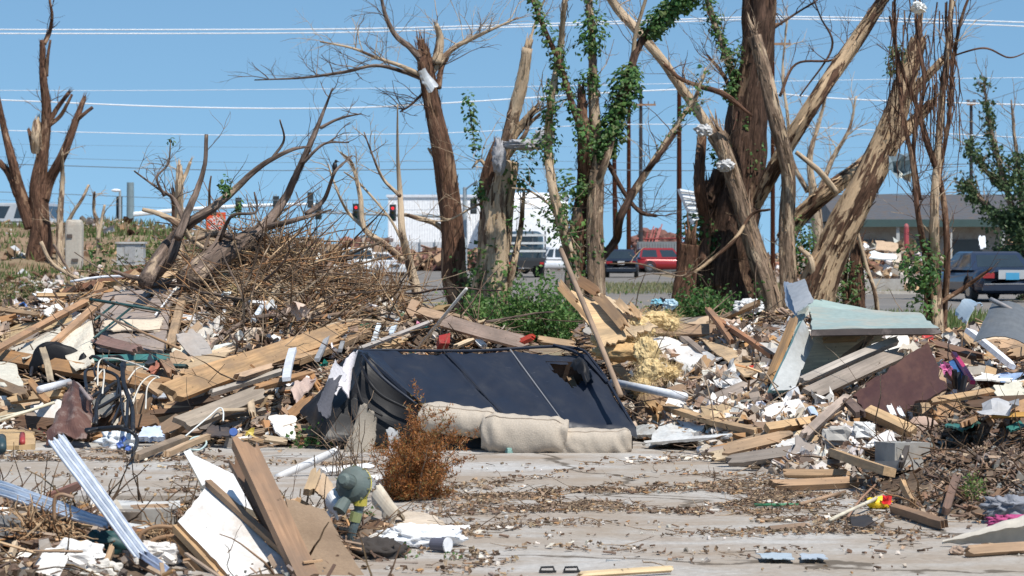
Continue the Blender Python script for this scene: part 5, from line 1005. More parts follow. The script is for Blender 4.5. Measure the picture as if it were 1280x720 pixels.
# black armchair 
t = thing('armchair', 'black leather armchair half buried behind the long orange-brown beam', 'armchair', S(70, 490, .4)); mb = MB(); c = S(72, 458, .15)
lump(mb, c, (.46, .14, .38), BLK, .08, 2, 20, sharp=.75, ax=(Vector((.95, 0, -.3)), Vector((0, 1, 0)), Vector((.3, 0, .95)))); mb.build('backrest', LEATH, t, smooth=True)
mb = MB(); lump(mb, S(70, 486, .35), (.4, .16, .1), BLK, .12, 2, 16, sharp=.7); mb.build('seat', LEATH, t, smooth=True); mb = MB(); lump(mb, S(104, 464, .2), (.1, .12, .3), BLK, .1, 2, 14); mb.build('armrest', LEATH, t, smooth=True)
mb = MB(); tube(mb, catmull([S(38, 470, .26), S(44, 448, .27), S(60, 433, .28), S(82, 431, .28), S(94, 445, .28), S(99, 470, .26)], 6), .014, 8, (.02, .02, .025)); mb.build('piping', LEATH, t, smooth=True)
# rusty sheet
o = Q('rusty dark brown curved metal sheet standing near the wheel frame', [(88, 479, .95), (119, 500, .9), (110, 554, .3), (53, 553, .3)], (.13, .065, .05), .006, 'metal_sheet', 'metal sheet', RUST, nx=18, ny=14, rough=.03, bend=.05)
T('curved dull lip pipe at the top of the rusty sheet', [(84, 480, .95), (96, 480, 1.0), (108, 494, 1.0), (113, 500, 1.0)], 5, (.3, .24, .22), 'pipe', f=.9, mat=RUST)
# tangled chair frame
t = thing('wheel_frame', 'tangled black tubular office chair frame right of the rusty sheet', 'chair frame', S(142, 556, .4))
K_ = (.014, .014, .016)
for nm, p, r in (('frame_tube', [(112, 448), (120, 446), (150, 462), (156, 456), (150, 446), (135, 446)], 4), ('frame_tube', [(109, 492), (109, 462), (146, 470), (146, 500)], 4.5), ('frame_tube', [(153, 455), (155, 480), (165, 510), (166, 540)], 6), ('frame_tube', [(150, 482), (152, 510), (160, 540)], 3), ('frame_tube', [(154, 498), (140, 530)], 3.5), ('frame_tube', [(112, 498), (145, 478), (152, 472)], 5), ('frame_tube', [(118, 512), (130, 506), (150, 494)], 5), ('frame_tube', [(128, 448), (118, 460), (122, 480)], 3), ('base_ring', [(108, 540), (130, 535), (160, 538), (171, 548), (168, 562), (160, 566)], 5), ('base_bar', [(108, 538), (155, 534)], 7), ('frame_tube', [(120, 530), (122, 500), (136, 486)], 5), ('frame_tube', [(160, 500), (158, 530), (154, 536)], 4)):
    mb = MB(); pp = catmull([S(a, b_, .85 + nrand(.04)) for a, b_ in p], 5); tube(mb, pp, r * pp[0].y / F / 2, 8, K_, .1); mb.build(nm, PLASTIC, t, smooth=True)
mb = MB(); panel(mb, [S(112, 500, .75), S(144, 490, .8), (S(140, 512, .7)), S(116, 516, .7)], .02, (.16, .16, .15), 6, 6, .03, .02); mb.build('seat_pan', RUST, t)
for i, p in enumerate(([(122, 482), (124, 452), (138, 448), (152, 450), (172, 456), (185, 462)], [(166, 502), (176, 480), (188, 470), (198, 471)], [(182, 511), (184, 485), (192, 474), (200, 472)], [(118, 475), (130, 462), (128, 492)], [(160, 475), (170, 462), (180, 458)])):
    T(('longest white cable looping over the black chair frame', 'white cable loop between the frame and the teal square', 'second white cable loop beside the teal square', 'short white cable twisted inside the black chair frame', 'short white cable arching right of the black chair frame')[i], p, 2.2, (.66, .62, .54), 'cable', 'cable', f=.95 if i != 3 else .9, n=6)
# bags & boxes on the base of the left heap
mb = MB(); lump(mb, S(147, 552, .35), (.26, .18, .15), (.74, .78, .82), .55, 3, 22); o = mb.build('plastic_bag', PLASTIC, smooth=True, **tags('crumpled white bag with blue print at the foot of the chair frame', 'bag'))
mb = MB(); [scrap(mb, S(x, y, .5), .04, (.06, .13, .4), Vector((nrand(.2), -1, .3)), .3, 3) for x, y in ((150, 556), (160, 560), (155, 549))]; q_ = mb.build('blue_print', FLAT); q_.parent = o; q_.location = Vector(q_['_w']) - Vector(o['_w'])
Q('white carton with pale blue top left of the dark beam', [(176, 531, .5), (200, 530, .45), (208, 546, .35), (172, 546, .4)], (.5, .58, .72), .05, 'carton', 'carton')
Q('tan cardboard box side low at the left edge', [(-8, 535, .3), (44, 538, .3), (45, 556, .28), (-8, 556, .28)], (.52, .36, .19), .08, 'cardboard_box', 'box', f=.3)
T('red drink can standing before the tan cardboard box', [(28, 543), (28, 553)], 7, (.35, .05, .05), 'drink_can', 'can', f=.42, n=12)
T('dark bottle-like bucket at the far left edge', [(2, 548), (2, 560)], 12, (.03, .06, .07), 'bucket', 'bucket', f=.4, n=12)
mb = MB(); tube(mb, [S(292, 541, .4), S(292, 541, .4) + Vector((0, -.02, .01))], .03, 16, (.03, .09, .3)); mb.build('jar_lid', PLASTIC, **tags('round blue lid in the litter left of the sofa', 'lid'))
mb = MB(); scrap(mb, S(312, 541, .3), .06, (.55, .42, .08), None, .5); mb.build('plastic_scrap', PLASTIC, **tags('yellow scrap just right of the blue lid', 'scrap'))
B('tan lath low in the litter nearest the leafy weed', 326, 547, 360, 552, 7, PALE, .35, .35, .03); B('grey-brown driftwood-like board low in front of the ragged block', 168, 572, 232, 547, 12, (.36, .27, .19), .3, .25); B('tan board lying right of the driftwood-like board', 208, 568, 262, 545, 7, (.5, .35, .22), .3, .25)
Q('dark slate slab in the litter below the faded timber', [(262, 530), (288, 532), (290, 548), (252, 546)], (.07, .06, .06), f=.3); Q('white crumpled sheet left of the sofa arm', [(334, 518), (372, 520), (370, 546), (345, 542)], (.72, .7, .66), f=.3, rough=.03, mat=PLAS)
Q('pinkish cloth strip folded against the sofa arm', [(362, 486), (392, 462), (398, 476), (372, 498)], (.5, .38, .33), f=.3, rough=.04, mat=CLOTH)
T('thin bent white tube in the litter below the faded timber', [(232, 545), (262, 520), (274, 510), (279, 514), (279, 526)], 2, (.7, .72, .7), 'tube', 'tube', f=.5)
T('pale green hose coil at the foot of the left heap', [(234, 556), (240, 548), (252, 546), (258, 554), (250, 562), (236, 562)], 2.6, (.5, .62, .6), 'hose', 'hose', f=.35)
# ---- brush heap extras
Q('tan cardboard sheet lying on top of the brush heap', [(263, 336), (293, 334), (300, 356), (283, 368)], (.46, .33, .17), f=.25, rough=.03, mat=BITS)
Q('olive cloth scrap under the cardboard on the brush heap', [(284, 352), (304, 348), (300, 380), (288, 366)], (.24, .2, .09), f=.2, rough=.04, mat=CLOTH)
B('pale split board leaning on the brush heap', 335, 385, 352, 352, 8, PALE, .3, .3); B('white window strip standing in the brush heap', 316, 402, 330, 380, 6, (.6, .65, .7), .35, .35, .03, 'trim_strip', 'trim', mat=PAINT)
B('white window strip lying flat in the brush heap', 308, 378, 334, 379, 4, (.68, .7, .72), .35, .35, .03, 'trim_strip', 'trim', mat=PAINT); B('shortest white strip in the brush heap, left of the leaning pair', 281, 384, 279, 402, 4, WHT, .3, .3, .03, 'trim_strip', 'trim', mat=PAINT)
for lb, p, w_ in (('long pale branch lying level at the right of the brush heap', [(375, 400), (430, 392), (492, 384)], 6), ('pale branch slanting down right across the brush heap', [(412, 370), (450, 384), (485, 405)], 5), ('dark branch along the foot of the brush heap', [(255, 440), (300, 405), (330, 395), (400, 392)], 6), ('forked dark branch leaning on the right of the brush heap', [(395, 345), (370, 372), (345, 400)], 6), ('grey branch lying near the top of the brush heap', [(300, 360), (350, 335), (400, 330), (440, 322)], 6), ('pale bark-free branch at the centre of the brush heap', [(255, 385), (300, 372), (340, 378)], 5), ('pair of dark poles leaning right of the brush heap', [(330, 425), (380, 368), (402, 348)], 4), ('pale forked stick before the left bank grass', [(51, 302), (66, 330), (100, 350)], 5), ('second pale stick crossing before the bank grass', [(67, 305), (80, 328), (92, 345)], 3.5), ('thin dark branch lying low over the brush heap right end', [(400, 410), (440, 400), (500, 405)], 3)):
    T(lb, p, w_, (1, 1, 1), 'branch', 'branch', mat=random.choice([BARK_F, TWIG, BARK_P]), f=.35 if p[0][0] > 90 else 27.5, n=7, rough=.12)
# ---- behind and above the sofa
B('slim grey rod standing left of the sofa, nearest its torn lining', 425, 438, 440, 402, 5, (.4, .4, .4), .3, .2, .03, 'metal_rod', 'rod', mat=DULL, brk=(False, False)); B('grey rod standing left of the nearest rod, with a bent tip', 396, 450, 410, 420, 6, (.45, .46, .47), .35, .25, .03, 'metal_rod', 'rod', mat=DULL, brk=(False, False))
B('bright green strip on top of the heap behind the sofa', 452, 409, 514, 391, 6, (.02, .17, .09), .2, .15, .03, 'trim_board', 'trim', mat=PAINT, brk=(False, False))
B('pale blue-white strip standing under the green strip, left one', 467, 428, 475, 404, 6, (.6, .66, .7), .3, .25, .03, 'trim_strip', 'trim', mat=PAINT); B('pale blue-white strip standing under the green strip, right one', 489, 418, 497, 397, 6, (.55, .63, .7), .3, .25, .03, 'trim_strip', 'trim', mat=PAINT)
B('long thin weathered strip lying just behind the sofa top', 448, 437, 552, 397, 5, (.4, .36, .33), .35, .25, .03); B('tan stud parallel to the weathered strip behind the sofa', 468, 436, 562, 408, 13, (.55, .38, .21), .3, .25, .045, 'beam', BE)
B('pinkish weathered beam sloping right behind the sofa', 556, 402, 668, 432, 17, (.46, .34, .27), .5, .4, .05, 'beam', BE, nrm=Vector((0, -.95, .3)), brk=(False, True)); B('short tan beam end at the peak behind the sofa', 524, 390, 562, 400, 14, (.5, .34, .22), .45, .4, .05, 'beam', BE, brk=(False, False)); B('brown block beside the peak behind the sofa', 540, 387, 562, 386, 13, (.4, .27, .13), .2, .2)
Q('red painted block under the peak behind the sofa', [(549, 419), (563, 416), (562, 430), (549, 430)], (.3, .025, .02), .06, 'block', 'block', f=.4, nx=4, ny=4, edge=.0); B('red tipped end of the pinkish beam, by the roof strap', 650, 428, 668, 420, 7, (.55, .07, .04), .5, .45, .04, 'block', 'block', mat=PAINT)
B('pale lath lying under the pinkish beam', 568, 434, 592, 424, 5, PALE, .45, .4, .03); B('tan board flat between sofa top and roof sheathing', 668, 424, 722, 432, 9, TAN, .4, .4); B('white board stub behind the sofa top centre', 596, 424, 606, 434, 8, WHT, .4, .4, .03, mat=PAINT)
T('slender pale pole leaning right over the sofa top', [(521, 437, .5), (583, 361, 22.6)], 4, (.6, .57, .52), 'wooden_pole', 'pole'); T('tall bare brown pole leaning against the sofa right end', [(776, 494, 19.9), (742, 410, 20.8), (701, 312, 22.2)], 7, (.36, .25, .17), 'wooden_pole', 'pole', mat=WOOD)
# ---- roof sheathing and insulation
t = thing('roof_section', 'splintered light plywood roof section with ribs, right of the sofa', 'roof section', S(760, 430, .2))
for nm, q, cl in (('sheathing', [(700, 356), (742, 372), (792, 420), (752, 436)], (.62, .43, .24)), ('sheathing', [(742, 362), (768, 374), (825, 410), (792, 422)], (.64, .48, .31))):
    mb = MB(); panel(mb, [P(a, b_, 22.9 - (b_ - 350) * .012) for a, b_ in q], .014, cl, 14, 10, .008, .035); mb.build(nm, WOOD, t)
for a, b_, w_, cl in (((744, 366), (784, 412), 13, (.42, .26, .14)), ((700, 352), (722, 378), 6, (.5, .32, .18)), ((698, 358), (738, 400), 6, (.44, .27, .14)), ((716, 346), (748, 366), 13, (.3, .17, .09)), ((770, 374), (790, 394), 9, (.58, .4, .24)), ((786, 380), (802, 398), 8, (.55, .36, .2))):
    mb = MB(); board(mb, P(*a, 22.75 - (a[1] - 350) * .012), P(*b_, 22.75 - (b_[1] - 350) * .012), w_ * .0065, .03, cl, Vector((-.3, -.8, .3))); mb.build('rib', WOOD, t)
t = thing('insulation', 'fluffy yellow insulation batt torn open below the plywood roof section', 'insulation', S(780, 470, .2)); IN = m_paint('insulation_wool', (.45, .33, .17), .35, 1., bump=1., lo=.55, fine=40); IC = (.66, .5, .26)
mb = MB(); lump(mb, P(772, 420, 22.4), (.42, .3, .24), IC, .15, 2.5, 24); lump(mb, P(775, 440, 22.1), (.42, .25, .15), (.56, .36, .17), .25, 3, 20); mb.build('batt', IN, t, smooth=True)
mb = MB()
for cx, cy, Y_, d in ((800, 412, 22.3, (.22, .2, .2)), (820, 400, 22.5, (.24, .2, .14)), (838, 405, 22.4, (.14, .14, .12)), (808, 440, 22.0, (.2, .18, .22)), (815, 462, 21.7, (.18, .16, .18)), (838, 466, 21.8, (.14, .14, .1)), (804, 482, 21.4, (.12, .1, .12))):
    lump(mb, P(cx, cy, Y_), d, IC, .3, 2.4, 20)
    for _ in range(1300):
        q = P(cx, cy, Y_) + Vector((random.gauss(0, d[0] * .33), random.gauss(0, d[1] * .3), random.gauss(0, d[2] * .36))); dd = (q - P(cx, cy, Y_)).normalized() + rvec() * .7; s_ = rvec() * R(.0007, .0018)
        mb.add([q - s_, q + s_, q + dd * R(.015, .05)], [(0, 1, 2)], vcol(IC, .12))
mb.build('wool', IN, t)
# ---- right heap
B('orange board slanting down right behind the sofa end', 768, 455, 822, 512, 11, (.52, .33, .16), .2, .25); T('white plastic pipe sticking out right of the sofa end', [(766, 478, .7), (856, 496, .6)], 10, (.68, .7, .74), 'pipe', n=14)
Q('white painted board lying flat at the foot of the right heap', [(829, 523), (884, 530), (876, 546), (806, 556)], (.66, .67, .66), .02, f=.22); B('white strip lying along the front of the white painted board', 804, 554, 914, 545, 6, WHT, .25, .25, .02, 'trim_strip', 'trim', mat=PAINT); Q('white board end poking from under the sofa right end', [(783, 532), (820, 530), (818, 541), (788, 545)], (.6, .6, .58), .03, f=.3)
B('tan stud lying low over the white painted board', 831, 508, 950, 540, 10, (.54, .36, .2), .35, .3, .04); B('short clean tan block lying level in the white rubble', 958, 536, 1024, 526, 12, (.58, .38, .2), .4, .35, .05, brk=(False, True), nrm=Vector((0, -.7, .7)))
B('brown post stub sticking up from the torn white sheet', 866, 474, 888, 446, 15, (.34, .21, .11), .35, .45, .06); Q('large torn white paper sheet spread on the right heap', [(810, 424), (852, 424), (905, 452), (858, 468)], (.74, .72, .69), f=.2, rough=.03, nx=16, ny=14, mat=PLAS)
Q('second torn white sheet below the brown post stub', [(880, 456), (915, 450), (930, 476), (896, 486)], (.72, .7, .67), f=.2, rough=.04, mat=PLAS); Q('broad tan plywood sheet on the crest of the right heap', [(866, 416), (905, 418), (962, 462), (930, 470)], (.6, .43, .26), f=.16, mat=WOOD); B('splintered dark timber running down beside the insulation', 838, 410, 890, 452, 9, (.3, .24, .2), .3, .25)
B('reddish board crossing over the right heap towards the teal slab', 897, 400, 968, 447, 7, (.38, .18, .09), .45, .4); B('short reddish board crossing the other crest board', 884, 386, 916, 428, 8, (.36, .19, .1), .4, .35); B('tan pole-like board rising right on the crest', 862, 416, 950, 378, 7, (.5, .34, .2), .3, .2)
Q('pale grey panel standing left of the tall teal-edged panel', [(960, 408), (990, 405), (982, 442), (948, 440)], (.44, .43, .42), .03, f=.3); Q('tall pale panel with teal edge propping the teal slab', [(1004, 398, 20.6), (1018, 428, 20.7), (992, 488, 19.9), (962, 488, 19.9)], (.42, .43, .42), .035, side=(.16, .3, .29), nx=10, ny=16, edge=.006, rough=.006)
B('brown board behind the tall teal-edged panel', 994, 396, 958, 482, 13, (.42, .25, .12), 20.95, 20.4, .03, nrm=Vector((-.7, -.6, .3)))
o = Q('shiny folded sheet metal duct on the crest above the teal slab', [(982, 356, 21.6), (1006, 348, 21.5), (1018, 376, 21.1), (994, 392, 21.0)], (.42, .44, .46), .01, 'metal_duct', 'duct', GALV, edge=.008, rough=.006); Q('dark side of crushed metal duct next to the shiny one', [(980, 352, 21.7), (996, 354, 21.5), (996, 396, 21.1), (980, 380, 21.4)], (.4, .45, .52), .01, 'metal_duct', 'duct', GALV, edge=.01)
t = thing('roof_slab', 'teal topped slab with dark front edge on the right heap', 'slab', P(1095, 415, 20.6)); TE = (.29, .365, .345)
TEAL = m_paint('teal_paint', (.42, .33, .26), .55, .6, lo=.47, bump=.4)
mb = MB(); panel(mb, [P(1011, 382, 21.9), P(1150, 391, 21.9), P(1177, 412, 20.3), P(1014, 413, 20.3)], .03, TE, 26, 14, .012, .012); mb.build('top', TEAL, t)
mb = MB(); board(mb, P(1014, 416.5, 20.28), P(1178, 414.5, 20.28), .045, .05, (.07, .055, .05), Vector((0, -1, .2)), 10, .003, (False, True)); mb.build('front_edge', RUST, t)  # near-black strip along the front of the slab
mb = MB(); panel(mb, [P(1000, 373, 21.95), P(1030, 374, 22.0), P(1116, 392, 22.0), P(1006, 388, 21.9)], .03, (.27, .36, .34), 12, 6, .01, .03); panel(mb, [P(1001, 374, 21.9), P(1013, 383, 21.4), P(990, 415, 20.9), P(978, 428, 21.0)], .02, (.28, .36, .34), 6, 8, .01, .01); mb.build('raised_edge', TEAL, t)
# clapboard underside
t = thing('clapboard_wall', 'cream clapboard wall piece under the teal slab', 'wall piece', P(1035, 470, 21))
for i in range(7): mb = MB(); y = 424 + i * 8; board(mb, P(1016 - i * 3, y + 2, 21.0 - i * .03), P(1108 - i * 6, y - 3, 21.1 - i * .03), .062, .012, (.68, .58, .4), Vector((0, -.9, .45)), 4, .003, (False, True)); mb.build('clapboard', WOOD, t)
B('long weathered grey board slanting up under the teal slab, upper one', 1000, 478, 1124, 424, 10, (.42, .37, .32), 19.9, 20.5, .05, 'beam', BE); B('broad grey-brown plank below the upper weathered board', 1006, 496, 1128, 440, 20, (.3, .25, .21), 19.75, 20.4, .04)
B('dark bent rod-like stick across the clapboard wall piece', 1045, 478, 1082, 428, 4, (.06, .05, .04), 20.1, 20.6, .02)
B('crosswise tan board glimpsed under the teal slab front', 1028, 424, 1078, 422, 8, (.45, .3, .16), 20.9, 20.9); B('diagonal dark stud under the middle of the teal slab', 1050, 450, 1092, 420, 6, (.3, .22, .15), 20.7, 20.7)
Q('large dark maroon board leaning in the middle of the right heap', [(1062, 492, 19.4), (1160, 426, 20.3), (1188, 486, 19.7), (1092, 534, 18.9)], (.06, .024, .019), .02, mat=m_paint('maroon_board', (.13, .06, .04), .5, .5, lo=.5), nx=16, ny=12, edge=.025)
B('pinkish broken lath on the top edge of the maroon board', 1088, 440, 1142, 414, 9, (.5, .33, .22), .4, .4); Q('small red painted chip at the right end of the teal slab', [(1152, 418), (1168, 417), (1166, 425), (1153, 424)], RED, .02, f=.6, nx=3, ny=3, edge=0)
B('dark brown broad rafter right of the maroon board', 1156, 428, 1226, 448, 14, (.24, .13, .08), .5, .4, .05); B('brown rafter behind the pink and blue things', 1168, 440, 1230, 462, 10, (.2, .12, .08), .35, .3)
B('clean tan post lying forward from the maroon board', 1084, 514, 1142, 541, 15, (.55, .37, .2), .6, .75, .06, brk=(False, False), nrm=Vector((0, -.6, .8))); B('tan post end lying below the white concrete rubble', 1042, 566, 1112, 590, 15, (.5, .33, .18), .35, .5, .05, brk=(False, False), nrm=Vector((.2, -.5, .85)))
B('white vinyl strip poking up left of the maroon board foot', 1110, 505, 1118, 522, 7, WHT, .7, .7, .02, 'trim_strip', 'trim', mat=PAINT); B('second white vinyl strip right beside the first', 1122, 508, 1130, 524, 6, (.66, .68, .7), .7, .7, .02, 'trim_strip', 'trim', mat=PAINT); B('blue-white vent slats standing in the rubble under the clapboards', 1012, 508, 1020, 522, 9, (.45, .55, .68), .4, .4, .02, 'trim_strip', 'trim', mat=PAINT)
B('longest tan board running to the right edge over the crates', 1157, 503, 1300, 476, 9, (.5, .33, .18), .8, .5, .03); B('tan beam behind the grey sheet bottom at the right edge', 1258, 446, 1300, 436, 13, (.48, .3, .16), .3, .3, .05)
B('white coated long board slanting down right of the rafters', 1212, 414, 1268, 460, 13, (.75, .75, .77), .75, .6, .04, mat=PAINT, nrm=Vector((.4, -.6, .6)), brk=(False, True)); B('cardboard-brown backing left of the white coated long board', 1206, 416, 1222, 434, 16, (.42, .28, .16), .6, .6, .03)
Q('large grey plastic sheet bent to a peak at the right edge', [(1240, 378, 21.2), (1300, 412, 21.0), (1300, 446, 20.5), (1216, 428, 20.6)], (.13, .14, .15), .006, 'plastic_sheet', 'sheet', PLASTIC, bend=.1, nx=14, edge=.005, rough=.008); T('grey metal rail along the top of the grey plastic sheet', [(1238, 374, 21.1), (1262, 386, 21), (1300, 411, 20.9)], 6, (.3, .3, .31), 'rail', 'rail', mat=DULL)
Q('crumpled shiny blue-grey plastic left of the grey sheet', [(1190, 392, 21.8), (1226, 374, 22), (1232, 388, 21.6), (1206, 402, 21.5)], (.38, .45, .5), .006, 'plastic_sheet', 'sheet', m_flat('clear_plastic', .12, 0, .8), rough=.05, bend=.06)
Q('blue book-like panel with dark pink edge in the right heap', [(1186, 452, .7), (1196, 446, .72), (1210, 474, .6), (1198, 480, .6)], (.04, .12, .3), .05, 'book', 'book', PLASTIC, side=(.45, .03, .12), nx=3, ny=3, edge=0, rough=0)
B('dark pink folded strip right of the blue book-like panel', 1192, 442, 1216, 478, 6, (.45, .025, .11), .8, .7, .03, 'plastic_strip', 'strip', mat=PLASTIC, brk=(False, False)); mb = MB(); [scrap(mb, S(x, y, .75), .06, (.6, .16, .36), None, .7, 4) for x, y in ((1180, 462), (1186, 466), (1183, 458))]; mb.build('cloth', CLOTH, **tags('bright pink crumpled cloth left of the blue book-like panel', 'cloth'))
mb = MB(); [box(mb, S(1194 + i * 5, 474 + i * 4, .75), (.03, .03, .15), (.02, .02, .025), rot3(.3)) for i in range(3)]; mb.build('black_case', PLASTIC, **tags('row of black plastic cases below the blue book-like panel', 'case'))
Q('white paper spread under the long board at the right edge', [(1208, 474), (1240, 464), (1300, 468), (1300, 480), (1222, 486)][:4], (.76, .74, .68), f=.35, rough=.02); Q('pale blue paper sheet at the right edge above the white paper', [(1244, 468), (1300, 458), (1300, 468), (1250, 474)], (.35, .48, .72), f=.45, rough=.02)
for i, (x0, y0, x1, y1, w_) in enumerate(((1168, 520, 1200, 503, 18), (1206, 530, 1250, 506, 13), (1232, 502, 1236, 526, 12), (1262, 500, 1266, 522, 12), (1262, 514, 1300, 500, 16), (1236, 520, 1290, 518, 6))):
    B(('broad brown crate side leftmost under the longest tan board', 'crate board slanting up right of the broad crate side', 'short upright crate slat left of the plastic film', 'short upright crate slat right of the plastic film', 'crate end board at the right edge', 'thin orange slat lying under the upright crate slats')[i], x0, y0, x1, y1, w_, (.46, .27, .14) if i != 5 else (.55, .3, .08), .5, .45, .03, nrm=Vector((nrand(.3), -.9, .3)))
mb = MB(); scrap(mb, S(1249, 512, .55), .2, (.4, .4, .41), None, .5, 4); mb.build('plastic_scrap', PLASTIC, **tags('grey plastic film between the two upright crate slats', 'scrap'))
Q('dark teal metal scrap lying behind the soil heap', [(1180, 534), (1210, 520), (1226, 530), (1200, 540)], (.03, .15, .13), f=.3); Q('second teal scrap behind the soil heap near the right edge', [(1256, 534), (1276, 526), (1284, 534), (1262, 540)], (.03, .15, .13), f=.3)
mb = MB(); lump(mb, S(1152, 538, .35), (.24, .06, .2), (.5, .36, .29), .1, 2, 14); mb.build('curved_shell', PLAS, smooth=True, **tags('pinkish curved shell fragment left of the soil heap', 'fragment')); T('thin pale cable arching down left of the soil heap', [(1128, 572), (1126, 550), (1136, 536), (1148, 532)], 3, (.6, .52, .42), 'cable', 'cable', f=.5)
mb = MB(); lump(mb, S(1080, 538, .4), (.15, .1, .1), (.74, .74, .72), .45, 2.6, 12, sharp=.5); mb.build('appliance_part', PAINT, **tags('broken white moulded piece with grey hollows in the right rubble', 'moulded part'))
mb = MB(); lump(mb, S(1046, 545, .35), (.17, .1, .12), (.42, .4, .37), .45, 2, 9, sharp=.6); mb.build('concrete_chunk', PLAS, **tags('grey angular concrete chunk left of the broken moulded piece', 'concrete chunk')); mb = MB(); lump(mb, S(1092, 563, .35), (.12, .1, .1), (.75, .72, .68), .4, 2.5, 10); mb.build('plaster_rock', PLAS, **tags('round white plaster rock right above the lower tan post', 'rock'))
mb = MB(); box(mb, S(1128, 566, .2), (.26, .2, .13), (.3, .29, .27), rot3(.15)); mb.build('concrete_block', PLAS, **tags('grey concrete block half under the soil heap', 'concrete block')); mb = MB(); box(mb, S(1116, 582, .2), (.3, .2, .06), (.36, .35, .33), rot3(.1)); mb.build('paving_slab', PLAS, **tags('grey flat paving slab below the grey concrete block', 'paving slab'))
Q('white strip of broken panel in the centre of the right rubble', [(966, 560), (1004, 542), (1010, 550), (974, 566)], (.66, .64, .6), .02, f=.3); B('tall splintered grey board leaning in the right rubble', 1004, 546, 1060, 496, 11, (.42, .33, .27), .4, .5)
B('dark splintered board leaning against the maroon board foot', 1058, 500, 1078, 520, 12, (.16, .11, .09), .6, .6); T('grey clay pipe with brown ring in the rubble', [(1000, 382), (1004, 384)], 3, (.3, .3, .3), 'pipe', f=.3)
B('black bundle with pale blue plastic near the tree stump', 814, 390, 834, 372, 9, (.02, .02, .025), 23.6, 23.6, .06, 'bundle', 'bundle', mat=PLASTIC); mb = MB(); lump(mb, P(838, 380, 23.5), (.12, .1, .08), (.35, .5, .58), .5, 3, 12); lump(mb, P(822, 378, 23.6), (.1, .1, .06), (.2, .45, .55), .5, 3, 12); mb.build('plastic_bag', PLASTIC, **tags('pale blue plastic bag beside the black bundle', 'bag')); mb = MB(); lump(mb, P(936, 383, 23.8), (.24, .14, .12), (.6, .6, .58), .5, 3, 14); mb.build('plastic_bag', PLASTIC, **tags('pale grey bag at the foot of the crossing limb', 'bag'))
# ---- slab, right middle 
B('thick brown plank lying level in front of the right rubble', 962, 607, 1072, 602, 13, (.42, .27, .16), .25, .25, .04, nrm=Vector((0, -.6, .8))); B('darker plank lying just behind the thick brown plank', 978, 592, 1066, 592, 9, (.4, .26, .15), .25, .25, .04); B('short dark wood strip lying alone on the slab', 960, 662, 1012, 657, 6, (.27, .18, .12), .03, .03, .03)
T('dark green stick lying on the slab litter', [(943, 631), (998, 631)], 4, (.05, .2, .1), 'stick', 'stick', f=.05); T('long white stick pointing at the yellow bag', [(1037, 650), (1104, 619)], 5, (.72, .66, .52), 'stick', 'stick', f=.15, mat=WOOD); T('brown stick rising right beyond the green stick', [(1001, 630), (1056, 615)], 5, (.42, .28, .18), 'stick', 'stick', f=.12, mat=WOOD); T('thin curved brown twig over the brown stick', [(1060, 646), (1075, 625), (1094, 606)], 3, (.35, .2, .13), 'stick', 'stick', f=.2, mat=WOOD)
mb = MB(); lump(mb, S(1098, 629, .12), (.13, .09, .07), (.85, .58, .02), .4, 3, 14); o = mb.build('plastic_bag', PLASTIC, smooth=True, **tags('crumpled bright yellow wrapper with a red patch by the soil heap', 'wrapper')); mb = MB(); scrap(mb, S(1108, 625, .2), .05, (.6, .03, .03), Vector((0, -1, .5))); q_ = mb.build('red_patch', PLASTIC); q_.parent = o; q_.location = Vector(q_['_w']) - Vector(o['_w'])
B('dark brown plank sloping down right of the yellow wrapper', 1112, 634, 1180, 656, 13, (.28, .17, .1), .2, .15, .04); B('short orange stake leaning on the dark brown plank', 1128, 602, 1142, 630, 7, (.52, .33, .17), .2, .2); B('dark upright shard in front of the soil heap hollow', 1182, 640, 1196, 596, 10, (.18, .11, .08), .12, .2); B('dark pointed shard standing left of the yellow wrapper', 1126, 582, 1136, 552, 6, (.06, .05, .045), .3, .3)
Q('black ragged rubber flap lying flat below the yellow wrapper', [(1058, 652), (1078, 650), (1100, 658), (1066, 662)], (.035, .03, .028), .01, 'rubber_flap', 'rubber', f=.05, rough=.03); Q('flat silver metal strip lying on the slab, left piece', [(944, 694), (994, 692), (996, 700), (948, 701)], (.55, .62, .66), .004, 'metal_strip', 'metal strip', GALV, f=.03, ny=4, rough=.006); Q('flat silver metal strip lying on the slab, right piece', [(996, 692), (1034, 693), (1036, 700), (1000, 701)], (.58, .63, .67), .004, 'metal_strip', 'metal strip', GALV, f=.03, ny=4, rough=.006)
t = thing('curled_floor_sheet', 'cream sheet curled into a cone with cloths inside at the right edge', 'sheet', G(1240, 690)); mb = MB(); vs = []; nu, nv = 24, 14
for i in range(nu + 1):
    for j in range(nv + 1):
        u, v = i / nu, j / nv; a = -1.0 + v * 3.6; r = .008 + .1 * u; c0 = G(1178, 683).lerp(G(1330, 688), u); vs.append(c0 + Vector((nrand(.002), math.cos(a) * r * 1.3, r + math.sin(a) * r + .01 + .01 * mnoise.noise(Vector((u * 9, v * 3, 0))))))
mb.add(vs, [(i * (nv + 1) + j, i * (nv + 1) + j + 1, (i + 1) * (nv + 1) + j + 1, (i + 1) * (nv + 1) + j) for i in range(nu) for j in range(nv)], (.62, .56, .47)); mb.build('sheet', PLASTIC, t, smooth=True)
for lb, x, y, d, cl in (('bright pink patterned cloth in the curled cream sheet', 1268, 660, (.26, .12, .07), (.4, .07, .19)), ('grey cloth heaped at the back of the pink cloth', 1262, 640, (.26, .18, .1), (.23, .24, .27)), ('white cloth strip lying over the pink cloth', 1276, 670, (.2, .08, .05), (.75, .74, .72))):
    mb = MB(); lump(mb, S(x, y, .12) + Vector((0, 0, .03)), d, cl, .6, 3.5, 24); mb.build('cloth', CLOTH, smooth=True, **tags(lb, 'cloth'))
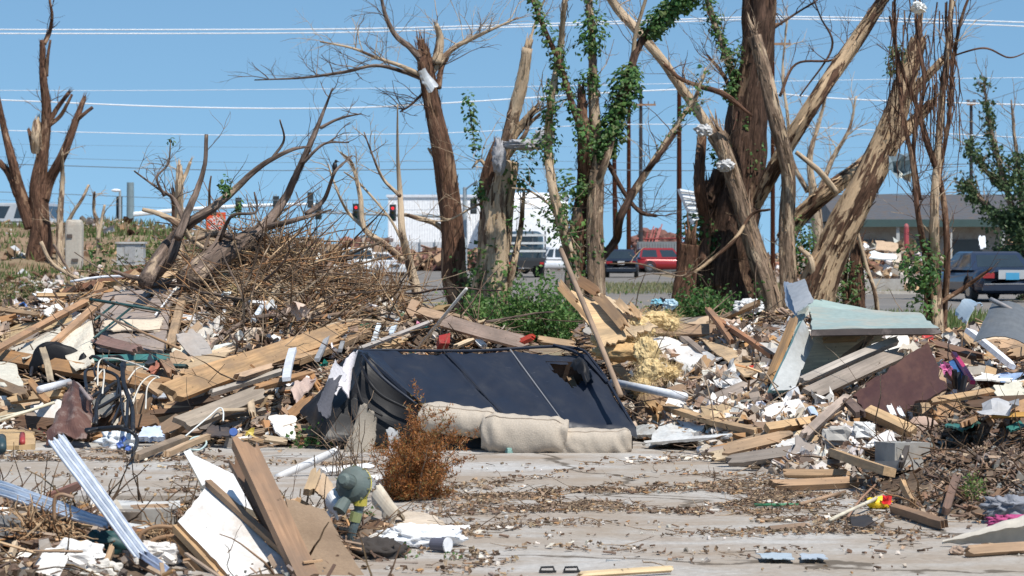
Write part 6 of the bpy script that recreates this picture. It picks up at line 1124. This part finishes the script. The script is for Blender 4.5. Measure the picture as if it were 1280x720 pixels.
B('brown plank running to the right edge under the curled sheet', 1205, 690, 1300, 684, 13, (.36, .24, .15), .1, .1); mb = MB(); lump(mb, S(1196, 689, .05), (.07, .07, .05), (.33, .24, .18), .4, 3, 9); mb.build('rock', PLAS, **tags('small brown stone at the tip of the curled sheet', 'stone'))
mb = MB(); lump(mb, G(784, 633), (.07, .06, .06), (.36, .35, .33), .35, 2, 10); mb.build('rock', PLAS, **tags('grey stone standing in the middle slab litter', 'stone')); mb = MB(); lump(mb, G(1049, 563) + Vector((0, -.1, .02)), (.08, .06, .06), (.3, .27, .2), .3, 2, 9); mb.build('rock', PLAS, **tags('small olive stone at the foot of the right rubble', 'stone'))
for i, x in enumerate((684, 714)):
    mb = MB(); c = G(x, 716); tube(mb, [c + Vector((-.032, 0, .005)), c + Vector((-.026, 0, .024)), c + Vector((.026, 0, .026)), c + Vector((.032, 0, .005))], .005, 6, (.015, .015, .017)); tube(mb, [c + Vector((-.036, 0, .006)), c + Vector((.04, 0, .006))], .006, 6, (.015, .015, .017)); mb.build('bracket', PLASTIC, **tags('black metal bracket at the bottom edge, %s of the pair' % ('left', 'right')[i], 'bracket'))
Q('grey metal sheet corner standing at the bottom edge', [(757, 699, 12.75), (790, 702, 12.8), (790, 718, 12.8), (757, 716, 12.75)], (.38, .4, .41), .006, 'metal_sheet', 'metal sheet', DULL, edge=0, nx=4, ny=4); B('pale torn board lying along the bottom edge', 720, 719, 842, 711, 7, (.66, .5, .3), .05, .05, .02)
# ---- front left heap
def corr(label, p0, p1, wpx, Y0, Y1, ncor=3, col=(.72, .75, .8), twist=.0):
    a, b = P(*p0, Y0), P(*p1, Y1); d = (b - a).normalized(); s = d.cross(Vector((.1, -1, .35))).normalized(); n = s.cross(d); mb = MB(); W0 = wpx * Y0 / F; K = ncor * 8; M = 26; vs = []; o = R(0, 9)
    for lay in (0, 1):
        for i in range(M + 1):
            t = i / M; c = a.lerp(b, t) + n * .02 * mnoise.noise(Vector((t * 4, o, 0))); tw = twist * t + .12 * mnoise.noise(Vector((t * 3, o, 5)))
            for k in range(K + 1):
                q = k / K - .5; h = .011 * math.copysign(abs(math.sin(q * ncor * 2 * math.pi)) ** .5, math.sin(q * ncor * 2 * math.pi)); ss = s * math.cos(tw) + n * math.sin(tw); nn = n * math.cos(tw) - s * math.sin(tw); e = R(0, .02) if i in (0, M) else 0
                vs.append(c + ss * (q * W0 * (1 - .15 * t)) + nn * (h + .004 * mnoise.noise(Vector((t * 14, q * 6, o))) - lay * .002) + d * e)
    m1 = (M + 1) * (K + 1); fs = []
    for i in range(M):
        for k in range(K): x = i * (K + 1) + k; fs += [(x, x + 1, x + K + 2, x + K + 1), (x + m1, x + K + 1 + m1, x + K + 2 + m1, x + 1 + m1)]
    mb.add(vs, fs, col); return mb.build('metal_strip', GALV, smooth=True, **tags(label, 'metal strip'))
corr('ribbed silver metal strip standing up diagonally at the front left', (68, 545), (176, 692), 22, 13.1, 12.4); corr('bent lower end of the ribbed silver strip', (172, 686), (222, 726), 14, 12.45, 12.1, 2, (.5, .55, .66), .5) ; corr('ribbed silver metal strip lying from the left edge under the upright one', (-12, 606), (136, 656), 21, 13.3, 12.7, 3, (.62, .68, .76), .5)
t = thing('door_leaf', 'white cabinet door slab with raw wooden edges at the front left', 'door', P(310, 700, 12.4)); q = [P(262, 608, 13.), P(352, 668, 12.8), P(402, 738, 12.1), P(304, 738, 12.)]; q2 = [P(258, 607, 13.), P(404, 742, 12.1), P(306, 742, 12.), P(222, 652, 12.6)]
mb = MB(); panel(mb, q2, .02, (.74, .725, .7), 14, 14, .004, .004, side=(.45, .28, .14)); mb.build('face', PAINT, t)
for off, cl in ((.0, (.5, .32, .17)), (.06, (.3, .17, .08))): mb = MB(); board(mb, q2[3] + Vector((-.012, .02, -.03 - off)), q2[2] + Vector((-.012, .02, -.03 - off)), .035, .03, cl, Vector((-.8, -.5, -.1)), 8, .002, (False, False)); mb.build('edge_strip', WOOD, t)
mb = MB(); board(mb, q2[0] + Vector((.01, -.02, .015)), q2[1] + Vector((.01, -.02, .015)), .03, .03, (.34, .22, .13), Vector((.3, -.7, .6)), 8, .002, (False, False)); mb.build('rail', WOOD, t)
Q('second white cabinet door leaning behind the front one', [(236, 566, 13.4), (300, 596, 13.4), (342, 648, 13.1), (258, 614, 13.05)], (.78, .78, .78), .03, 'door_leaf', 'door', side=(.6, .5, .36), edge=.003, rough=.003); B('white narrow door rail at the far left of the second door', 235, 566, 258, 608, 9, WHT, 13.25, 13., .03, 'door_rail', 'door rail', mat=PAINT, brk=(False, False))
B('dark plank standing behind the tall front plank', 292, 568, 352, 680, 22, (.15, .085, .05), 13.1, 12.6, .05, 'beam', BE, nrm=Vector((.2, -.9, .2))); B('tallest brown plank standing at the front left with a square notch', 302, 550, 392, 742, 28, (.33, .2, .12), 12.9, 12., .06, 'beam', BE, nrm=Vector((.3, -.9, .3)))
Q('brown particle board sheet leaning at the bottom edge', [(356, 622, 12.8), (408, 636, 12.8), (464, 735, 12.1), (384, 740, 12.1)], (.27, .19, .125), .018, mat=m_paint('particle_board', (.15, .1, .065), .5, .95, bump=.8, lo=.48, fine=70), side=(.2, .12, .07), edge=.01, rough=.01)
# gas regulator
t = thing('gas_regulator', 'yellow and grey disc shaped gas regulator on a bent pipe', 'gas regulator', P(436, 690, 13.3)); GC = (.11, .14, .13); YC = (.55, .47, .06); c = P(441, 605, 13.3); ax = Vector((-.35, -.9, .25)).normalized(); X_, Y_, Z_ = frame3(ax)
mb = MB(); tube(mb, [c - ax * .03, c - ax * .012, c, c + ax * .025, c + ax * .04], [.06, .088, .088, .07, .04], 28, GC); mb.build('diaphragm_case', PAINT, t, smooth=False)
mb = MB(); tube(mb, [c - ax * .02, c - ax * .008], [.091, .091], 28, YC, cap=False); mb.c = [YC if (mb.v[i_][2] > c.z - .01 or mb.v[i_][0] > c.x + .05) else GC for i_ in range(28)]; mb.build('flange', PAINT, t)
for i in range(10): a = i * math.pi / 5; mb = MB(); q = c + (X_ * math.cos(a) + Y_ * math.sin(a)) * .087; tube(mb, [q - ax * .024, q + ax * .008], .005, 6, (.2, .2, .1)); mb.build('bolt', PAINT, t)
mb = MB(); tube(mb, [c + ax * .03, c + ax * .11, c + ax * .12], [.035, .033, .02], 14, GC); mb.build('vent_cap', PAINT, t); mb = MB(); q = c + Vector((-.03, -.06, -.07)); tube(mb, [q, q + Vector((-.03, -.03, -.05))], [.03, .034], 12, GC); mb.build('outlet', PAINT, t)
mb = MB(); tube(mb, catmull([c + Vector((.05, .0, -.05)), P(450, 626, 13.3), P(447, 645, 13.3), P(440, 665, 13.3), P(436, 690, 13.35)], 5), [.026] * 8 + [.022] * 13, 12, (.1, .14, .15)); tube(mb, [P(451, 618, 13.3), P(450, 632, 13.3)], .034, 12, YC); tube(mb, [P(446, 640, 13.3), P(443, 652, 13.3)], .03, 8, (.25, .28, .12)); mb.build('pipe', PAINT, t)
T('white rounded plastic post lying towards the weed', [(345, 598), (380, 582), (424, 562)], 10, (.72, .71, .7), 'pipe', f=17.6, n=12); Q('white bent gutter panel left of the gas regulator', [(404, 634, 13.4), (428, 612, 13.4), (434, 640, 13.3), (424, 654, 13.2)], (.7, .7, .7), .006, f=.3, rough=.02, bend=.05); B('second white gutter edge under the bent gutter panel', 404, 650, 432, 622, 8, (.72, .72, .72), 13.35, 13.4, .02, 'trim_strip', 'trim', mat=PAINT)
Q('cream cardboard roll end crushed right of the gas regulator', [(462, 622, 14.3), (478, 608, 14.4), (508, 650, 14.1), (490, 658, 14.)], (.62, .54, .42), .02, 'cardboard_roll', 'cardboard', f=.2, bend=.06, rough=.02); Q('cream cardboard flap lying before the dead cedar bush', [(488, 640), (530, 645), (560, 657), (496, 664)], (.58, .48, .37), .015, 'cardboard_flap', 'cardboard', f=.06, rough=.03)
B('white ribbed tube lying in front of the cedar bush', 465, 602, 530, 590, 12, (.72, .71, .69), 16.4, 16.9, .05, 'siding', 'siding', mat=PAINT, brk=(False, False)); B('white strip lying right of the cream cardboard flap', 533, 661, 588, 660, 5, WHT, .05, .05, .02, 'trim_strip', 'trim', mat=PAINT)
B('splintered pale stake standing left of the gas regulator', 384, 620, 396, 588, 13, (.6, .42, .24), 13.7, 13.9); B('brown slanting stick under the gas regulator', 432, 640, 500, 665, 6, (.45, .28, .16), .15, .1); Q('cardboard piece standing behind the particle board', [(388, 612, 13.8), (404, 588, 14.), (424, 618, 13.8), (408, 632, 13.6)], (.48, .35, .23), .01)
Q('grey folded plastic siding before the sofa corner', [(425, 592, 17.6), (470, 600, 17.3), (466, 612, 17.0), (424, 610, 17.0)], (.55, .55, .56), .02, rough=.03); B('white board lying before the sofa left corner', 400, 590, 468, 583, 9, (.68, .67, .66), 17.8, 18.2, .03, mat=PAINT)
mb = MB(); lump(mb, G(526, 684) + Vector((0, .05, .04)), (.40, .22, .12), (.8, .81, .83), .35, 3.2, 26); mb.build('plastic_bag', CLOTH, smooth=True, **tags('rumpled white plastic bag lying before the cedar bush', 'bag'))
t = thing('paint_can', 'white drink cup on its side at the end of the rumpled bag', 'cup', G(554, 692)); c = G(554, 689) + Vector((0, -.04, .035)); mb = MB(); tube(mb, [c + Vector((-.05, .03, 0)), c + Vector((.02, -.015, 0))], [.03, .034], 18, (.1, .1, .13)); mb.build('body', PLASTIC, t); mb = MB(); tube(mb, [c + Vector((.02, -.015, 0)), c + Vector((.026, -.019, 0))], .036, 18, (.75, .75, .76)); mb.build('rim', PLASTIC, t)
mb = MB(); lump(mb, S(468, 690, .05), (.26, .2, .12), (.05, .042, .038), .45, 3, 20); mb.build('rag', CLOTH, smooth=True, **tags('dark felt rag between particle board and white bag', 'rag'))
t = thing('concrete_block', 'grey concrete block with hollow end under the white strip', 'concrete block', P(182, 662, 13.7)); mb = MB(); box(mb, P(182, 648, 13.8), (.30, .2, .11), (.36, .34, .31)); mb.build('block', PLAS, t); mb = MB(); box(mb, P(164, 649, 13.69), (.1, .03, .07), (.09, .075, .06)); mb.build('hollow', PLAS, t)  # hollow is a solid dark box, its shade put into the colour
Q('thin white edging slab resting on the concrete block', [(134, 625, 14.3), (226, 625, 14.3), (226, 633, 14.), (134, 633, 14.)], (.6, .59, .56), .02, f=.1, edge=.004); B('brown lath between edging slab and concrete block', 158, 636, 214, 634, 6, (.4, .27, .17), 13.8, 13.8, .03); B('white pipe-like strip under the metal strips', 150, 656, 226, 668, 5, (.68, .7, .7), 13.3, 13.1, .03, 'trim_strip', 'trim', mat=PAINT)
B('dark red board behind the upright metal strip', 60, 622, 100, 606, 8, (.22, .1, .07), 13.7, 14.3); B('brown ripped stake standing at the bottom left', 129, 714, 142, 680, 7, (.4, .26, .15), 12.2, 12.3); B('pale ripped strip standing at the far bottom left', 6, 715, 20, 678, 5, PALE, 12.1, 12.3)
mb = MB(); lump(mb, P(4, 664, 12.8), (.16, .15, .14), (.15, .145, .14), .3, 2, 14, sharp=.7); mb.build('rock', PLAS, **tags('dark grey rock at the left edge under the lying metal strip', 'rock')); mb = MB(); lump(mb, P(88, 702, 12.4), (.30, .18, .15), (.76, .74, .71), .45, 2.6, 18, sharp=.7); mb.build('plaster_chunk', PLAS, **tags('largest white plaster chunk at the bottom left', 'plaster chunk')); mb = MB(); lump(mb, P(200, 692, 12.6), (.2, .16, .1), (.76, .73, .69), .4, 2.6, 16, sharp=.7); mb.build('plaster_chunk', PLAS, **tags('white plaster chunk between metal strip and door slab', 'plaster chunk')); mb = MB(); lump(mb, P(128, 716, 12.2), (.16, .12, .1), (.62, .58, .52), .4, 2.6, 14, sharp=.7); mb.build('plaster_chunk', PLAS, **tags('greyish plaster chunk right of the largest one at the bottom edge', 'plaster chunk'))
mb = MB(); lump(mb, P(138, 680, 12.8), (.2, .16, .12), (.018, .06, .06), .25, 2, 16); lump(mb, P(118, 676, 12.8), (.08, .1, .1), (.02, .07, .07), .2, 2, 12); mb.build('metal_tank', PLASTIC, smooth=True, **tags('dark teal dented metal housing under the metal strips', 'metal housing'))
for lb, p in (('rusty wire loop standing by the lying metal strip', [(68, 652), (68, 626), (76, 618), (92, 622)]), ('rusty root-like hoop right of the upright metal strip', [(172, 690), (176, 668), (196, 658), (224, 660)]), ('lower rusty hoop right of the upright metal strip', [(178, 700), (190, 676), (214, 670), (238, 672)])): T(lb, p, 5, (.3, .18, .1), 'wire_hoop', 'wire', f=12.65, mat=RUST, rough=.15)
# ================================================================== LOOSE LUMBER (one object each)
ZL = [(0, 120, 'by the black armchair'), (120, 235, 'by the tangled chair frame'), (235, 380, 'below the brush heap'), (380, 560, 'behind the sofa left half'), (560, 745, 'behind the sofa right half'), (745, 860, 'below the insulation'), (860, 1000, 'among the white rubble'), (1000, 1130, 'under the teal slab'), (1130, 1300, 'by the crates at the right')]
def zone(px):
    for a, b, s_ in ZL:
        if a <= px < b: return s_
    return 'at the edge of the debris'
CN = [('tan', TAN), ('orange-brown', ORG), ('dark brown', DRK), ('grey weathered', GRY), ('pale splintered', PALE), ('brown', AGE), ('white painted', WHT)]
def base_at(px, hs=HEAPS[:2]):
    for h in hs:
        if h['px'][0] <= px < h['px'][-1]: return np.interp(px, h['px'], h['base'])
    return 560
def crest_at(px):
    for h in HEAPS[:2]:
        if h['px'][0] <= px < h['px'][-1]: return np.interp(px, h['px'], h['crest'])
    return 400
random.seed(77)
from mathutils.bvhtree import BVHTree
_v = []; _f = []
for v_, f_ in REG: n0 = len(_v); _v += v_; _f += [tuple(i + n0 for i in q) for q in f_]
BV_ = BVHTree.FromPolygons(_v, _f); REG = None; EYE = Vector((0, 0, CH))
def clear(p, rad=.05, reach=1.3):
    """true where a loose piece would not bury one of the larger named pieces just behind it"""
    d = (p - EYE).normalized(); return BV_.ray_cast(p - d * rad, d, reach)[0] is None
cnt = 0
while cnt < 240:
    px = R(-60, 1340) if random.random() < .8 else R(0, 400); u = random.random() ** .9
    py = crest_at(px) + 6 + (base_at(px) - crest_at(px) - 8) * u
    if (375 < px < 800 and py > 430) or (px > 1110 and py > 520): continue
    if 225 < px < 500 and py < 400 and random.random() < .85: continue
    Y = SY(px, py); L = R(.22, .8) if random.random() < .7 else R(.7, 1.5); a = random.gauss(0, .5) + (0.25 if px < 600 else -.3); 
    st = random.random() < .1
    if st: a += 1.1; L = min(L, .45)
    c = P(px, py, Y) + Vector((0, -.02, .04 + R(0, .09))); d = Vector((math.cos(a), nrand(.6), math.sin(a) * .8)).normalized(); p0, p1 = c - d * L / 2, c + d * L / 2
    for p in (p0, p1):
        h_ = max(H(p.x, p.y), .05); p.z = max(p.z, h_ + .015) if st else h_ + R(.02, .11)
    nm, cl = random.choices(CN, [2.5, 1.6, 3, 3.2, 2, 4, 1.3])[0]; w_ = random.choice([.035, .05, .09, .09, .14]); mb = MB()
    board(mb, p0, p1, w_, R(.012, .038), vcol(cl, .15), Vector((nrand(.5), -.7, .8)), 4, .01)
    if not all(clear(p0.lerp(p1, t_), .1) for t_ in (0, .17, .33, .5, .67, .83, 1)): continue
    ln = 'short' if L < .35 else ('long' if L > .7 else 'middling'); wd = 'narrow' if w_ < .06 else 'broad'
    mb.build('board', PAINT if nm[0] == 'w' else WOOD, **tags(f'{ln} {wd} {nm} board lying loose {zone(px)}', 'board', f'loose boards in the debris {zone(px)}')); cnt += 1
SN = [('white wallboard', (.7, .68, .64), PLAS), ('brown hardboard', (.26, .17, .11), BITS), ('tan plywood', (.5, .36, .22), WOOD), ('cream wallboard', (.6, .54, .44), PLAS), ('grey weathered', (.32, .29, .26), PLAS), ('brown cardboard', (.42, .3, .19), BITS)]
cnt = 0
while cnt < 120:
    px = R(-50, 1330); py = crest_at(px) + 6 + (base_at(px) - crest_at(px) - 8) * random.random()
    if (375 < px < 800 and py > 430) or (px > 1110 and py > 520) or (230 < px < 500 and py < 400): continue
    c = P(px, py, SY(px, py)) + Vector((0, 0, R(.05, .12))); nx_ = Vector((nrand(.5), -R(.2, .9), R(.5, 1))).normalized(); x, y, z = frame3(nx_); a, b = R(.1, .3), R(.07, .2)
    if not all(clear(c + x * i * a + y * j * b, .1) for i in (-.8, 0, .8) for j in (-.8, 0, .8)): continue
    sn, cl, mt = random.choice(SN); mb = MB(); panel(mb, [c - x * a - y * b * R(.6, 1), c + x * a * R(.7, 1) - y * b, c + x * a + y * b * R(.7, 1), c - x * a * R(.6, 1) + y * b], .012, vcol(cl, .15), 9, 7, .012, .022, bend=nrand(.03))
    mb.build('sheet', mt, **tags(f'{"small" if a < .2 else "larger"} broken {sn} sheet lying loose {zone(px)}', 'sheet', f'loose sheets in the debris {zone(px)}')); cnt += 1
# ================================================================== UNCOUNTABLE FILL
def surf(px, t):
    """point on the front slope (t 0..1) or over the crest (t>1)"""
    for h in HEAPS[:2]:
        if h['px'][0] <= px < h['px'][-1]:
            yf = CH * F / (np.interp(px, h['px'], h['base']) - HZ); yc = np.interp(px, h['px'], h['yc']); Y = yf + (yc - yf) * t
            x = (px - 640) * Y / F; return Vector((x, Y, H(x, Y)))
    Y = 21 + 3 * t; x = (px - 640) * Y / F; return Vector((x, Y, H(x, Y)))
WC = [TAN, ORG, AGE, (.55, .4, .25), GRY, DRK, (.34, .25, .18), (.22, .15, .1), (.17, .11, .075), (.11, .075, .05)]
def fill(name, mat, n, pxr, tr, fn, skip=None):
    mb = MB(); k = 0
    while k < n:
        px = R(*pxr); t = R(*tr); p = surf(px, t); k += 1
        if skip and skip(px, t, p): continue
        if p.z < .03: p.z = .05
        if random.random() < .93 and not (clear(p + Vector((0, 0, .04)), .12) and clear(p + Vector((0, 0, .12)), .12)): continue
        fn(mb, p, px, t)
    return mb.build(name, mat, kind='stuff')
def f_split(mb, p, px, t):
    L = R(.04, .2) * R(.6, 1.9); ph = mnoise.noise(p * .9) * 3; d = (rvec() * Vector((.6, .7, .35)) + Vector((math.cos(ph), math.sin(ph) * .5, .1 * math.sin(ph * 2)))).normalized(); w_ = R(.003, .018) * (2 if random.random() < .12 else 1); X = d; Z = d.cross(rvec()).normalized(); box(mb, p + Vector((0, 0, R(0, .07))), (L, w_, R(.004, .014)), vcol(random.choice(WC), .25), (X, Z.cross(X), Z))
def f_twig(mb, p, px, t): stick(mb, p + Vector((0, 0, R(0, .12))), rvec() * Vector((1, .8, .45)), R(.2, .7), R(.003, .009), (1, 1, 1), .22, 4, 4)
def f_plas(mb, p, px, t): chunk(mb, p + Vector((0, 0, R(0, .04))), R(.012, .06) * R(.7, 1.6), vcol(random.choice([(.72, .69, .64), (.6, .53, .46), (.5, .43, .36), (.4, .33, .27), (.3, .26, .23), (.25, .18, .13)]), .12), (1, 1, R(.15, .5)))
def f_scrap(mb, p, px, t): scrap(mb, p + Vector((0, 0, R(.01, .07))), R(.04, .15), vcol(random.choice([(.72, .68, .62), (.5, .39, .3), (.4, .28, .2), (.74, .72, .7), (.28, .19, .14), (.45, .35, .27)]), .15), None, R(.3, .8), 5, R(.5, 1.4))
def f_color(mb, p, px, t): scrap(mb, p + Vector((0, 0, R(.02, .07))), R(.03, .09), random.choice([(.04, .15, .45), (.5, .04, .03), (.03, .25, .2), (.7, .5, .05), (.75, .78, .8), (.75, .78, .8), (.5, .6, .7), (.5, .15, .25), (.02, .02, .02), (.02, .02, .02)]), None, .6)
def f_dark(mb, p, px, t): scrap(mb, p + Vector((0, 0, R(.0, .04))), R(.05, .16), vcol(random.choice([(.06, .05, .045), (.1, .075, .06), (.16, .12, .1)]), .2), None, .4)
insofa = lambda px, t, p: 385 < px < 790 and p.y < 21.3
fill('splintered_wood', BITS, 34000, (-160, 1440), (-.04, 1.12), f_split, insofa)
fill('shingle_scraps', BITS, 4200, (-160, 1440), (0, 1.1), f_dark, insofa)
fill('plaster_crumbs', PLAS, 5000, (770, 1160), (-.05, .9), f_plas, insofa); fill('left_plaster_crumbs', PLAS, 1300, (-160, 560), (-.03, .9), f_plas, insofa)
fill('torn_sheets', PLAS, 2600, (775, 1130), (0, .95), f_scrap, insofa); fill('left_torn_sheets', PLAS, 600, (-160, 520), (-.02, 1.), f_scrap, insofa); fill('right_torn_sheets', PLAS, 350, (1130, 1440), (0, 1.), f_scrap)
fill('coloured_scraps', PLASTIC, 620, (-160, 1440), (-.02, 1.05), f_color, insofa)
def brushz(px): return math.exp(-((px - 368) / (118 if px < 368 else 66)) ** 2) * .85
def f_brush(mb, p, px, t):
    if random.random() > brushz(px) + .06: return
    q = p + Vector((0, 0, R(-.04, .3) * brushz(px) * (1 + 2.2 * mnoise.noise(p * 1.3)))); stick(mb, q, rvec() * Vector((1, .7, .42)), R(.15, .65) * R(.6, 1.9), R(.003, .0085) * R(.7, 1.7), vcol(random.choice([(1, 1, 1), (1.5, 1.4, 1.3), (1.7, 1.55, 1.4), (1.2, 1., .85), (.6, .55, .5)]), .2), .12, 4, 5)
fill('brush', TWIG, 5600, (130, 600), (.42, 1.2), f_brush); 
RB = m_bark('rust_twig', (.3, .16, .08), (.5, .34, .2), .5)
fill('dry_brush', RB, 2600, (200, 540), (.45, 1.1), f_brush)
def f_limb(mb, p, px, t): stick(mb, p + Vector((0, 0, R(0, .25) * brushz(px))), rvec() * Vector((1, .6, .32)), R(.6, 1.5), R(.01, .024), vcol((1.1, 1, .95), .25), .14, 6, 7)
fill('brush_limbs', BARK_F, 75, (230, 540), (.5, 1.1), f_limb); fill('brush_rubbish', PLAS, 110, (220, 520), (.4, 1.05), lambda mb, p, px, t: f_scrap(mb, p + Vector((0, -.1, R(.05, .3) * brushz(px))), px, t))
def f_up(mb, p, px, t): stick(mb, p, Vector((nrand(.7), nrand(.4), 1)), R(.25, .75), R(.003, .006), (1, 1, 1), .15, 4, 5)
fill('standing_brush', RB, 190, (330, 520), (.8, 1.05), f_up); fill('twig_litter', TWIG, 1500, (-160, 1440), (0, 1.05), f_twig, insofa)
# chunky mid-size pieces so the heap reads as rubble, not carpet
def f_mid(mb, p, px, t):
    q = random.random(); c = vcol(random.choice(WC + [(.62, .58, .52), (.6, .5, .4)]), .2)
    if q < .5: a = rot3(.9); box(mb, p + Vector((0, 0, R(.02, .08))), (R(.12, .36), R(.02, .09), R(.006, .02)), c, a)
    elif q < .8: scrap(mb, p + Vector((0, 0, R(.03, .08))), R(.08, .2), c, None, R(.2, .6), 5, R(.5, 1.5))
    else: chunk(mb, p + Vector((0, 0, .03)), R(.03, .07), c, (1, 1, .5))
fill('broken_siding', BITS, 1100, (-160, 1440), (0, 1.08), f_mid, lambda px, t, p: insofa(px, t, p) or (240 < px < 480 and t > .5))
# ---- slab litter
def litter(name, mat, zones, fn):
    mb = MB()
    for (cx, cy, rx, ry, n) in zones:
        for _ in range(int(n * .72)):
            px, py = cx + random.gauss(0, rx * .5), cy + random.gauss(0, ry * .5)
            if py < 545 or py > 735: continue
            g = G(px, py); cl = mnoise.noise(g * Vector((1.6, 2.4, 1))) + .5 * mnoise.noise(g * 6)
            if cl < R(-.05, .35): continue
            cl = 0; h = H(g.x, g.y); g.z = max(h, .05)
            if insofa(px, 0, g) and py < 572: continue
            fn(mb, g)
    return mb.build(name, mat, kind='stuff')
LT = [(680, 615, 130, 20, 2600), (740, 628, 180, 12, 3000), (940, 625, 120, 30, 4200), (640, 640, 90, 40, 1100), (600, 690, 90, 40, 700), (860, 600, 90, 16, 500), (1000, 650, 130, 26, 1300), (900, 572, 130, 8, 800), (1150, 668, 110, 14, 800), (100, 572, 200, 10, 1400), (180, 590, 160, 14, 400), (280, 590, 80, 20, 700), (450, 580, 60, 16, 500), (800, 680, 400, 40, 600), (700, 585, 200, 14, 120), (1080, 600, 60, 26, 900), (240, 610, 60, 12, 350), (560, 655, 40, 16, 400)]
def l_chip(mb, g):
    L = abs(random.gauss(0, .022)) + .005; x, y, z = rot3(.25); box(mb, g + Vector((0, 0, .006)), (L, L * R(.15, .6), R(.003, .01)), vcol(random.choice(WC + [DRK, DRK, (.2, .14, .1), (.2, .14, .1), (.6, .56, .5)]), .25), (x, y, z))
def l_twig(mb, g): stick(mb, g + Vector((0, 0, .008)), rvec() * Vector((1, 1, .12)), R(.04, .22), R(.0015, .004), (1, 1, 1), .2, 4, 3)
def l_leafy(mb, g): scrap(mb, g + Vector((0, 0, .008)), R(.008, .028), vcol(random.choice([(.22, .15, .1), (.3, .21, .13), (.16, .11, .08), (.36, .26, .17)]), .2), None, .8, 2)
litter('slab_chips', BITS, LT, l_chip); litter('slab_twigs', TWIG, [(a, b, c, d, n // 3) for a, b, c, d, n in LT], l_twig); litter('slab_leaf_litter', BITS, [(a, b, c, d, n // 2) for a, b, c, d, n in LT], l_leafy)
def l_grit(mb, g): chunk(mb, g + Vector((0, 0, .004)), R(.003, .012), vcol(random.choice([GRY, (.5, .45, .38), DRK, (.66, .62, .56)]), .2))
litter('grit', PLAS, [(640, 640, 1500, 120, 2600)], l_grit)
litter('pale_flakes', PLAS, [(620, 668, 60, 20, 40), (900, 574, 130, 10, 220), (1020, 640, 90, 24, 50), (660, 680, 80, 30, 40), (140, 575, 180, 10, 120)], lambda mb, g: scrap(mb, g + Vector((0, 0, .012)), R(.01, .05), vcol((.62, .56, .48), .15), Vector((nrand(.4), nrand(.4), 1)), .3, 2))
# ---- soil heap right, front-left heap
def heapfill(name, mat, n, x0, x1, y0, y1, fn, zmin=.03):
    mb = MB(); k = 0
    for _ in range(n * 6):
        x, y = R(x0, x1), R(y0, y1); z = H(x, y)
        if z < zmin: continue
        if not (clear(Vector((x, y, z + .05)), .12) and clear(Vector((x, y, z + .14)), .12)) and random.random() < .95: continue
        fn(mb, Vector((x, y, z))); k += 1
        if k >= n: break
    return mb.build(name, mat, kind='stuff')
def h_root(mb, p): stick(mb, p + Vector((0, 0, R(0, .04))), rvec() * Vector((1, 1, .6)), R(.08, .4), R(.002, .007), vcol((.55, .48, .42), .3), .35, 4, 5)
def h_clod(mb, p): chunk(mb, p, R(.004, .013) * (R(1, 3.2) if random.random() < .25 else 1), vcol(random.choice([(.13, .09, .065), (.19, .13, .09), (.1, .075, .06), (.24, .2, .17), (.2, .2, .19)]), .2))
def h_bark(mb, p): x, y, z = rot3(.8); box(mb, p + Vector((0, 0, .02)), (R(.03, .13), R(.006, .025), .006), vcol(random.choice([(.22, .13, .08), (.16, .1, .07), (.36, .26, .18), (.12, .08, .06)]), .2), (x, y, z))
for a in ((1.9, 5.2, 14.6, 18.4), ): heapfill('soil_clods', BITS, 15000, *a, h_clod); heapfill('soil_roots', TWIG, 1500, *a, h_root); heapfill('bark_chips', BITS, 2600, *a, h_bark)
for a in ((-3.4, -.3, 11.6, 15.2), ): heapfill('front_clods', BITS, 9000, *a, h_clod, .01); heapfill('front_roots', TWIG, 1500, *a, h_root, .01); heapfill('front_bark', BITS, 2200, *a, h_bark, .01); heapfill('front_splinters', BITS, 1500, *a, lambda mb, p: f_split(mb, p, 0, 0), .01); heapfill('front_plaster', PLAS, 260, *a, lambda mb, p: f_plas(mb, p, 0, 0), .01)
mb = MB()
for _ in range(300): p = P(R(22, 92), R(652, 690), R(12.6, 13.1)); stick(mb, p, rvec(), R(.08, .22), R(.003, .007), (1, 1, 1), .5, 5, 6)
mb.build('root_tangle', RB, kind='stuff')
mb = MB()
for _ in range(170): p = P(R(196, 240), R(662, 684), R(12.7, 13.1)); stick(mb, p, rvec(), R(.06, .18), R(.003, .006), (1, 1, 1), .5, 5, 6)
mb.build('small_root_tangle', RB, kind='stuff')
for o in bpy.data.objects:
    if '_w' in o: del o['_w']
